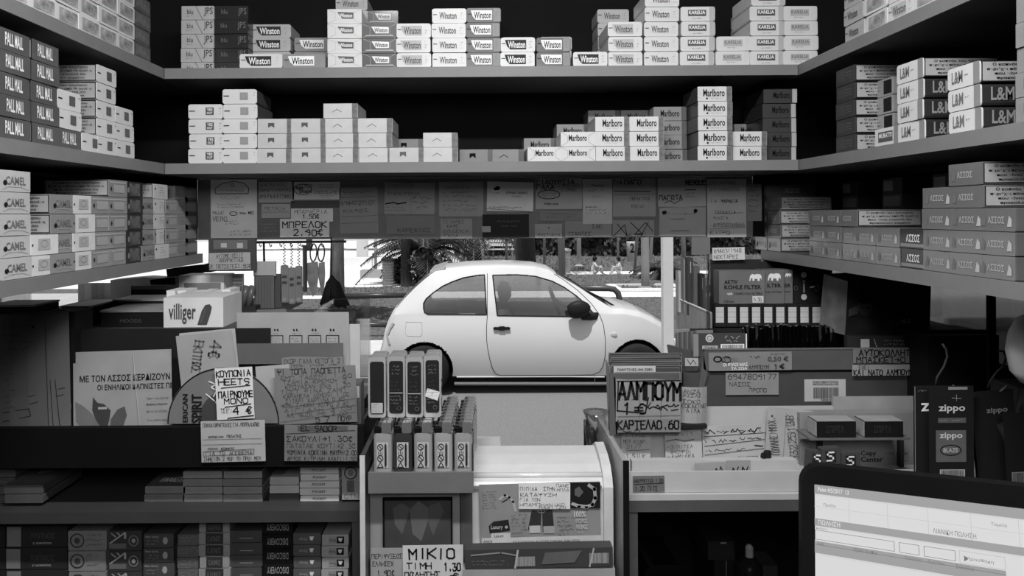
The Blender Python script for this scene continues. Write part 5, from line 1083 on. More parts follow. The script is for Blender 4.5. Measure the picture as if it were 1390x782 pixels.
for x, y0, x1, y1, tone, lb in ((345, 374, 372, 428, .10, 'fat grey ribbed pouch hanging left of the keyrings'), (372, 372, 382, 428, .06, 'narrow dark pouch behind the fat ribbed pouch'), (411, 333, 416, 396, .03, 'narrow black strap with a pale tip, right of the bottle openers'), (344, 355, 374, 375, .35, 'pale header card of the ribbed pouch')):
    card('hanging_pouch', lb, 'pouch', (x, y0, x1, y1), 1.39 if x != 372 else 1.40, tone, [('l', [(x+2+i*4, y0+3), (x+2+i*4, y1-2)], .8, INKM) for i in range(int((x1-x)/4))] if tone < .3 else (), th=.006, part='ribbing', r=1)
MB_ = MB(); MB_.path([at(358, 329, 1.41), at(358.5, 350, 1.40), at(359, 365, 1.392)], .0022, BLACK); tag(MB_.build('strap'), 'black strap hanging from the rail above the ribbed pouch', 'strap')
# leaning lighters / pens in a dark cup
card('pen_tray', 'dark square tray holding leaning torch lighters by the pouch', 'tray', (311, 416, 347, 431), 1.36, .03, [], th=.04)
for i, (xa, xb) in enumerate(((319, 325), (329, 335), (337, 343))):
    o = MB().path([at(xa, 416, 1.365+i*.004), at(xb, 388, 1.365+i*.004)], [.0065, .0055], G(.10, .3), 8).build('torch_lighter', smooth=True); tag(o, ['leftmost', 'middle', 'rightmost'][i]+' of the three torch lighters leaning in the dark tray', 'lighter', 'torch lighters in the dark tray')
bx('pale ruled notepad standing behind the torch lighters', 'notepad', 312, 372, 330, 1.45, .006, .6, [('l', [(314, 376+i*5), (328, 376+i*5)], .7) for i in range(7)], name='notepad')
# black tassel
o = empty('tassel', at(453, 330, 1.34)); tag(o, 'black cord tassel bunch hanging before the grey tree trunk', 'tassel')
MB().tube(at(449.5, 322, 1.34), at(450, 376, 1.34), .0012, BLACK, n=6).build('cord', o); rnd = random.Random(4)
for i in range(95):
    a = rnd.uniform(0, 6.28); e = rnd.random()**.5; xx = 453+19*e*math.cos(a); dy = .016*e*math.sin(a)
    MB().path([at(450, 374+rnd.uniform(0, 4), 1.34), at(452+(xx-453)*.45, 384, 1.34)+Vector((0, dy*.5, 0)), at(453+(xx-453)*.75, 400, 1.34)+Vector((0, dy, 0)), at(xx+(3 if math.cos(a) > .6 else 0), 416+rnd.uniform(-3, 2), 1.34)+Vector((0, dy, 0))], .0021, BLACK, 4).build('strand', o)
clearbox('shallow clear tray under the black tassel', (428, 421, 474, 432), 1.30, .06)
# ---------------------------------------------------------------- centre: lighter tray
YL = .96; KL = YL/F
tr0 = at(500, 642, YL); tr1 = at(643, 668, YL)
u = empty('lighter_tray', ((tr0.x+tr1.x)/2, YL+.08, tr1.z)); tag(u, 'grey lighter tray with a deep front, full of upright lighters', 'tray')
ZL = tr0.z
TM = G(.13, .5, var=.08)
MB().box((tr0.x, YL-.003, tr1.z), (tr1.x, YL+.001, ZL+.001), TM).build('front_panel', u)
MB().box((tr0.x, YL+.001, ZL-.006), (tr1.x, YL+.165, ZL-.0005), G(.08)).build('base', u)
MB().box((tr1.x-.002, YL+.001, ZL-.0005), (tr1.x, YL+.165, ZL+.034), glassy('tray_side', .6, .2, .2)).build('side_panel', u)
MB().box((tr0.x, YL+.165, ZL-.02), (tr1.x, YL+.168, ZL+.02), G(.08)).build('back_panel', u)
def make_lighter(tone):
    w, d, hh = .0235, .0125, .0485
    o = empty('lighter', (0, 0, 0))
    b = MB(); n = 14
    pr = [(w/2*math.copysign(abs(math.cos(t*2*math.pi/n))**.6, math.cos(t*2*math.pi/n)), d/2*math.copysign(abs(math.sin(t*2*math.pi/n))**.6, math.sin(t*2*math.pi/n))) for t in range(n)]
    vs = [(x, y, 0) for x, y in pr]+[(x, y, hh) for x, y in pr]
    b.mesh(vs, [tuple(range(n))[::-1], tuple(range(n, 2*n))]+[(i, (i+1) % n, n+(i+1) % n, n+i) for i in range(n)], G(tone, .25, coat=.5)); b.build('body', o, origin=(0, 0, 0))
    c = MB(); c.box((-w*.46, -d*.45, hh), (-w*.08, d*.45, hh+.006), BLACKG); c.box((-w*.44, -d*.3, hh+.006), (-w*.15, d*.3, hh+.0085), BLACKG); c.build('thumb_button', o, origin=(0, 0, 0))
    m = MB(); m.rbox((-w*.05, -d*.5, hh), (w*.47, d*.5, hh+.0135), G(.6, .22, metal=.85), .0025); m.build('metal_hood', o, origin=(0, 0, 0))
    m = MB(); m.tube((-w*.12, -d*.25, hh+.0105), (-w*.12, d*.25, hh+.0105), .0033, G(.3, .3, metal=.9), n=10); m.build('spark_wheel', o, origin=(0, 0, 0))
    return o
lit = [make_lighter(t) for t in (.30, .035, .27)]
lab = MB(); f = lambda a, b_: Vector((-.0235/2+a/1000, -.0125/2-.0006, .0485-b_/1000))
inks(lab, f, [('r', 4.5, 11, 19, 43, G(.42))]); g = lambda a, b_: Vector((-.0235/2+a/1000, -.0125/2-.0010, .0485-b_/1000))
inks(lab, g, [('c', 9, 17, 3.4, 3.6, .9, INK), ('l', [(6.5, 14.5), (11.5, 19.5)], .9), ('c', 9, 31, 3.4, 3.8, .9, INK), ('l', [(6.5, 28.5), (11.5, 33.5)], .9), ('l', [(5.6, 42), (9, 36), (12.4, 42), (5.6, 42)], .9), ('l', [(9, 21), (9, 26)], .8), ('l', [(6.5, 23), (7.2, 27)], .8), ('l', [(11.5, 23), (10.8, 27)], .8), ('bars', 14, 14, 17.5, 40, INKM), ('l', [(15.6, 13), (15.6, 41)], 1.4, INK)])
cols = [517.5, 545, 572.5, 600, 627.5]; nr = [4, 4, 4, 9, 9]
sides = ['first', 'second', 'third', 'fourth', 'fifth']
used = set()
for ci, px in enumerate(cols):
    k = 1 if ci == 1 else (0 if ci % 2 else 2)
    X = (px-.5-PX)*KL
    for r_ in range(nr[ci]):
        kk = k if r_ == 0 else [0, 2, 1][(ci+r_) % 3]
        loc = (X+(random.uniform(-.0008, .0008) if r_ else 0)+(.0 if r_ == 0 else .0006*r_*(1 if ci > 2 else .4)), YL+.0085+r_*.0160, ZL+.0001)
        o = lit[kk]
        if kk not in used: used.add(kk); o.location = loc
        else: o = copy_tree(lit[kk], loc)
        if r_ == 0:
            l0 = bpy.data.objects.new('warning_sticker', lab.build('x', None, origin=(0, 0, 0)).data) if ci == 0 else bpy.data.objects.new('warning_sticker', STK)
            if ci == 0: STK = l0.data; bpy.data.objects.remove(bpy.data.objects['x'])
            COL.objects.link(l0); l0.parent = o
        tone_w = ('grey', 'dark', 'pale grey')[kk]
        tag(o, f'{tone_w} lighter, {ORD[r_]} row back, {sides[ci]} column of the tray' if r_ else f'{tone_w} front lighter with warning sticker, {sides[ci]} column of the tray', 'lighter', 'lighters standing in the grey tray')
# four clear-framed dark packs on top of the lighters
for i, (x0, x1, y0, y1) in enumerate(((500, 523.5, 485, 567), (526, 549.5, 484, 566), (551, 574, 485, 567), (575.5, 598.5, 483, 565))):
    Y = .985; a = at(x0, y1, Y); b = at(x1, y0, Y); zb_l = ZL+.0485+.0135+.0006; dz = 0
    o = empty('blister_box', ((a.x+b.x)/2, Y, zb_l)); tag(o, ['plain dark clear-edged pack with pale slip, leftmost above the lighters', 'dark clear-edged pack, second from left above the lighters', 'dark clear-edged pack, third from left above the lighters', 'dark clear-edged pack with tilted white sticker, rightmost above the lighters'][i], 'pack', 'clear-edged packs standing on the lighters')
    z1 = max(a.z, b.z)
    fr = MB(); P_ = G(.30, .15, coat=.6)
    fr.rbox((a.x, Y, zb_l), (b.x, Y+.022, z1), P_, .003); fr.build('case', o)
    fr = MB(); fr.rbox((a.x+.001, Y+.024, zb_l), (b.x-.001, Y+.046, z1), P_, .003); fr.build('case', o)
    a2 = at(x0+2.5, y1-5, Y-.0006); b2 = at(x1-2.5, y0+6, Y-.0006)
    m = MB(); m.rbox((a2.x, Y-.0008, a2.z), (b2.x, Y-.0002, b2.z), G(.018, .3), .003); q = m.build('card', o)
    ib = MB(); xx = x0; fn = lambda x, y: at(x, y, Y-.0014)
    if i: inks(ib, fn, [('=', x0+6, y0+11, x1-6, y0+26, 3, MG), ('=', x0+5, y0+32, x1-5, y0+48, 3, G(.07)), ('r', x0+3, y0+49, x1-3, y0+50, LG), ('=', x0+4, y0+52, x1-5, y0+66, 3, MG), ('c', x1-8, y0+70, 2.5, 2.5, 1, LG)])
    else: inks(ib, fn, [('r', x0+4, y0+62, x1-4, y0+76, LG), ('=', x0+5, y0+63, x1-5, y0+75, 4, INKM)])
    if i == 3: inks(ib, fn, [('poly', [(580, 527), (597, 532), (594, 544), (577, 538)][::-1], G(.6)), ('l', [(586, 535), (589, 532)], .6)])
    ib.build('printed_label', q)
# ---- lower centre: box front with framed picture
FP = G(.25, .4)
u = empty('panel_stand', (-.08, 1.0, HC-.7)); tag(u, 'pale display panel under the lighter tray holding a framed picture', 'panel')
pxbox('panel', (503, 669, 624, 800), .985, .012, FP, u); pxbox('support_post', (626, 669, 641, 800), .985, .02, G(.07), u)
pxbox('plinth', (498, 796, 830, 900), .98, .14, G(.18), u)
o = empty('framed_picture', at(566, 745, .982)); tag(o, 'dark framed picture with blurred figures behind clear film', 'picture')
fr = MB(); A = at(520, 748, .98); B = at(614, 676, .98)
for q in ((A.x, A.z, A.x+.002, B.z), (B.x-.002, A.z, B.x, B.z), (A.x, A.z, B.x, A.z+.002), (A.x, B.z-.002, B.x, B.z)): fr.box((q[0], .978, q[1]), (q[2], .984, q[3]), BLACK)
fr.build('frame', o)
m = MB(); f = lambda x, y: at(x, y, .9815); inks(m, f, [('r', 521, 677, 613, 747, G(.05, var=.3, scale=20))]); inks(m, lambda x, y: at(x, y, .9811), [('poly', [(533, 690), (545, 683), (556, 690), (552, 706), (546, 726), (536, 712)][::-1], G(.09)), ('poly', [(556, 692), (568, 680), (582, 690), (580, 710), (572, 735), (560, 725)][::-1], G(.11)), ('poly', [(584, 686), (596, 682), (603, 694), (594, 712), (588, 728), (580, 706)][::-1], G(.085))]); m.build('print', o)
note('cut-off price note at the lower left of the framed picture', (503, 744, 547, 812), .30, [('h', 'ΠΕΡΙΨΥΞΕΩΣ', 505, 752, 546, 758), ('h', 'ΕΛΛΗΣΕΧ', 506, 762, 534, 768), ('h', '1,90€', 512, 774, 535, 782)], Y=.975, group=None)
note('white note in thick black capitals quoting a small price of 1.30', (547, 740, 629, 812), .52, [('H', 'ΜΙΚΙΟ', 556, 745, 617, 758), ('H', 'ΤΙΜΗ', 552, 764, 586, 772), ('H', '1.30', 603, 765, 625, 775), ('H', 'ΠΩΛΗΣΗΣ', 549, 776, 597, 783), ('H', '€', 612, 779, 622, 788)], Y=.972, group=None, rot=.5)
# ---- rounded drum (white display bin)
DM = G(.55, .22, var=.05, coat=.5); Yd = 1.0
u = empty('display_bin', (.09, 1.06, HC-.47)); tag(u, 'white round-topped plastic display bin covered with a poster', 'bin')
def zz(py, Y=Yd): return at(735, py, Y).z
x0d, x1d = at(634, 700, Yd).x, at(823, 700, Yd).x
prof = [(Yd, zz(775)), (Yd, zz(664)), (Yd+.004, zz(655)), (Yd+.014, zz(646)), (Yd+.030, zz(640)), (Yd+.055, zz(634)), (Yd+.08, zz(630)), (Yd+.095, zz(640)), (Yd+.10, zz(775))]
m = MB(); ring = [Vector((x0d, y, z)) for y, z in prof]; m.prism(ring[::-1], Vector((x1d-x0d, 0, 0)), DM); m.build('body', u)
m = MB(); xe = at(819, 700, Yd).x
prof2 = [(Yd-.006, zz(775)), (Yd-.006, zz(660)), (Yd+.0, zz(648)), (Yd+.014, zz(636)), (Yd+.035, zz(628)), (Yd+.07, zz(622)), (Yd+.11, zz(640)), (Yd+.11, zz(775))]
m.prism([Vector((xe, y, z)) for y, z in prof2][::-1], Vector((.012, 0, 0)), G(.5, .3)); m.build('end_rib', u)
m = MB(); m.box((x0d, Yd-.0035, zz(662)), (x1d-.006, Yd, zz(659)), G(.25)); m.build('seam', u)
m = MB(); m.tube((x0d, Yd+.012, zz(650)), (xe, Yd+.012, zz(650)), .0045, DM, n=10); m.build('bead', u, smooth=True)
pst = card('poster', 'grey poster with cigarette packs taped on the round-topped bin', 'poster', (651, 656, 815, 744), Yd-.0045, .22, [
    ('=', 655, 664, 676, 690, 7, G(.05)), ('l', [(679, 676), (686, 671), (692, 674), (697, 680), (700, 692)], 3.2, G(.35)), ('l', [(682, 680), (690, 676)], 1.2, INK),
    ('poly', [(663, 712), (670, 706), (690, 704), (692, 719), (664, 722)][::-1], G(.02)), ('P', 'Luxury', 666, 711, 682, 718, LG), ('r', 666, 722, 692, 731, G(.5)), ('P', 'Luxury', 670, 724, 683, 729, INK), ('c', 687, 714, 2, 2, 0, LG),
    ('poly', [(722, 692), (735, 694), (733, 722), (716, 718)][::-1], G(.03)), ('poly', [(736, 693), (750, 692), (752, 722), (736, 722)][::-1], G(.03)), ('r', 718, 713, 733, 723, G(.4)), ('r', 737, 714, 752, 724, G(.3)), ('c', 735, 693, 5, 3, .8, LG),
    ('=', 694, 696, 716, 730, 7, G(.04)), ('=', 756, 700, 780, 728, 5, G(.04)), ('P', '100%', 779, 695, 795, 703, G(.5)), ('P', 'ΦΥΣΙΚΟΣ', 781, 705, 797, 711, G(.5)), ('P', 'ΚΑΠΝΟΣ', 782, 713, 797, 719, G(.5)), ('=', 782, 721, 797, 726, 1, G(.5)),
    ('r', 653, 728, 815, 741, G(.5)), ('P', 'ΑΝΟΙ', 655, 731, 667, 735, INK), ('P', 'ΔΥΝΑΜΗ', 655, 735.5, 691, 741, INK), ('P', 'ΤΟ ΚΑΠΝΙΣΜΑ ΒΛΑΠΤΕΙ ΣΟΒΑΡΑ ΤΗΝ ΥΓΕΙΑ', 695, 733, 786, 736.5, INKM)], th=.0008, part='printed_label', rot=1.2)
card('photo_print', 'dark photo of a curled pale shape at the poster top right', 'photo', (773, 655, 815, 690), Yd-.0065, .012, [('l', [(778, 684), (786, 687), (796, 688), (804, 685), (808, 676), (807, 664), (800, 659)], 4.5, G(.3)), ('poly', [(780, 664), (786, 660), (792, 668), (786, 675), (780, 672)][::-1], G(.10)), ('l', [(776, 684), (802, 687)], 1.6, LG)], th=.0006, part='print')
note('white handwritten note taped at the top of the poster', (704, 656, 774, 691), .62, [('h', 'ΠΙΠΙΛΑ,,ΣΤΗΝ', 706, 661, 753, 666), ('h', 'ΚΑΤΑΨΥΞΗ', 706, 669, 755, 674), ('h', 'ΠΑΝΕ', 755, 657, 772, 661), ('h', 'ΜΠΛΑ', 756, 663, 772, 667), ('h', 'ΓΙΑ ΤΟΝ', 706, 676, 733, 680), ('h', 'ΗΠΑΜΠΗ→ΝΙΚΟ', 706, 683, 766, 687), ('h', 'ΜΑΧΙΤΖΗ', 732, 686.5, 768, 690.5)], Y=Yd-.0078, group=None, rot=-.5)
# gum strips and clutter on the bin's back
card('clear_tray_box', 'white clear-lidded plastic tray left behind the round-topped bin', 'tray', (641, 606, 680, 640), 1.12, .5, [('l', [(642, 611), (678, 611)], 1.5, G(.8)), ('r', 668, 612, 680, 614, MG)], th=.05, part='rim')
for i, (x0, y0, x1, y1, t, lb) in enumerate(((678, 618, 697, 634, .03, 'small dark gum packet, leftmost behind the bin top'), (694, 615, 703, 634, .25, 'grey rounded gum packet beside the dark one'), (703, 620, 733, 634, .05, 'long dark sweet wrapper behind the bin top'), (733, 622, 757, 634, .20, 'shiny grey sweet wrapper in the middle behind the bin top'), (757, 621, 790, 634, .10, 'creased foil wrapper with a dark twisted end'))):
    card('sweet_packet', lb, 'sweets', (x0, y0, x1, y1), 1.115, t, [('l', [(x0+2, y1-2), (x0+8, y0+3), (x1-3, y0+4)], 1.0, LG)], th=.02, rot=(-6, 3, 2, -2, 5)[i], ragged=1.5, group='sweet packets behind the bin top', part='crease')
card('clear_strip', 'long clear strip holding the sweet packets behind the bin', 'tray', (677, 630, 792, 640), 1.10, .3, [], mat=glassy('tray_strip', .8, .15, .1), th=.004)
# bag of black liquorice at right behind
m = MB(); rnd = random.Random(9)
o = empty('plastic_bag', at(808, 600, 1.14)); tag(o, 'knotted clear bag of dark sticks left of the white divider', 'bag')
for i in range(12):
    x = 797+rnd.uniform(0, 20); MB().path([at(x, 612, 1.14+rnd.uniform(0, .03)), at(x+rnd.uniform(-4, 4), 580+rnd.uniform(-3, 6), 1.14+rnd.uniform(0, .03))], .0022, G(.08), 5).build('stick', o)
m.lathe([(.012, 0), (.017, .03), (.016, .05), (.02, .06), (.004, .045)], CLEAR, c=at(809, 612, 1.155), n=12); m.build('film', o, smooth=True)
# magazine strip and base
o = card('glossy_magazine', 'glossy bar-coded magazine edge under the poster, two overlapping copies', 'magazine', (631, 745, 832, 771), .965, .04, [('l', [(640, 752), (680, 749), (700, 753)], 2.0, MG), ('bars', 700, 755, 726, 768, LG), ('bars', 800, 752, 826, 766, LG), ('l', [(703, 747), (699, 770)], 2.5, LG), ('l', [(806, 746), (800, 770)], 2.0, LG), ('=', 640, 758, 690, 767, 2, MG), ('poly', [(740, 750), (790, 748), (780, 764), (735, 766)][::-1], G(.10))], th=.02, rot=.8, part='printed_label')
struct(MB().box((at(628, 776, .97).x, .965, HC-.6), (at(834, 776, .97).x, 1.10, zz(773, .965)), G(.30, .4)).build('trim_1'))

# ---------------------------------------------------------------- right divider and white tray
XV = .181
o = empty('divider_panel', (XV, 1.05, HC-.5)); tag(o, 'pale divider panel with a black front edge right of the bin', 'divider')
MB().box((XV-.004, .952, .75), (XV+.002, 1.16, HC-.308), G(.30, .35)).build('panel', o); MB().box((XV-.004, .948, .75), (XV+.003, .952, HC-.307), BLACK).build('edge_trim', o)
WT = G(.42, .4, var=.05); YR = .985
u = empty('counter', (.45, 1.2, .62)); tag(u, 'white counter tray on a dark grey shelf, right of the divider', 'counter')
ztop = at(1000, 640, YR).z; zlip = at(1000, 668, YR).z; zst = at(1000, 676.5, YR).z; zbd = at(1000, 692, YR).z
X2 = .80
for nm, a, b_, m in (('front_lip', (XV+.004, YR, zlip), (X2, YR+.004, ztop), WT), ('lower_strip', (XV+.004, YR-.006, zst), (X2, YR+.1, zlip-.0005), WT), ('tray_floor', (XV+.004, YR+.004, ztop-.022), (X2, 1.37, ztop-.016), WT),
                     ('inner_step', (XV+.02, YR+.03, ztop-.016), (.42, YR+.045, ztop+.004), WT), ('shelf_board', (XV+.004, YR-.006, zbd), (X2, 1.37, zst-.0005), G(.075, .5)), ('side_post', (XV+.004, YR-.004, .62), (XV+.020, YR+.3, zbd), G(.085, .5)),
                     ('back_panel', (XV+.004, 1.36, .62), (X2, 1.37, zbd), G(.012)), ('upstand', (XV+.004, 1.085, ztop-.016), (.50, 1.09, HC-.275), WT), ('rear_riser', (.50, 1.085, ztop-.016), (X2, 1.09, HC-.262), G(.3))):
    MB().box(a, b_, m).build(nm, u)
note('grey two-line sticker on the white counter lip', (859, 646, 902, 668), .13, [('h', 'ΑΝΑΨΥΚΤΙΚΑ 1.50', 861, 650, 900, 655, INK), ('l', [(861, 657), (900, 656)], .7), ('h', '1.20 ΠΙΤΣ', 862, 660, 892, 666)], Y=YR-.0012, group=None, rot=.5)
RN = 'notes stuck along the back of the white tray'
note('note headed with an evening offer and a price of 9.90', (843, 586, 883, 634), .42, [('h', 'TYME', 847, 587, 876, 593, INKM), ('h', 'ΜΟΥ ΚΙΧΡ.', 846, 597, 878, 602, INKM), ('h', '21/7', 850, 604, 870, 609, INKM), ('l', [(850, 612), (881, 610)], .6), ('h', '1 SILK', 850, 616, 876, 622, INKM), ('h', '9.90€', 851, 626, 876, 632, INKM)], Y=1.078, rot=-1.5, group=RN)
note('torn note listing pizza and other snacks', (903, 584, 953, 634), .42, [('h', 'TASTY', 910, 586, 942, 591, INKM), ('l', [(905, 598), (918, 596), (930, 599), (942, 597)], 1.4, MIDK), ('h', '-3 ΠΙΤΣΑ', 906, 604, 940, 608), ('h', '-8→ΞΗΡΟΙ', 906, 611, 938, 615), ('h', '-4→ΜΙΛΚΑ', 906, 617, 942, 622), ('h', '+ ΑΤΟΡΙΣΟΣ', 904, 625, 943, 630)], Y=1.076, rot=2, ragged=1, group=RN)
note('wide lined note with three rows scribbled out', (954, 577, 1039, 634), .40, [('~', 956, 582, 1036, 589, INK), ('~', 957, 584, 1034, 587, INK), ('l', [(956, 591), (1038, 589)], .7), ('~', 957, 595, 1000, 600, INK), ('~', 1004, 594, 1034, 598, INK), ('l', [(956, 604), (1038, 598)], .7), ('~', 958, 608, 1014, 612, INKM), ('~', 1018, 604, 1036, 612, INK), ('l', [(956, 616), (1036, 610)], .7), ('h', 'ΓΥΑΛΙΑ 1 ΠΑΚΕΤΟ', 959, 620, 1028, 626, INKM)], Y=1.074, rot=2, group=RN)
o = note('large tilted lined card with sideways pencil digits', (1041, 556, 1102, 630), .34, [('c', 1047, 568, 1.3, 1.3, 0, INK), ('l', [(1066, 562), (1066, 628)], .4, INKM)], Y=1.06, rot=-6, group=RN, lean=4)
ib = MB(); inks(ib, lambda x, y: at(y+.12*(x-600), x, 1.056+.004*(632-x)/60), [('h', 'ΓΙΟΥΛΗΣ ΜΙΧ.', 624, 1046, 566, 1056, INKM), ('h', '93225138', 626, 1071, 564, 1081, INKM), ('h', 'ΠΙΡΚΑΚ', 600, 1086, 568, 1094, INKM)]); ib.build('writing', o)
note('folded card leaning on the lip, left half', (943, 628, 986, 646), .30, [('poly', [(952, 646), (957, 638), (961, 646)][::-1], INK), ('l', [(970, 644), (972, 636), (976, 644), (978, 634), (982, 643)], 1.1)], Y=1.0, rot=3, group=None)
note('folded card leaning on the lip, right half', (986, 625, 1019, 643), .28, [('l', [(993, 643), (995, 635), (999, 642), (1002, 634)], 1.3), ('l', [(1006, 642), (1008, 634), (1012, 641), (1015, 634)], 1.3)], Y=.998, rot=1, group=None)
note('scrap of printed strip at the left end of the tray', (848, 629, 872, 640), .45, [('=', 850, 631, 870, 638, 2)], Y=1.05, group=None)
c_ = at(1040, 638, 1.03)
o = empty('small_pot', c_); tag(o, 'short white pot with a dark knobbly lid on the white tray', 'pot')
MB().lathe([(.0095, -.002), (.0098, .0), (.0098, .016), (.0092, .017)], G(.6, .4), c=c_, n=20).build('pot', o, smooth=True)
m = MB(); rnd = random.Random(2)
for i in range(8): m.lathe([(.001, 0), (.0042, .003), (.003, .008), (.0005, .009)], INK, c=c_+Vector((rnd.uniform(-.006, .006), rnd.uniform(-.006, .006), .016)), n=7)
m.build('lid', o)
# ---- big grey album box behind the tray
YG = 1.13
u = empty('stock_box', at(1090, 590, YG)); tag(u, 'large plain grey carton with an overhanging lid tray, behind the white tray', 'carton')
pxbox('carton', (928, 504, 1262, 592), YG+.004, .16, G(.055, .6), u); 
m = MB(); A = at(955, 503, YG); B = at(1262, 474, YG)
m.rbox((A.x, YG, A.z), (B.x, YG+.004, B.z), G(.085, .5), .004); m.build('lid_front', u); pxbox('lid_floor', (955, 498, 1262, 502), YG+.004, .15, G(.06), u); pxbox('lid_edge', (956, 472, 1262, 475.5), YG-.001, .006, G(.13, .4), u)
for ax, bx_ in ((918, 955),):
    a = at(ax, 470, YG+.0); m = MB(); p_ = [at(905, 468, YG+.09), at(955, 480, YG), at(960, 510, YG), at(938, 592, YG+.0), at(926, 592, YG+.05)]; m.prism(p_, Vector((.004, .003, 0)), G(.09, .5)); m.build('flap', u)
    m = MB(); inks(m, lambda x, y: at(x, y, YG-.004), [('r', 930, 486, 948, 497, LG), ('l', [(933, 488), (937, 495), (941, 489), (945, 495)], .9)]); m.build('sticker', u)
SG = 'signs on the grey carton'
o = card('price_card', 'grey printed animal sticker price strip with 0.50 euro', 'sign', (962, 478, 1075, 503), YG-.002, .20, [('c', 974, 487, 5, 3.5, 1.6, INK), ('c', 986, 488, 6, 4, 1.6, INK), ('P', 'Φτου', 980, 484, 1001, 491, MIDK), ('P', 'ΟΙ ΦΙΛΟΙ ΜΑΣ', 981, 492, 1015, 497, PALE), ('P', 'ΤΑ ΖΩΑ', 992, 498, 1014, 502, PALE), ('H', '1€', 1050, 495, 1064, 501), ('h', 'ΑΛΜΠΟΥΜ', 1016, 496, 1043, 501), ('P', '0,50 €', 1042, 484, 1070, 492, INKM), ('~', 1018, 482, 1032, 486, INKM), ('p', 'φακελάκι', 1046, 479, 1066, 482, MIDK)], th=.0006, group=SG, part='printed_label', rot=.5)
note('note with a mobile number and a name below the price strip', (985, 506, 1057, 536), .24, [('h', '6947809177', 988, 508, 1054, 515), ('h', 'ΝΑΣΟΣ', 990, 519, 1018, 524), ('h', 'ΠΡΟΠΟ', 1017, 527, 1040, 532)], Y=YG+.001, group=SG)
card('barcode_sticker', 'white rounded barcode sticker on the grey carton', 'sticker', (1092, 515, 1148, 545), YG+.0032, .45, [('P', 'ΕΤΑΙΡΙΑ ΣΟΚΟΛΑΤΟΠΟΙΙΑΣ', 1103, 517, 1138, 520), ('P', 'ΠΡΩΤΕΣ ΚΑΤΑΝΑΛΩΣΗΣ ΕΠΕ', 1103, 520.5, 1138, 523), ('bars', 1104, 526, 1138, 541), ('P', '5204010', 1114, 541.5, 1128, 544)], th=.0005, part='printed_label')
note('dark-lettered sticker note reading basketball stickers', (1158, 473, 1254, 493), .16, [('H', 'ΑΥΤΟΚΟΛΛΗΤΑ', 1166, 475, 1242, 483), ('H', 'ΜΠΑΣΚΕΤ→0,60', 1163, 485, 1250, 492)], Y=YG-.002, group=SG)
note('narrow second note about albums at two euro', (1157, 495, 1254, 510), .30, [('h', 'ΕΧΕΙ', 1166, 496, 1180, 501), ('H', 'ΚΑΙ ΝΑΤΟ ΑΛΜΠΟΥΜ→2€', 1159, 502, 1252, 509)], Y=YG-.003, group=SG)
# sticker cards and foil bags in the lid tray
for i in range(14):
    card('sticker_card', ['grey sticker card upright in the lid tray, %s from the front edge' % ORD[i]][0], 'card', (917+i*2.2-(0), 452-i*.3, 955+i*1.0, 484), YG+.07-i*.004, (.10, .16, .07)[i % 3], [], th=.0012, group='sticker cards in the lid tray', yaw=0)
card('album', 'dark sticker album with a pale round badge and barcode', 'album', (943, 453, 1013, 484), YG+.006, .045, [('c', 963, 459, 5.5, 5.5, 0, G(.5)), ('c', 963, 459, 3, 3, .7, INK), ('r', 941, 453, 948, 484, MG), ('r', 953, 469, 974, 474, LG), ('P', 'ΖΩΑΚΙΑ', 956, 470, 971, 473, INK), ('r', 978, 467, 1010, 478, PALE), ('bars', 980, 468, 1008, 477), ('~', 978, 454, 1004, 460, LG), ('~', 986, 461, 1002, 465, LG), ('r', 1012, 453, 1013.5, 484, PALE)], th=.006, part='printed_label')
rnd = random.Random(12); FOIL = G(.06, .15, metal=.9, bump=.6, scale=90); FOIL_GLINT = G(.75, .15, metal=.9, bump=.4, scale=80)  # the paler foil paints glints on the packet rims and fronts
for i in range(22):
    m = MB(); x = 1015+i*5.6; y0 = 446+rnd.uniform(-3, 3)-6*math.sin(i/22*math.pi); Yb = YG+.055-.04*math.sin(i/21*math.pi)+.004*(i % 2)
    n = 7; top = []; bot = []
    for j in range(n):
        t = j/(n-1); top.append(at(x-7+16*t+rnd.uniform(-1, 1), y0+rnd.uniform(-1.5, 1.5)+4*t, Yb+.045*t-.02)); bot.append(at(x-6+15*t, 484, Yb+.03*t-.01))
    mid = [(a+b)/2+Vector((0, rnd.uniform(-.004, -.001), 0)) for a, b in zip(top, bot)]
    vs = top+mid+bot; vs2 = [v+Vector((.0005, .0045, 0)) for v in vs]; fs = [(j, j+1, n+j+1, n+j) for j in range(n-1)]+[(n+j, n+j+1, 2*n+j+1, 2*n+j) for j in range(n-1)]
    m.mesh(vs, [f[::-1] for f in fs], FOIL); m.mesh(vs2, fs, FOIL); m.mesh(top+[v+Vector((0, .0045, 0)) for v in top], [(j, j+1, n+j+1, n+j) for j in range(n-1)], FOIL_GLINT)
    j = rnd.randrange(n-1); m.mesh([v+Vector((0, -.0004, 0)) for v in (top[j], top[j+1], mid[j+1].lerp(top[j+1], .3), mid[j])], [(3, 2, 1, 0)], FOIL_GLINT)  # bright patch laid on the packet as a painted glint
    o = m.build('sticker_packet', smooth=False); tag(o, f'black foil sticker packet in the lid tray, {ORD[i] if i < 18 else ["nineteenth","twentieth","twenty-first","twenty-second"][i-18]} from left', 'packet', 'black foil sticker packets')
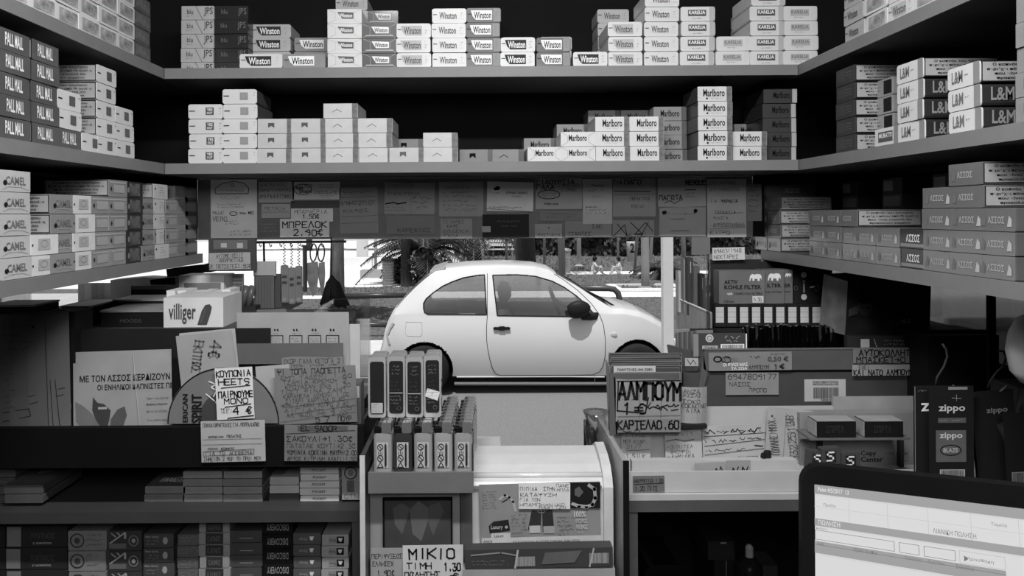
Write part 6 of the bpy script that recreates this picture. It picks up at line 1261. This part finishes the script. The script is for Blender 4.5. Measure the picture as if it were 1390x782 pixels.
# filter boxes behind
YF2 = 1.27; zf = at(1040, 444, YF2).z
u = empty('display_step', at(1040, 452, YF2)); tag(u, 'dark step behind the foil packets carrying the filter boxes', 'step'); pxbox('step', (962, 444, 1300, 590), YF2-.004, .11, G(.02), u)
for i in range(9):
    x = 970+i*16.4; card('filter_packet', f'slim black packet with white ruled end, {ORD[i]} from left in the row', 'packet', (x, 413, x+15.6, 443.6), YF2, .018, [('r', x+1.5, 417, x+12.5, 438, G(.55)), ('l', [(x+2, 423.5), (x+12, 423.5)], 1.2, LG), ('l', [(x+2, 430.5), (x+12, 430.5)], 1.2, LG), ('l', [(x+2, 420), (x+12, 420)], .5, LG), ('l', [(x+2, 434.5), (x+12, 434.5)], .5, LG)], th=.03, group='slim black filter packets in a row', part='end_label')
def eleph(x, y, s, m=PALE):
    P = [(0, 3), (2, .5), (6, 0), (10, 1), (13, 0), (16, 2), (17, 6), (17.5, 10), (16, 10), (15, 6), (13, 6), (13, 10), (10.5, 10), (10, 7), (6, 7), (5.5, 10), (3, 10), (2.5, 6), (1, 6), (.5, 8), (0, 8)]
    return ('poly', [(x+(17.5-a)*s, y+b*s) for a, b in P], m)
zfp = at(1040, 413, YF2).z
YE = YF2+.003
card('filter_box', 'rearmost grey filter box, only its right strip showing an elephant', 'box', (1052, 366, 1076, 412.4), YE+.012, .13, [eleph(1065.5, 371, .5), ('P', 'ER', 1065, 385, 1073, 390), ('p', 'FILTERS', 1065, 395, 1073, 397)], th=.03, part='printed_label', group='grey elephant filter boxes')
card('filter_box', 'middle grey filter box with an elephant, partly covered', 'box', (1034, 366.5, 1064, 412.4), YE+.006, .135, [eleph(1042, 371, 1.0), ('P', 'ILTER', 1041, 385, 1060, 390), ('p', 'IVAL FILTERS', 1039, 395, 1061, 397.5)], th=.03, part='printed_label', group='grey elephant filter boxes')
card('filter_box', 'front grey charcoal filter box with elephant and white price sticker', 'box', (976, 367.5, 1038, 412.4), YE, .14, [eleph(1017, 372, .95), ('P', 'AKTIV', 983, 380, 1001, 385.5), ('P', 'KOHLE FILTER', 983, 387, 1033, 392.5), ('p', 'CHARCOAL FILTERS', 996, 397, 1034, 400), ('p', '10mm', 983, 407, 996, 411), ('poly', [(986, 398), (993, 397), (995, 400), (988, 401)][::-1], LG), ('r', 1021, 402, 1036, 411, G(.6)), ('h', '6.50', 1023, 404, 1033, 409)], th=.03, part='printed_label', group='grey elephant filter boxes')
card('button_card', 'dark card with two pale round buttons right of the filter boxes', 'card', (1077, 360, 1125, 412), YE+.02, .02, [('c', 1091, 373, 4, 4, 0, G(.6)), ('c', 1091, 403, 4, 4, 0, G(.6)), ('P', 'X', 1089, 380, 1093, 384, LG), ('l', [(1091, 386), (1091, 396)], 2.0, LG), ('c', 1080, 391, 2, 3, .6, MG), ('c', 1108, 391, 3, 4, .6, MG), ('l', [(1100, 390), (1104, 389)], 2.0, PALE)], th=.004, part='printed_label')
card('display_backing', 'dark back card behind the filter boxes', 'card', (962, 355, 1130, 444), YF2+.10, .03, [], th=.003)
# tilted comic-like box -> plain dark sports album box
A_ = [at(1118, 372, 1.22), at(1151, 382, 1.16), at(1147, 455, 1.16), at(1112, 446, 1.22)]
m = MB(); m.poly(A_[::-1], G(.12, .5, var=.5, scale=30)); B_ = [at(1151, 382, 1.16), at(1264, 374, 1.19), at(1262, 455, 1.19), at(1147, 455, 1.16)]
m.poly(B_[::-1], G(.022, .5, var=.5, scale=40)); tp = [A_[0], A_[1], B_[1], A_[0]+(B_[1]-A_[1])]
m.poly(tp, G(.08)); m.poly([A_[3], A_[0], A_[0]+(B_[1]-A_[1]), A_[3]+(B_[2]-B_[3])], G(.03)); m.poly([B_[1], B_[2], A_[3]+(B_[2]-B_[3]), tp[3]], G(.03))
o = m.build('sticker_carton'); tag(o, 'dark scribbled cardboard display box on the grey carton', 'box')
ib = MB()
def bf(x, y): 
    t = (x-1151)/(1264-1151); return at(x, y, 1.16+.03*t-.0015)
inks(ib, bf, [('H', 'ΑΛΜΠΟΥΜ', 1166, 384, 1244, 400, BLACK), ('l', [(1170, 412), (1166, 396), (1176, 404), (1182, 392), (1186, 410)], 1.4, BLACK), ('c', 1174, 416, 10, 13, 0, G(.045)), ('c', 1174, 408, 10, 5, 0, BLACK), ('l', [(1169, 418), (1172, 418)], 1.2, BLACK), ('l', [(1177, 418), (1180, 418)], 1.2, BLACK), ('poly', [(1152, 420), (1166, 414), (1164, 426), (1152, 430)][::-1], G(.06)), ('P', 'No2', 1223, 433, 1236, 439, LG), ('h', 'ΒΑΤΕ', 1192, 408, 1240, 420, BLACK)])
ib.build('printed_label', o)
card('stapled_flyer', 'flat dark flyers lying before the scribbled display box', 'flyer', (1150, 456, 1262, 474), YG+.01, .025, [('r', 1168, 460, 1180, 472, LG), ('l', [(1190, 472), (1186, 460)], 1, MG), ('=', 1200, 460, 1250, 470, 2, MG)], th=.01, part='printed_label')
# ledge with upright magazines right of the white post
YW = 1.30
p_ = [at(918, 405, 1.38), at(964, 425, 1.24), at(964, 446, 1.24), at(918, 446, 1.38)]
u = empty('magazine_holder', p_[3]); tag(u, 'grained wooden side of the magazine holder by the white post', 'holder')
MB().prism(p_, Vector((.004, .002, 0)), G(.28, .5, var=.25, scale=10, stretch=(8, 8, 1))).build('side_board', u); m = MB(); m.path([p_[0]+Vector((0, 0, .001)), p_[1]+Vector((0, 0, .001))], .0018, G(.7)); m.build('edge_trim', u)
for i, (x0, x1, y0, t, lb) in enumerate(((921, 927, 368, .40, 'pale slim magazine nearest the white post'), (928, 933, 352, .20, 'grey upright magazine, second from the white post'), (934, 941, 350, .04, 'black upright magazine with tiny letters in the wooden holder'), (942, 950, 362, .10, 'grey-backed upright magazine between two black ones'), (951, 957, 372, .03, 'black upright magazine with a pale stripe'), (958, 963, 378, .12, 'short upright magazine at the right end of the holder'))):
    card('magazine', lb, 'magazine', (x0, y0, x1, 424+i*2), 1.36-i*.018, t, [('l', [((x0+x1)/2, y0+6), ((x0+x1)/2, y0+20)], 1.2, LG)] if i in (2, 4) else [], th=.02, group='magazines in the wooden holder', part='spine_print')
o = card('acrylic_divider', 'clear acrylic upright with a pale edge beside the black magazines', 'divider', (959, 345, 964, 446), 1.235, .5, [], mat=glassy('acrylic', .8, .15), th=.002)
card('header_panel', 'blank grey header panel above the upright magazines', 'panel', (939, 322, 964, 346), 1.375, .16, [], th=.003)
card('hanging_sheet', 'dark crinkled film sheet hanging behind the filter boxes', 'film', (962, 352, 1120, 372), 1.375, .03, [('~', 985, 353, 1000, 357, PALE), ('~', 1030, 352, 1062, 355, LG)], th=.001, part='glints')

# ---------------------------------------------------------------- charms box "lampoum"
u = empty('folder_bin', at(880, 590, 1.05)); tag(u, 'dark cardboard bin packed with thin folders and scrawled signs', 'bin')
A = at(826, 590, 1.06); B = at(922, 507, 1.06)
MB().box((A.x+.002, 1.06, A.z), (B.x, 1.064, B.z), G(.08)).build('front', u)
m = MB(); p_ = [at(822, 488, 1.15), at(833, 512, 1.06), at(836, 590, 1.06), at(826, 590, 1.15)]; m.prism(p_, Vector((.002, 0, 0)), G(.22, .4)); m.build('side', u)
for i in range(16):
    card('thin_folder', f'thin dark folder in the cardboard bin, {ORD[i]} from the front', 'folder', (829-i*.2+(i % 3), 500-i*1.4, 922+(i % 4)*1.2, 572-i), 1.072+i*.0055, (.05, .10, .03, .15)[i % 4], [], th=.001, group='thin folders in the cardboard bin', rot=(-.5, .4, 0)[i % 3])
card('index_slip', 'white slip with small capitals at the front of the folders', 'slip', (833, 497, 890, 512), 1.068, .45, [('P', 'ΠΑΡΑΓΓΕΛΙΕΣ ΑΝΑ ΣΕΙΡΑ', 838, 500, 886, 503.5)], th=.0005, part='printed_label')
note('grey tag with capitals under the white index slip', (834, 505, 924, 518), .16, [('H', 'ΤΙΣΗΙΙ', 840, 509, 880, 516), ('~', 888, 509, 902, 514, INK)], Y=1.064, group=None)
note('lined sign scrawled in thick black marker with price one euro', (836, 515, 924, 573), .24, [('l', [(838, 518), (923, 516)], 1.6), ('l', [(839, 518), (838, 558), (876, 561), (880, 540)], 1.8), ('H', 'ΑΛΜΠΟΥΜ', 840, 520, 924, 542), ('H', '1', 846, 548, 856, 562), ('H', '€', 862, 549, 876, 562), ('~', 879, 546, 921, 554, INK), ('~', 879, 549, 921, 557, INK), ('l', [(868, 518), (868, 572)], .5, INKM), ('l', [(897, 518), (897, 572)], .5, INKM), ('=', 842, 530, 866, 544, 3), ('l', [(838, 566), (923, 563)], .6, INKM)], Y=1.057, rot=-1, group=None, ragged=1)
note('strip under the marker sign quoting cards at 0.60', (838, 569, 924, 587), .18, [('H', 'ΚΑΡΤΕΛΑ0.60', 839, 571, 921, 582), ('~', 840, 582, 870, 587, INK)], Y=1.052, group=None)
note('small list in capitals right of the marker sign', (923, 526, 961, 575), .30, [('h', 'ΑΝΖΑ', 928, 529, 950, 534), ('h', 'ΑΣΣΑΣ', 928, 535, 952, 539), ('l', [(924, 541), (960, 540)], .5), ('h', 'ΣΟΚΟ', 928, 543, 950, 548), ('h', 'ΚΟΚΑΚΙΝΟ', 926, 549, 959, 554), ('h', 'ΛΙΛΑ', 932, 555, 950, 560), ('l', [(925, 562), (960, 560)], .5)], Y=1.066, rot=-1, group=None, curl=.006)
card('clip_strip', 'black clip strip below the small list of capitals', 'clip', (922, 577, 960, 582), 1.06, .015, [], th=.008)

# ---- copy-paper box, flat cartons and gum
card('paper_box', 'pale grey copy paper box lying behind the screen', 'box', (1086, 561, 1244, 650), 1.055, .22, [('P', 'Copy', 1168, 612, 1189, 620), ('P', 'Center', 1168, 620, 1198, 627), ('p', '12345 & 70 88', 1202, 614, 1232, 618, INKM), ('=', 1205, 620, 1236, 632, 3, G(.09))], th=.02, part='printed_label')
for i, (x0, x1, lb) in enumerate(((1101, 1162, 'left long dark packet with pale top and end'), (1166, 1226, 'right long dark packet with pale top'))):
    Yk = 1.0; a = at(x0+8, 594, Yk); b = at(x1, 572, Yk); m = MB(); m.rbox((a.x, Yk, a.z), (b.x, Yk+.028, b.z), G(.012, .4), .001); o = m.build('slim_packet'); tag(o, lb, 'packet', 'long dark packets on the paper box')
    m = MB(); m.box((a.x+.0005, Yk+.0005, b.z), (b.x-.0005, Yk+.027, b.z+.0008), G(.3)); m.build('top_face', o)
    m = MB(); m.box((a.x-.0008, Yk+.001, a.z+.001), (a.x, Yk+.027, b.z-.001), G(.3)); m.build('end_face', o)
    m = MB(); inks(m, lambda x, y: at(x, y, Yk-.0006), [('P', 'ΣΠΙΡΤΑ', x0+20, 578, x1-16, 588, G(.03))]); m.build('printed_label', o)
o = empty('packet_rest', at(1165, 596, 1.0)); tag(o, 'narrow dark ledge under the two long dark packets', 'ledge'); pxbox('board', (1100, 594.5, 1236, 598), .998, .045, G(.12), o)
for q in (1112, 1222): pxbox('support', (q, 598, q+5, 655), 1.045, .008, G(.03), o)
for i, (x0, y0, r_, lb) in enumerate(((1097, 613, -4, 'left dark gum packet with a white figure five'), (1116, 609, 3, 'middle and highest gum packet with a white figure five'), (1143, 615, 2, 'right dark gum packet with a white figure five'))):
    card('gum_packet', lb, 'gum', (x0, y0, x0+25, y0+40), .985-.004*i, .05, [('r', x0+5, y0+3, x0+19, y0+18, G(.02)), ('l', [(x0+16, y0+5), (x0+8, y0+5), (x0+8, y0+10), (x0+15, y0+10), (x0+15, y0+16), (x0+7, y0+16)], 2.2, PALE)], th=.012, rot=r_, group='gum packets behind the screen', part='printed_label')
# ---- hanging blister cards with lighter accessories
ZG = 'black hanging cards at the right'
def zcard(lb, x0, y0, x1, y1, Y, rot, ink):
    return card('blister_card', lb, 'blister pack', (x0, y0, x1, y1), Y, .012, ink, th=.0015, rot=rot, group=ZG, part='printed_label')
zcard('rear black card with one large pale letter showing', 1241, 524, 1290, 668, .90, 0, [('l', [(1242, 525), (1242, 640)], .8, MG), ('P', 'z', 1250, 547, 1262, 558, PALE), ('=', 1246, 528, 1260, 533, 1, MG)])
zcard('front black card holding a grey plate with an oval emblem', 1262, 524, 1322, 672, .88, 0, [('P', 'zippo', 1274, 549, 1310, 561, G(.5)), ('r', 1273, 567, 1311, 574, G(.08)), ('=', 1275, 568, 1309, 573, 1, LG), ('r', 1270, 584, 1311, 627, G(.10)), ('P', 'zippo', 1275, 587, 1306, 597, G(.55)), ('c', 1290, 611, 14, 7, 1.4, INK), ('P', 'BLAZE', 1280, 608, 1300, 614, LG), ('r', 1275, 637, 1309, 648, LG), ('bars', 1277, 638, 1307, 647), ('r', 1287, 525, 1313, 529, G(.2)), ('l', [(1292, 540), (1304, 541)], .8, MG), ('l', [(1298, 536), (1298, 544)], .8, MG)])
zcard('tilted black card with dim lettering behind the oval-emblem card', 1325, 530, 1382, 680, .89, 5, [('P', 'zippo', 1343, 553, 1372, 562, MG), ('l', [(1362, 580), (1376, 620)], 11, G(.035)), ('l', [(1362, 582), (1374, 616)], 5, G(.06))])
zcard('narrow black card leaning between the two lettered cards', 1322, 545, 1345, 680, .905, 6, [('r', 1328, 640, 1341, 655, MG), ('=', 1330, 642, 1340, 654, 3, LG)])
zcard('black card at the right frame edge with a pale barcode', 1366, 560, 1420, 690, .87, 3, [('r', 1372, 640, 1400, 655, MG), ('bars', 1373, 641, 1399, 654, INK)])
for lb, pts, t in (('grey wire hook above the front lettered card', [(1279, 467), (1284, 474), (1286, 484), (1281, 498), (1272, 512), (1270, 523)], .05), ('dark cable loop near the black upright', [(1355, 476), (1362, 477), (1366, 485), (1362, 497), (1352, 506), (1345, 516), (1341, 526)], .03), ('short grey peg holding the front black card', [(1285, 534), (1290, 529), (1295, 523)], .12), ('short grey peg holding the tilted black card', [(1357, 532), (1362, 528), (1367, 523)], .12)):
    o = MB().path([at(x, y, .89) for x, y in pts], .0013, G(t*.5, .5), 8).build('wire_hook', smooth=True); tag(o, lb, 'hook', 'hooks for the black cards')
o = empty('upright_post', at(1349, 640, 1.0)); tag(o, 'thin black upright post at the right below the lowest shelf', 'post'); pxbox('post', (1345, 396, 1352, 800), 1.0, .006, BLACK, o)
o = empty('dark_cabinet', at(1310, 650, 1.1)); tag(o, 'black cabinet back behind the hanging cards', 'cabinet')
pxbox('panel', (1262, 455, 1356, 800), 1.08, .1, G(.012), o); m = MB()
A = at(1262, 452, 1.08); m = MB()
for i in range(26): m.box((A.x+.0035*i, 1.08, A.z-.002), (A.x+.0035*i+.002, 1.09, A.z+.003), BLACK)
q = m.build('comb_edge', o); q['kind'] = 'stuff'
# side opening glass at right with outer shelf behind
struct(MB().box((.812, .80, HC-.24), (.815, 1.39, HC-.072), glassy('side_pane', .75, .12, .08)).build('window_2'))
struct(MB().box((-.815, .88, HC-.24), (-.812, 1.39, HC-.072), glassy('side_pane_left', .9, .05, .05)).build('window_3'))
o = empty('outer_cabinet', (1.2, 1.2, 0)); tag(o, 'grey outer shelf unit seen through the right side pane', 'cabinet')
MB().box((1.0, .7, .0), (1.04, 2.2, HC+.2), G(.5, .7, var=.3, scale=30, stretch=(1, 1, 20))).build('panel', o)
for i in range(4): MB().box((.93, 1.0+i*.2, HC-.22), (.99, 1.14+i*.2, HC-.12+.01*i), G(.7)).build('carton', o)
# pale round thing at the right edge
o = empty('rolled_bag', at(1390, 520, .80)); tag(o, 'pale rounded bag at the right frame edge under the shelf', 'bag')
m = MB(); c_ = at(1400, 520, .84); m.lathe([(.01, 0), (.020, .012), (.024, .035), (.021, .055), (.014, .070), (.003, .078)], G(.75, .6, bump=.4), c=c_, n=20); m.build('bag', o, smooth=True)
struct(MB().box((at(1352, 530, .95).x, .90, HC-.6), (.80, .96, at(1370, 516, .95).z), G(.03, .6)).build('trim_2'))

# ---- dim things below the right counter
o = empty('office_chair', at(905, 800, 1.15)); tag(o, 'rounded black bag top in the dark space below the counter', 'bag')
m = MB(); a = at(866, 762, 1.1); b = at(928, 762, 1.1); ring = []
for t in range(9):
    ring.append(Vector((a.x+(b.x-a.x)*t/8, 1.1, HC-.56+.055*math.sin(min(1, .35+t/5)*math.pi/2)*(1 if t < 8 else .7))))
ring = [Vector((b.x+.01, 1.1, .75)), Vector((a.x, 1.1, .75))]+ring; m.prism(ring[::-1] if 0 else ring, Vector((0, .1, 0)), BLACKG); m.build('body', o); o.name = 'black_bag'
o = card('drawer_stack', 'dim box with a pale mark deep below the counter', 'box', (961, 735, 997, 760), 1.2, .03, [('r', 978, 736, 986, 738, LG)], th=.1, part='mark'); o.name = 'storage_box'
o = card('storage_box', 'dark block standing under the dim marked box', 'box', (970, 760, 1000, 900), 1.2, .02, [('l', [(986, 762), (986, 800)], 1, MG)], th=.1, part='mark')
o = empty('spray_bottle', at(1020, 775, 1.15)); tag(o, 'dark bottle with a small bright cap below the counter', 'bottle'); c_ = at(1018, 900, 1.15)
zc = at(1018, 752, 1.15).z; MB().lathe([(.02, c_.z), (.02, zc-.02), (.010, zc-.005)], G(.02, .3), c=(c_.x, 1.15, 0), n=14).build('bottle', o, smooth=True); MB().lathe([(.006, zc-.004), (.006, zc+.010), (.003, zc+.014)], G(.5, .3), c=(c_.x, 1.15, 0), n=10).build('cap', o)
card('paper_bin', 'pale folded papers low in the dark below the counter', 'paper', (1026, 768, 1056, 900), 1.18, .05, [('l', [(1028, 800), (1028, 770), (1036, 770), (1036, 800)], 2, MG)], th=.05, part='fold')

# ---------------------------------------------------------------- monitor
TL = at(1083, 624, .62); TR = at(1392, 655, .53); BL = at(1052, 800, .60)
U = (TR-TL).normalized(); V0 = (BL-TL); V = (V0-U*V0.dot(U)).normalized(); N = V.cross(U).normalized()
if N.y < 0: N = -N
Wm, Hm = .50, .32
def mp(a, b, d=0.0): return TL+U*a+V*b+N*d
u = empty('monitor', mp(Wm/2, Hm)); tag(u, 'glossy black computer monitor at the lower right with a lit screen', 'monitor')
BZ = BLACKG; bl, bt = .0125, .0175
def rr(a0, b0, a1, b1, r, n=6):
    pts = []
    for cx, cy, s in ((a1-r, b0+r, -90), (a1-r, b1-r, 0), (a0+r, b1-r, 90), (a0+r, b0+r, 180)):
        for i in range(n+1): t = math.radians(s+90*i/n); pts.append((cx+r*math.cos(t), cy+r*math.sin(t)))
    return pts
outer = rr(0, 0, Wm, Hm, .016); inner = rr(bl, bt, Wm-bl, Hm-.03, .0006)
m = MB(); n = len(outer)
v_o = [mp(a, b, .002) for a, b in outer]; v_m = [mp(a+(.5*bl if a < Wm/2 else -.5*bl)*.5, b+(.003 if b < Hm/2 else -.003), -.001) for a, b in outer]; v_i = [mp(a, b, 0) for a, b in inner]; v_b = [mp(a, b, .022) for a, b in outer]
vs = v_b+v_o+v_m+v_i; fs = []
for L in range(3):
    for i in range(n): fs.append((L*n+i, L*n+(i+1) % n, (L+1)*n+(i+1) % n, (L+1)*n+i))
fs.append(tuple(range(n))[::-1]); m.mesh(vs, fs, BZ); m.build('bezel', u, smooth=False)
SCR = emis('screen_glow', .62); SC2 = emis('screen_grey', .28); SC3 = emis('screen_mid', .45); SC4 = emis('screen_ink', .12)
m = MB(); a0, b0, a1, b1 = bl, bt, Wm-bl, Hm-.03; m.poly([mp(a0, b0, .001), mp(a1, b0, .001), mp(a1, b1, .001), mp(a0, b1, .001)], SCR); q = m.build('screen', u)
ib = MB(); sf = lambda x, y: mp(a0+x*.66/1000, b0+y*.66/1000, .0002)
it = [('r', 0, 0, 715, 10.5, SC2), ('P', 'Pelet 4/5/2017  13', 4, 2.5, 38, 7.5, SCR), ('r', 0, 38, 715, 46, SC2), ('P', 'ΠΩΛΗΣΗ', 4, 39.2, 28, 44.6, SCR), ('r', 0, 63, 186, 76, SC2), ('r', 0, 66.5, 186, 67, SC4),
      ('p', 'Προϊόν', 10, 20, 24, 24, SC4), ('p', 'ΛΙΑΝΙΚΗ ΠΩΛΗΣΗ', 122, 31, 162, 36, SC4), ('p', 'Ταμείο', 176, 17, 190, 21, SC4), ('p', 'Τιμή', 252, 17, 262, 20, SC4), ('p', 'Ποσό', 252, 28, 262, 31, SC4), ('p', 'Κωδικός', 2, 47.5, 14, 50, SC4),
      ('p', 'Α/Α', 3, 64, 10, 67, SC4), ('p', 'ΠΕΡΙΓΡΑΦΗ', 42, 64, 66, 68, SC4), ('p', 'Ποσότητα', 94, 64, 110, 68, SC4), ('p', 'Τιμή Μον.', 116, 64, 132, 68, SC4), ('p', 'Σύνολο', 142, 64, 158, 68, SC4), ('p', 'Προσθήκη', 152, 55, 176, 59, SC4), ('p', 'Πληρωμή', 192, 92, 212, 96, SC4), ('p', 'Ακύρωση', 222, 84, 246, 88, SC4)]
for x in (38, 78, 118, 158, 200, 244): it.append(('r', x, 11, x+.4, 38, SC3))
for y in (24.5,): it.append(('r', 0, y, 715, y+.35, SC3))
for x0, x1 in ((0, 84), (88, 108), (112, 142)): it += [('l', [(x0+1, 51), (x1, 51), (x1, 61), (x0+1, 61), (x0+1, 51)], .5, SC4)]
it += [('l', [(146, 50), (186, 50), (186, 62), (146, 62), (146, 50)], .6, SC3), ('r', 216, 76, 218, 200, SC3), ('r', 248, 76, 250, 200, SC3), ('r', 0, 112, 186, 112.4, SC3), ('r', 3, 104, 14, 109, SC3), ('c', 202, 86, 3, 3, 1, SC4), ('poly', [(150, 54), (154, 57), (150, 60)][::-1], SC4), ('poly', [(234, 90), (240, 96), (236, 99)][::-1], SC4)]
inks(ib, sf, it); ib.build('screen_display', q)
# fix handedness of flat display pieces: both sides render alike
m = MB(); m.path([mp(Wm/2, Hm-.05, .03), mp(Wm/2, Hm+.02, .05), Vector((mp(Wm/2, Hm).x, mp(Wm/2, Hm).y+.02, HC-.62))], .02, BLACK, 10); m.build('stand', u, smooth=True)
p_ = mp(Wm/2, Hm); MB().lathe([(.09, 0), (.09, .008), (.03, .016)], BLACK, c=(p_.x, p_.y+.02, HC-.63), n=24).build('stand_base', u)
o = empty('side_desk', (.45, .5, .62)); tag(o, 'plain dark desk in front of the right counter carrying the monitor', 'desk')
MB().box((.20, .25, HC-.65), (.795, .84, HC-.63), G(.06)).build('desktop', o)
for x in (.22, .76):
    for y in (.28, .80): MB().box((x, y, .62), (x+.02, y+.02, HC-.65), G(.06)).build('leg', o)
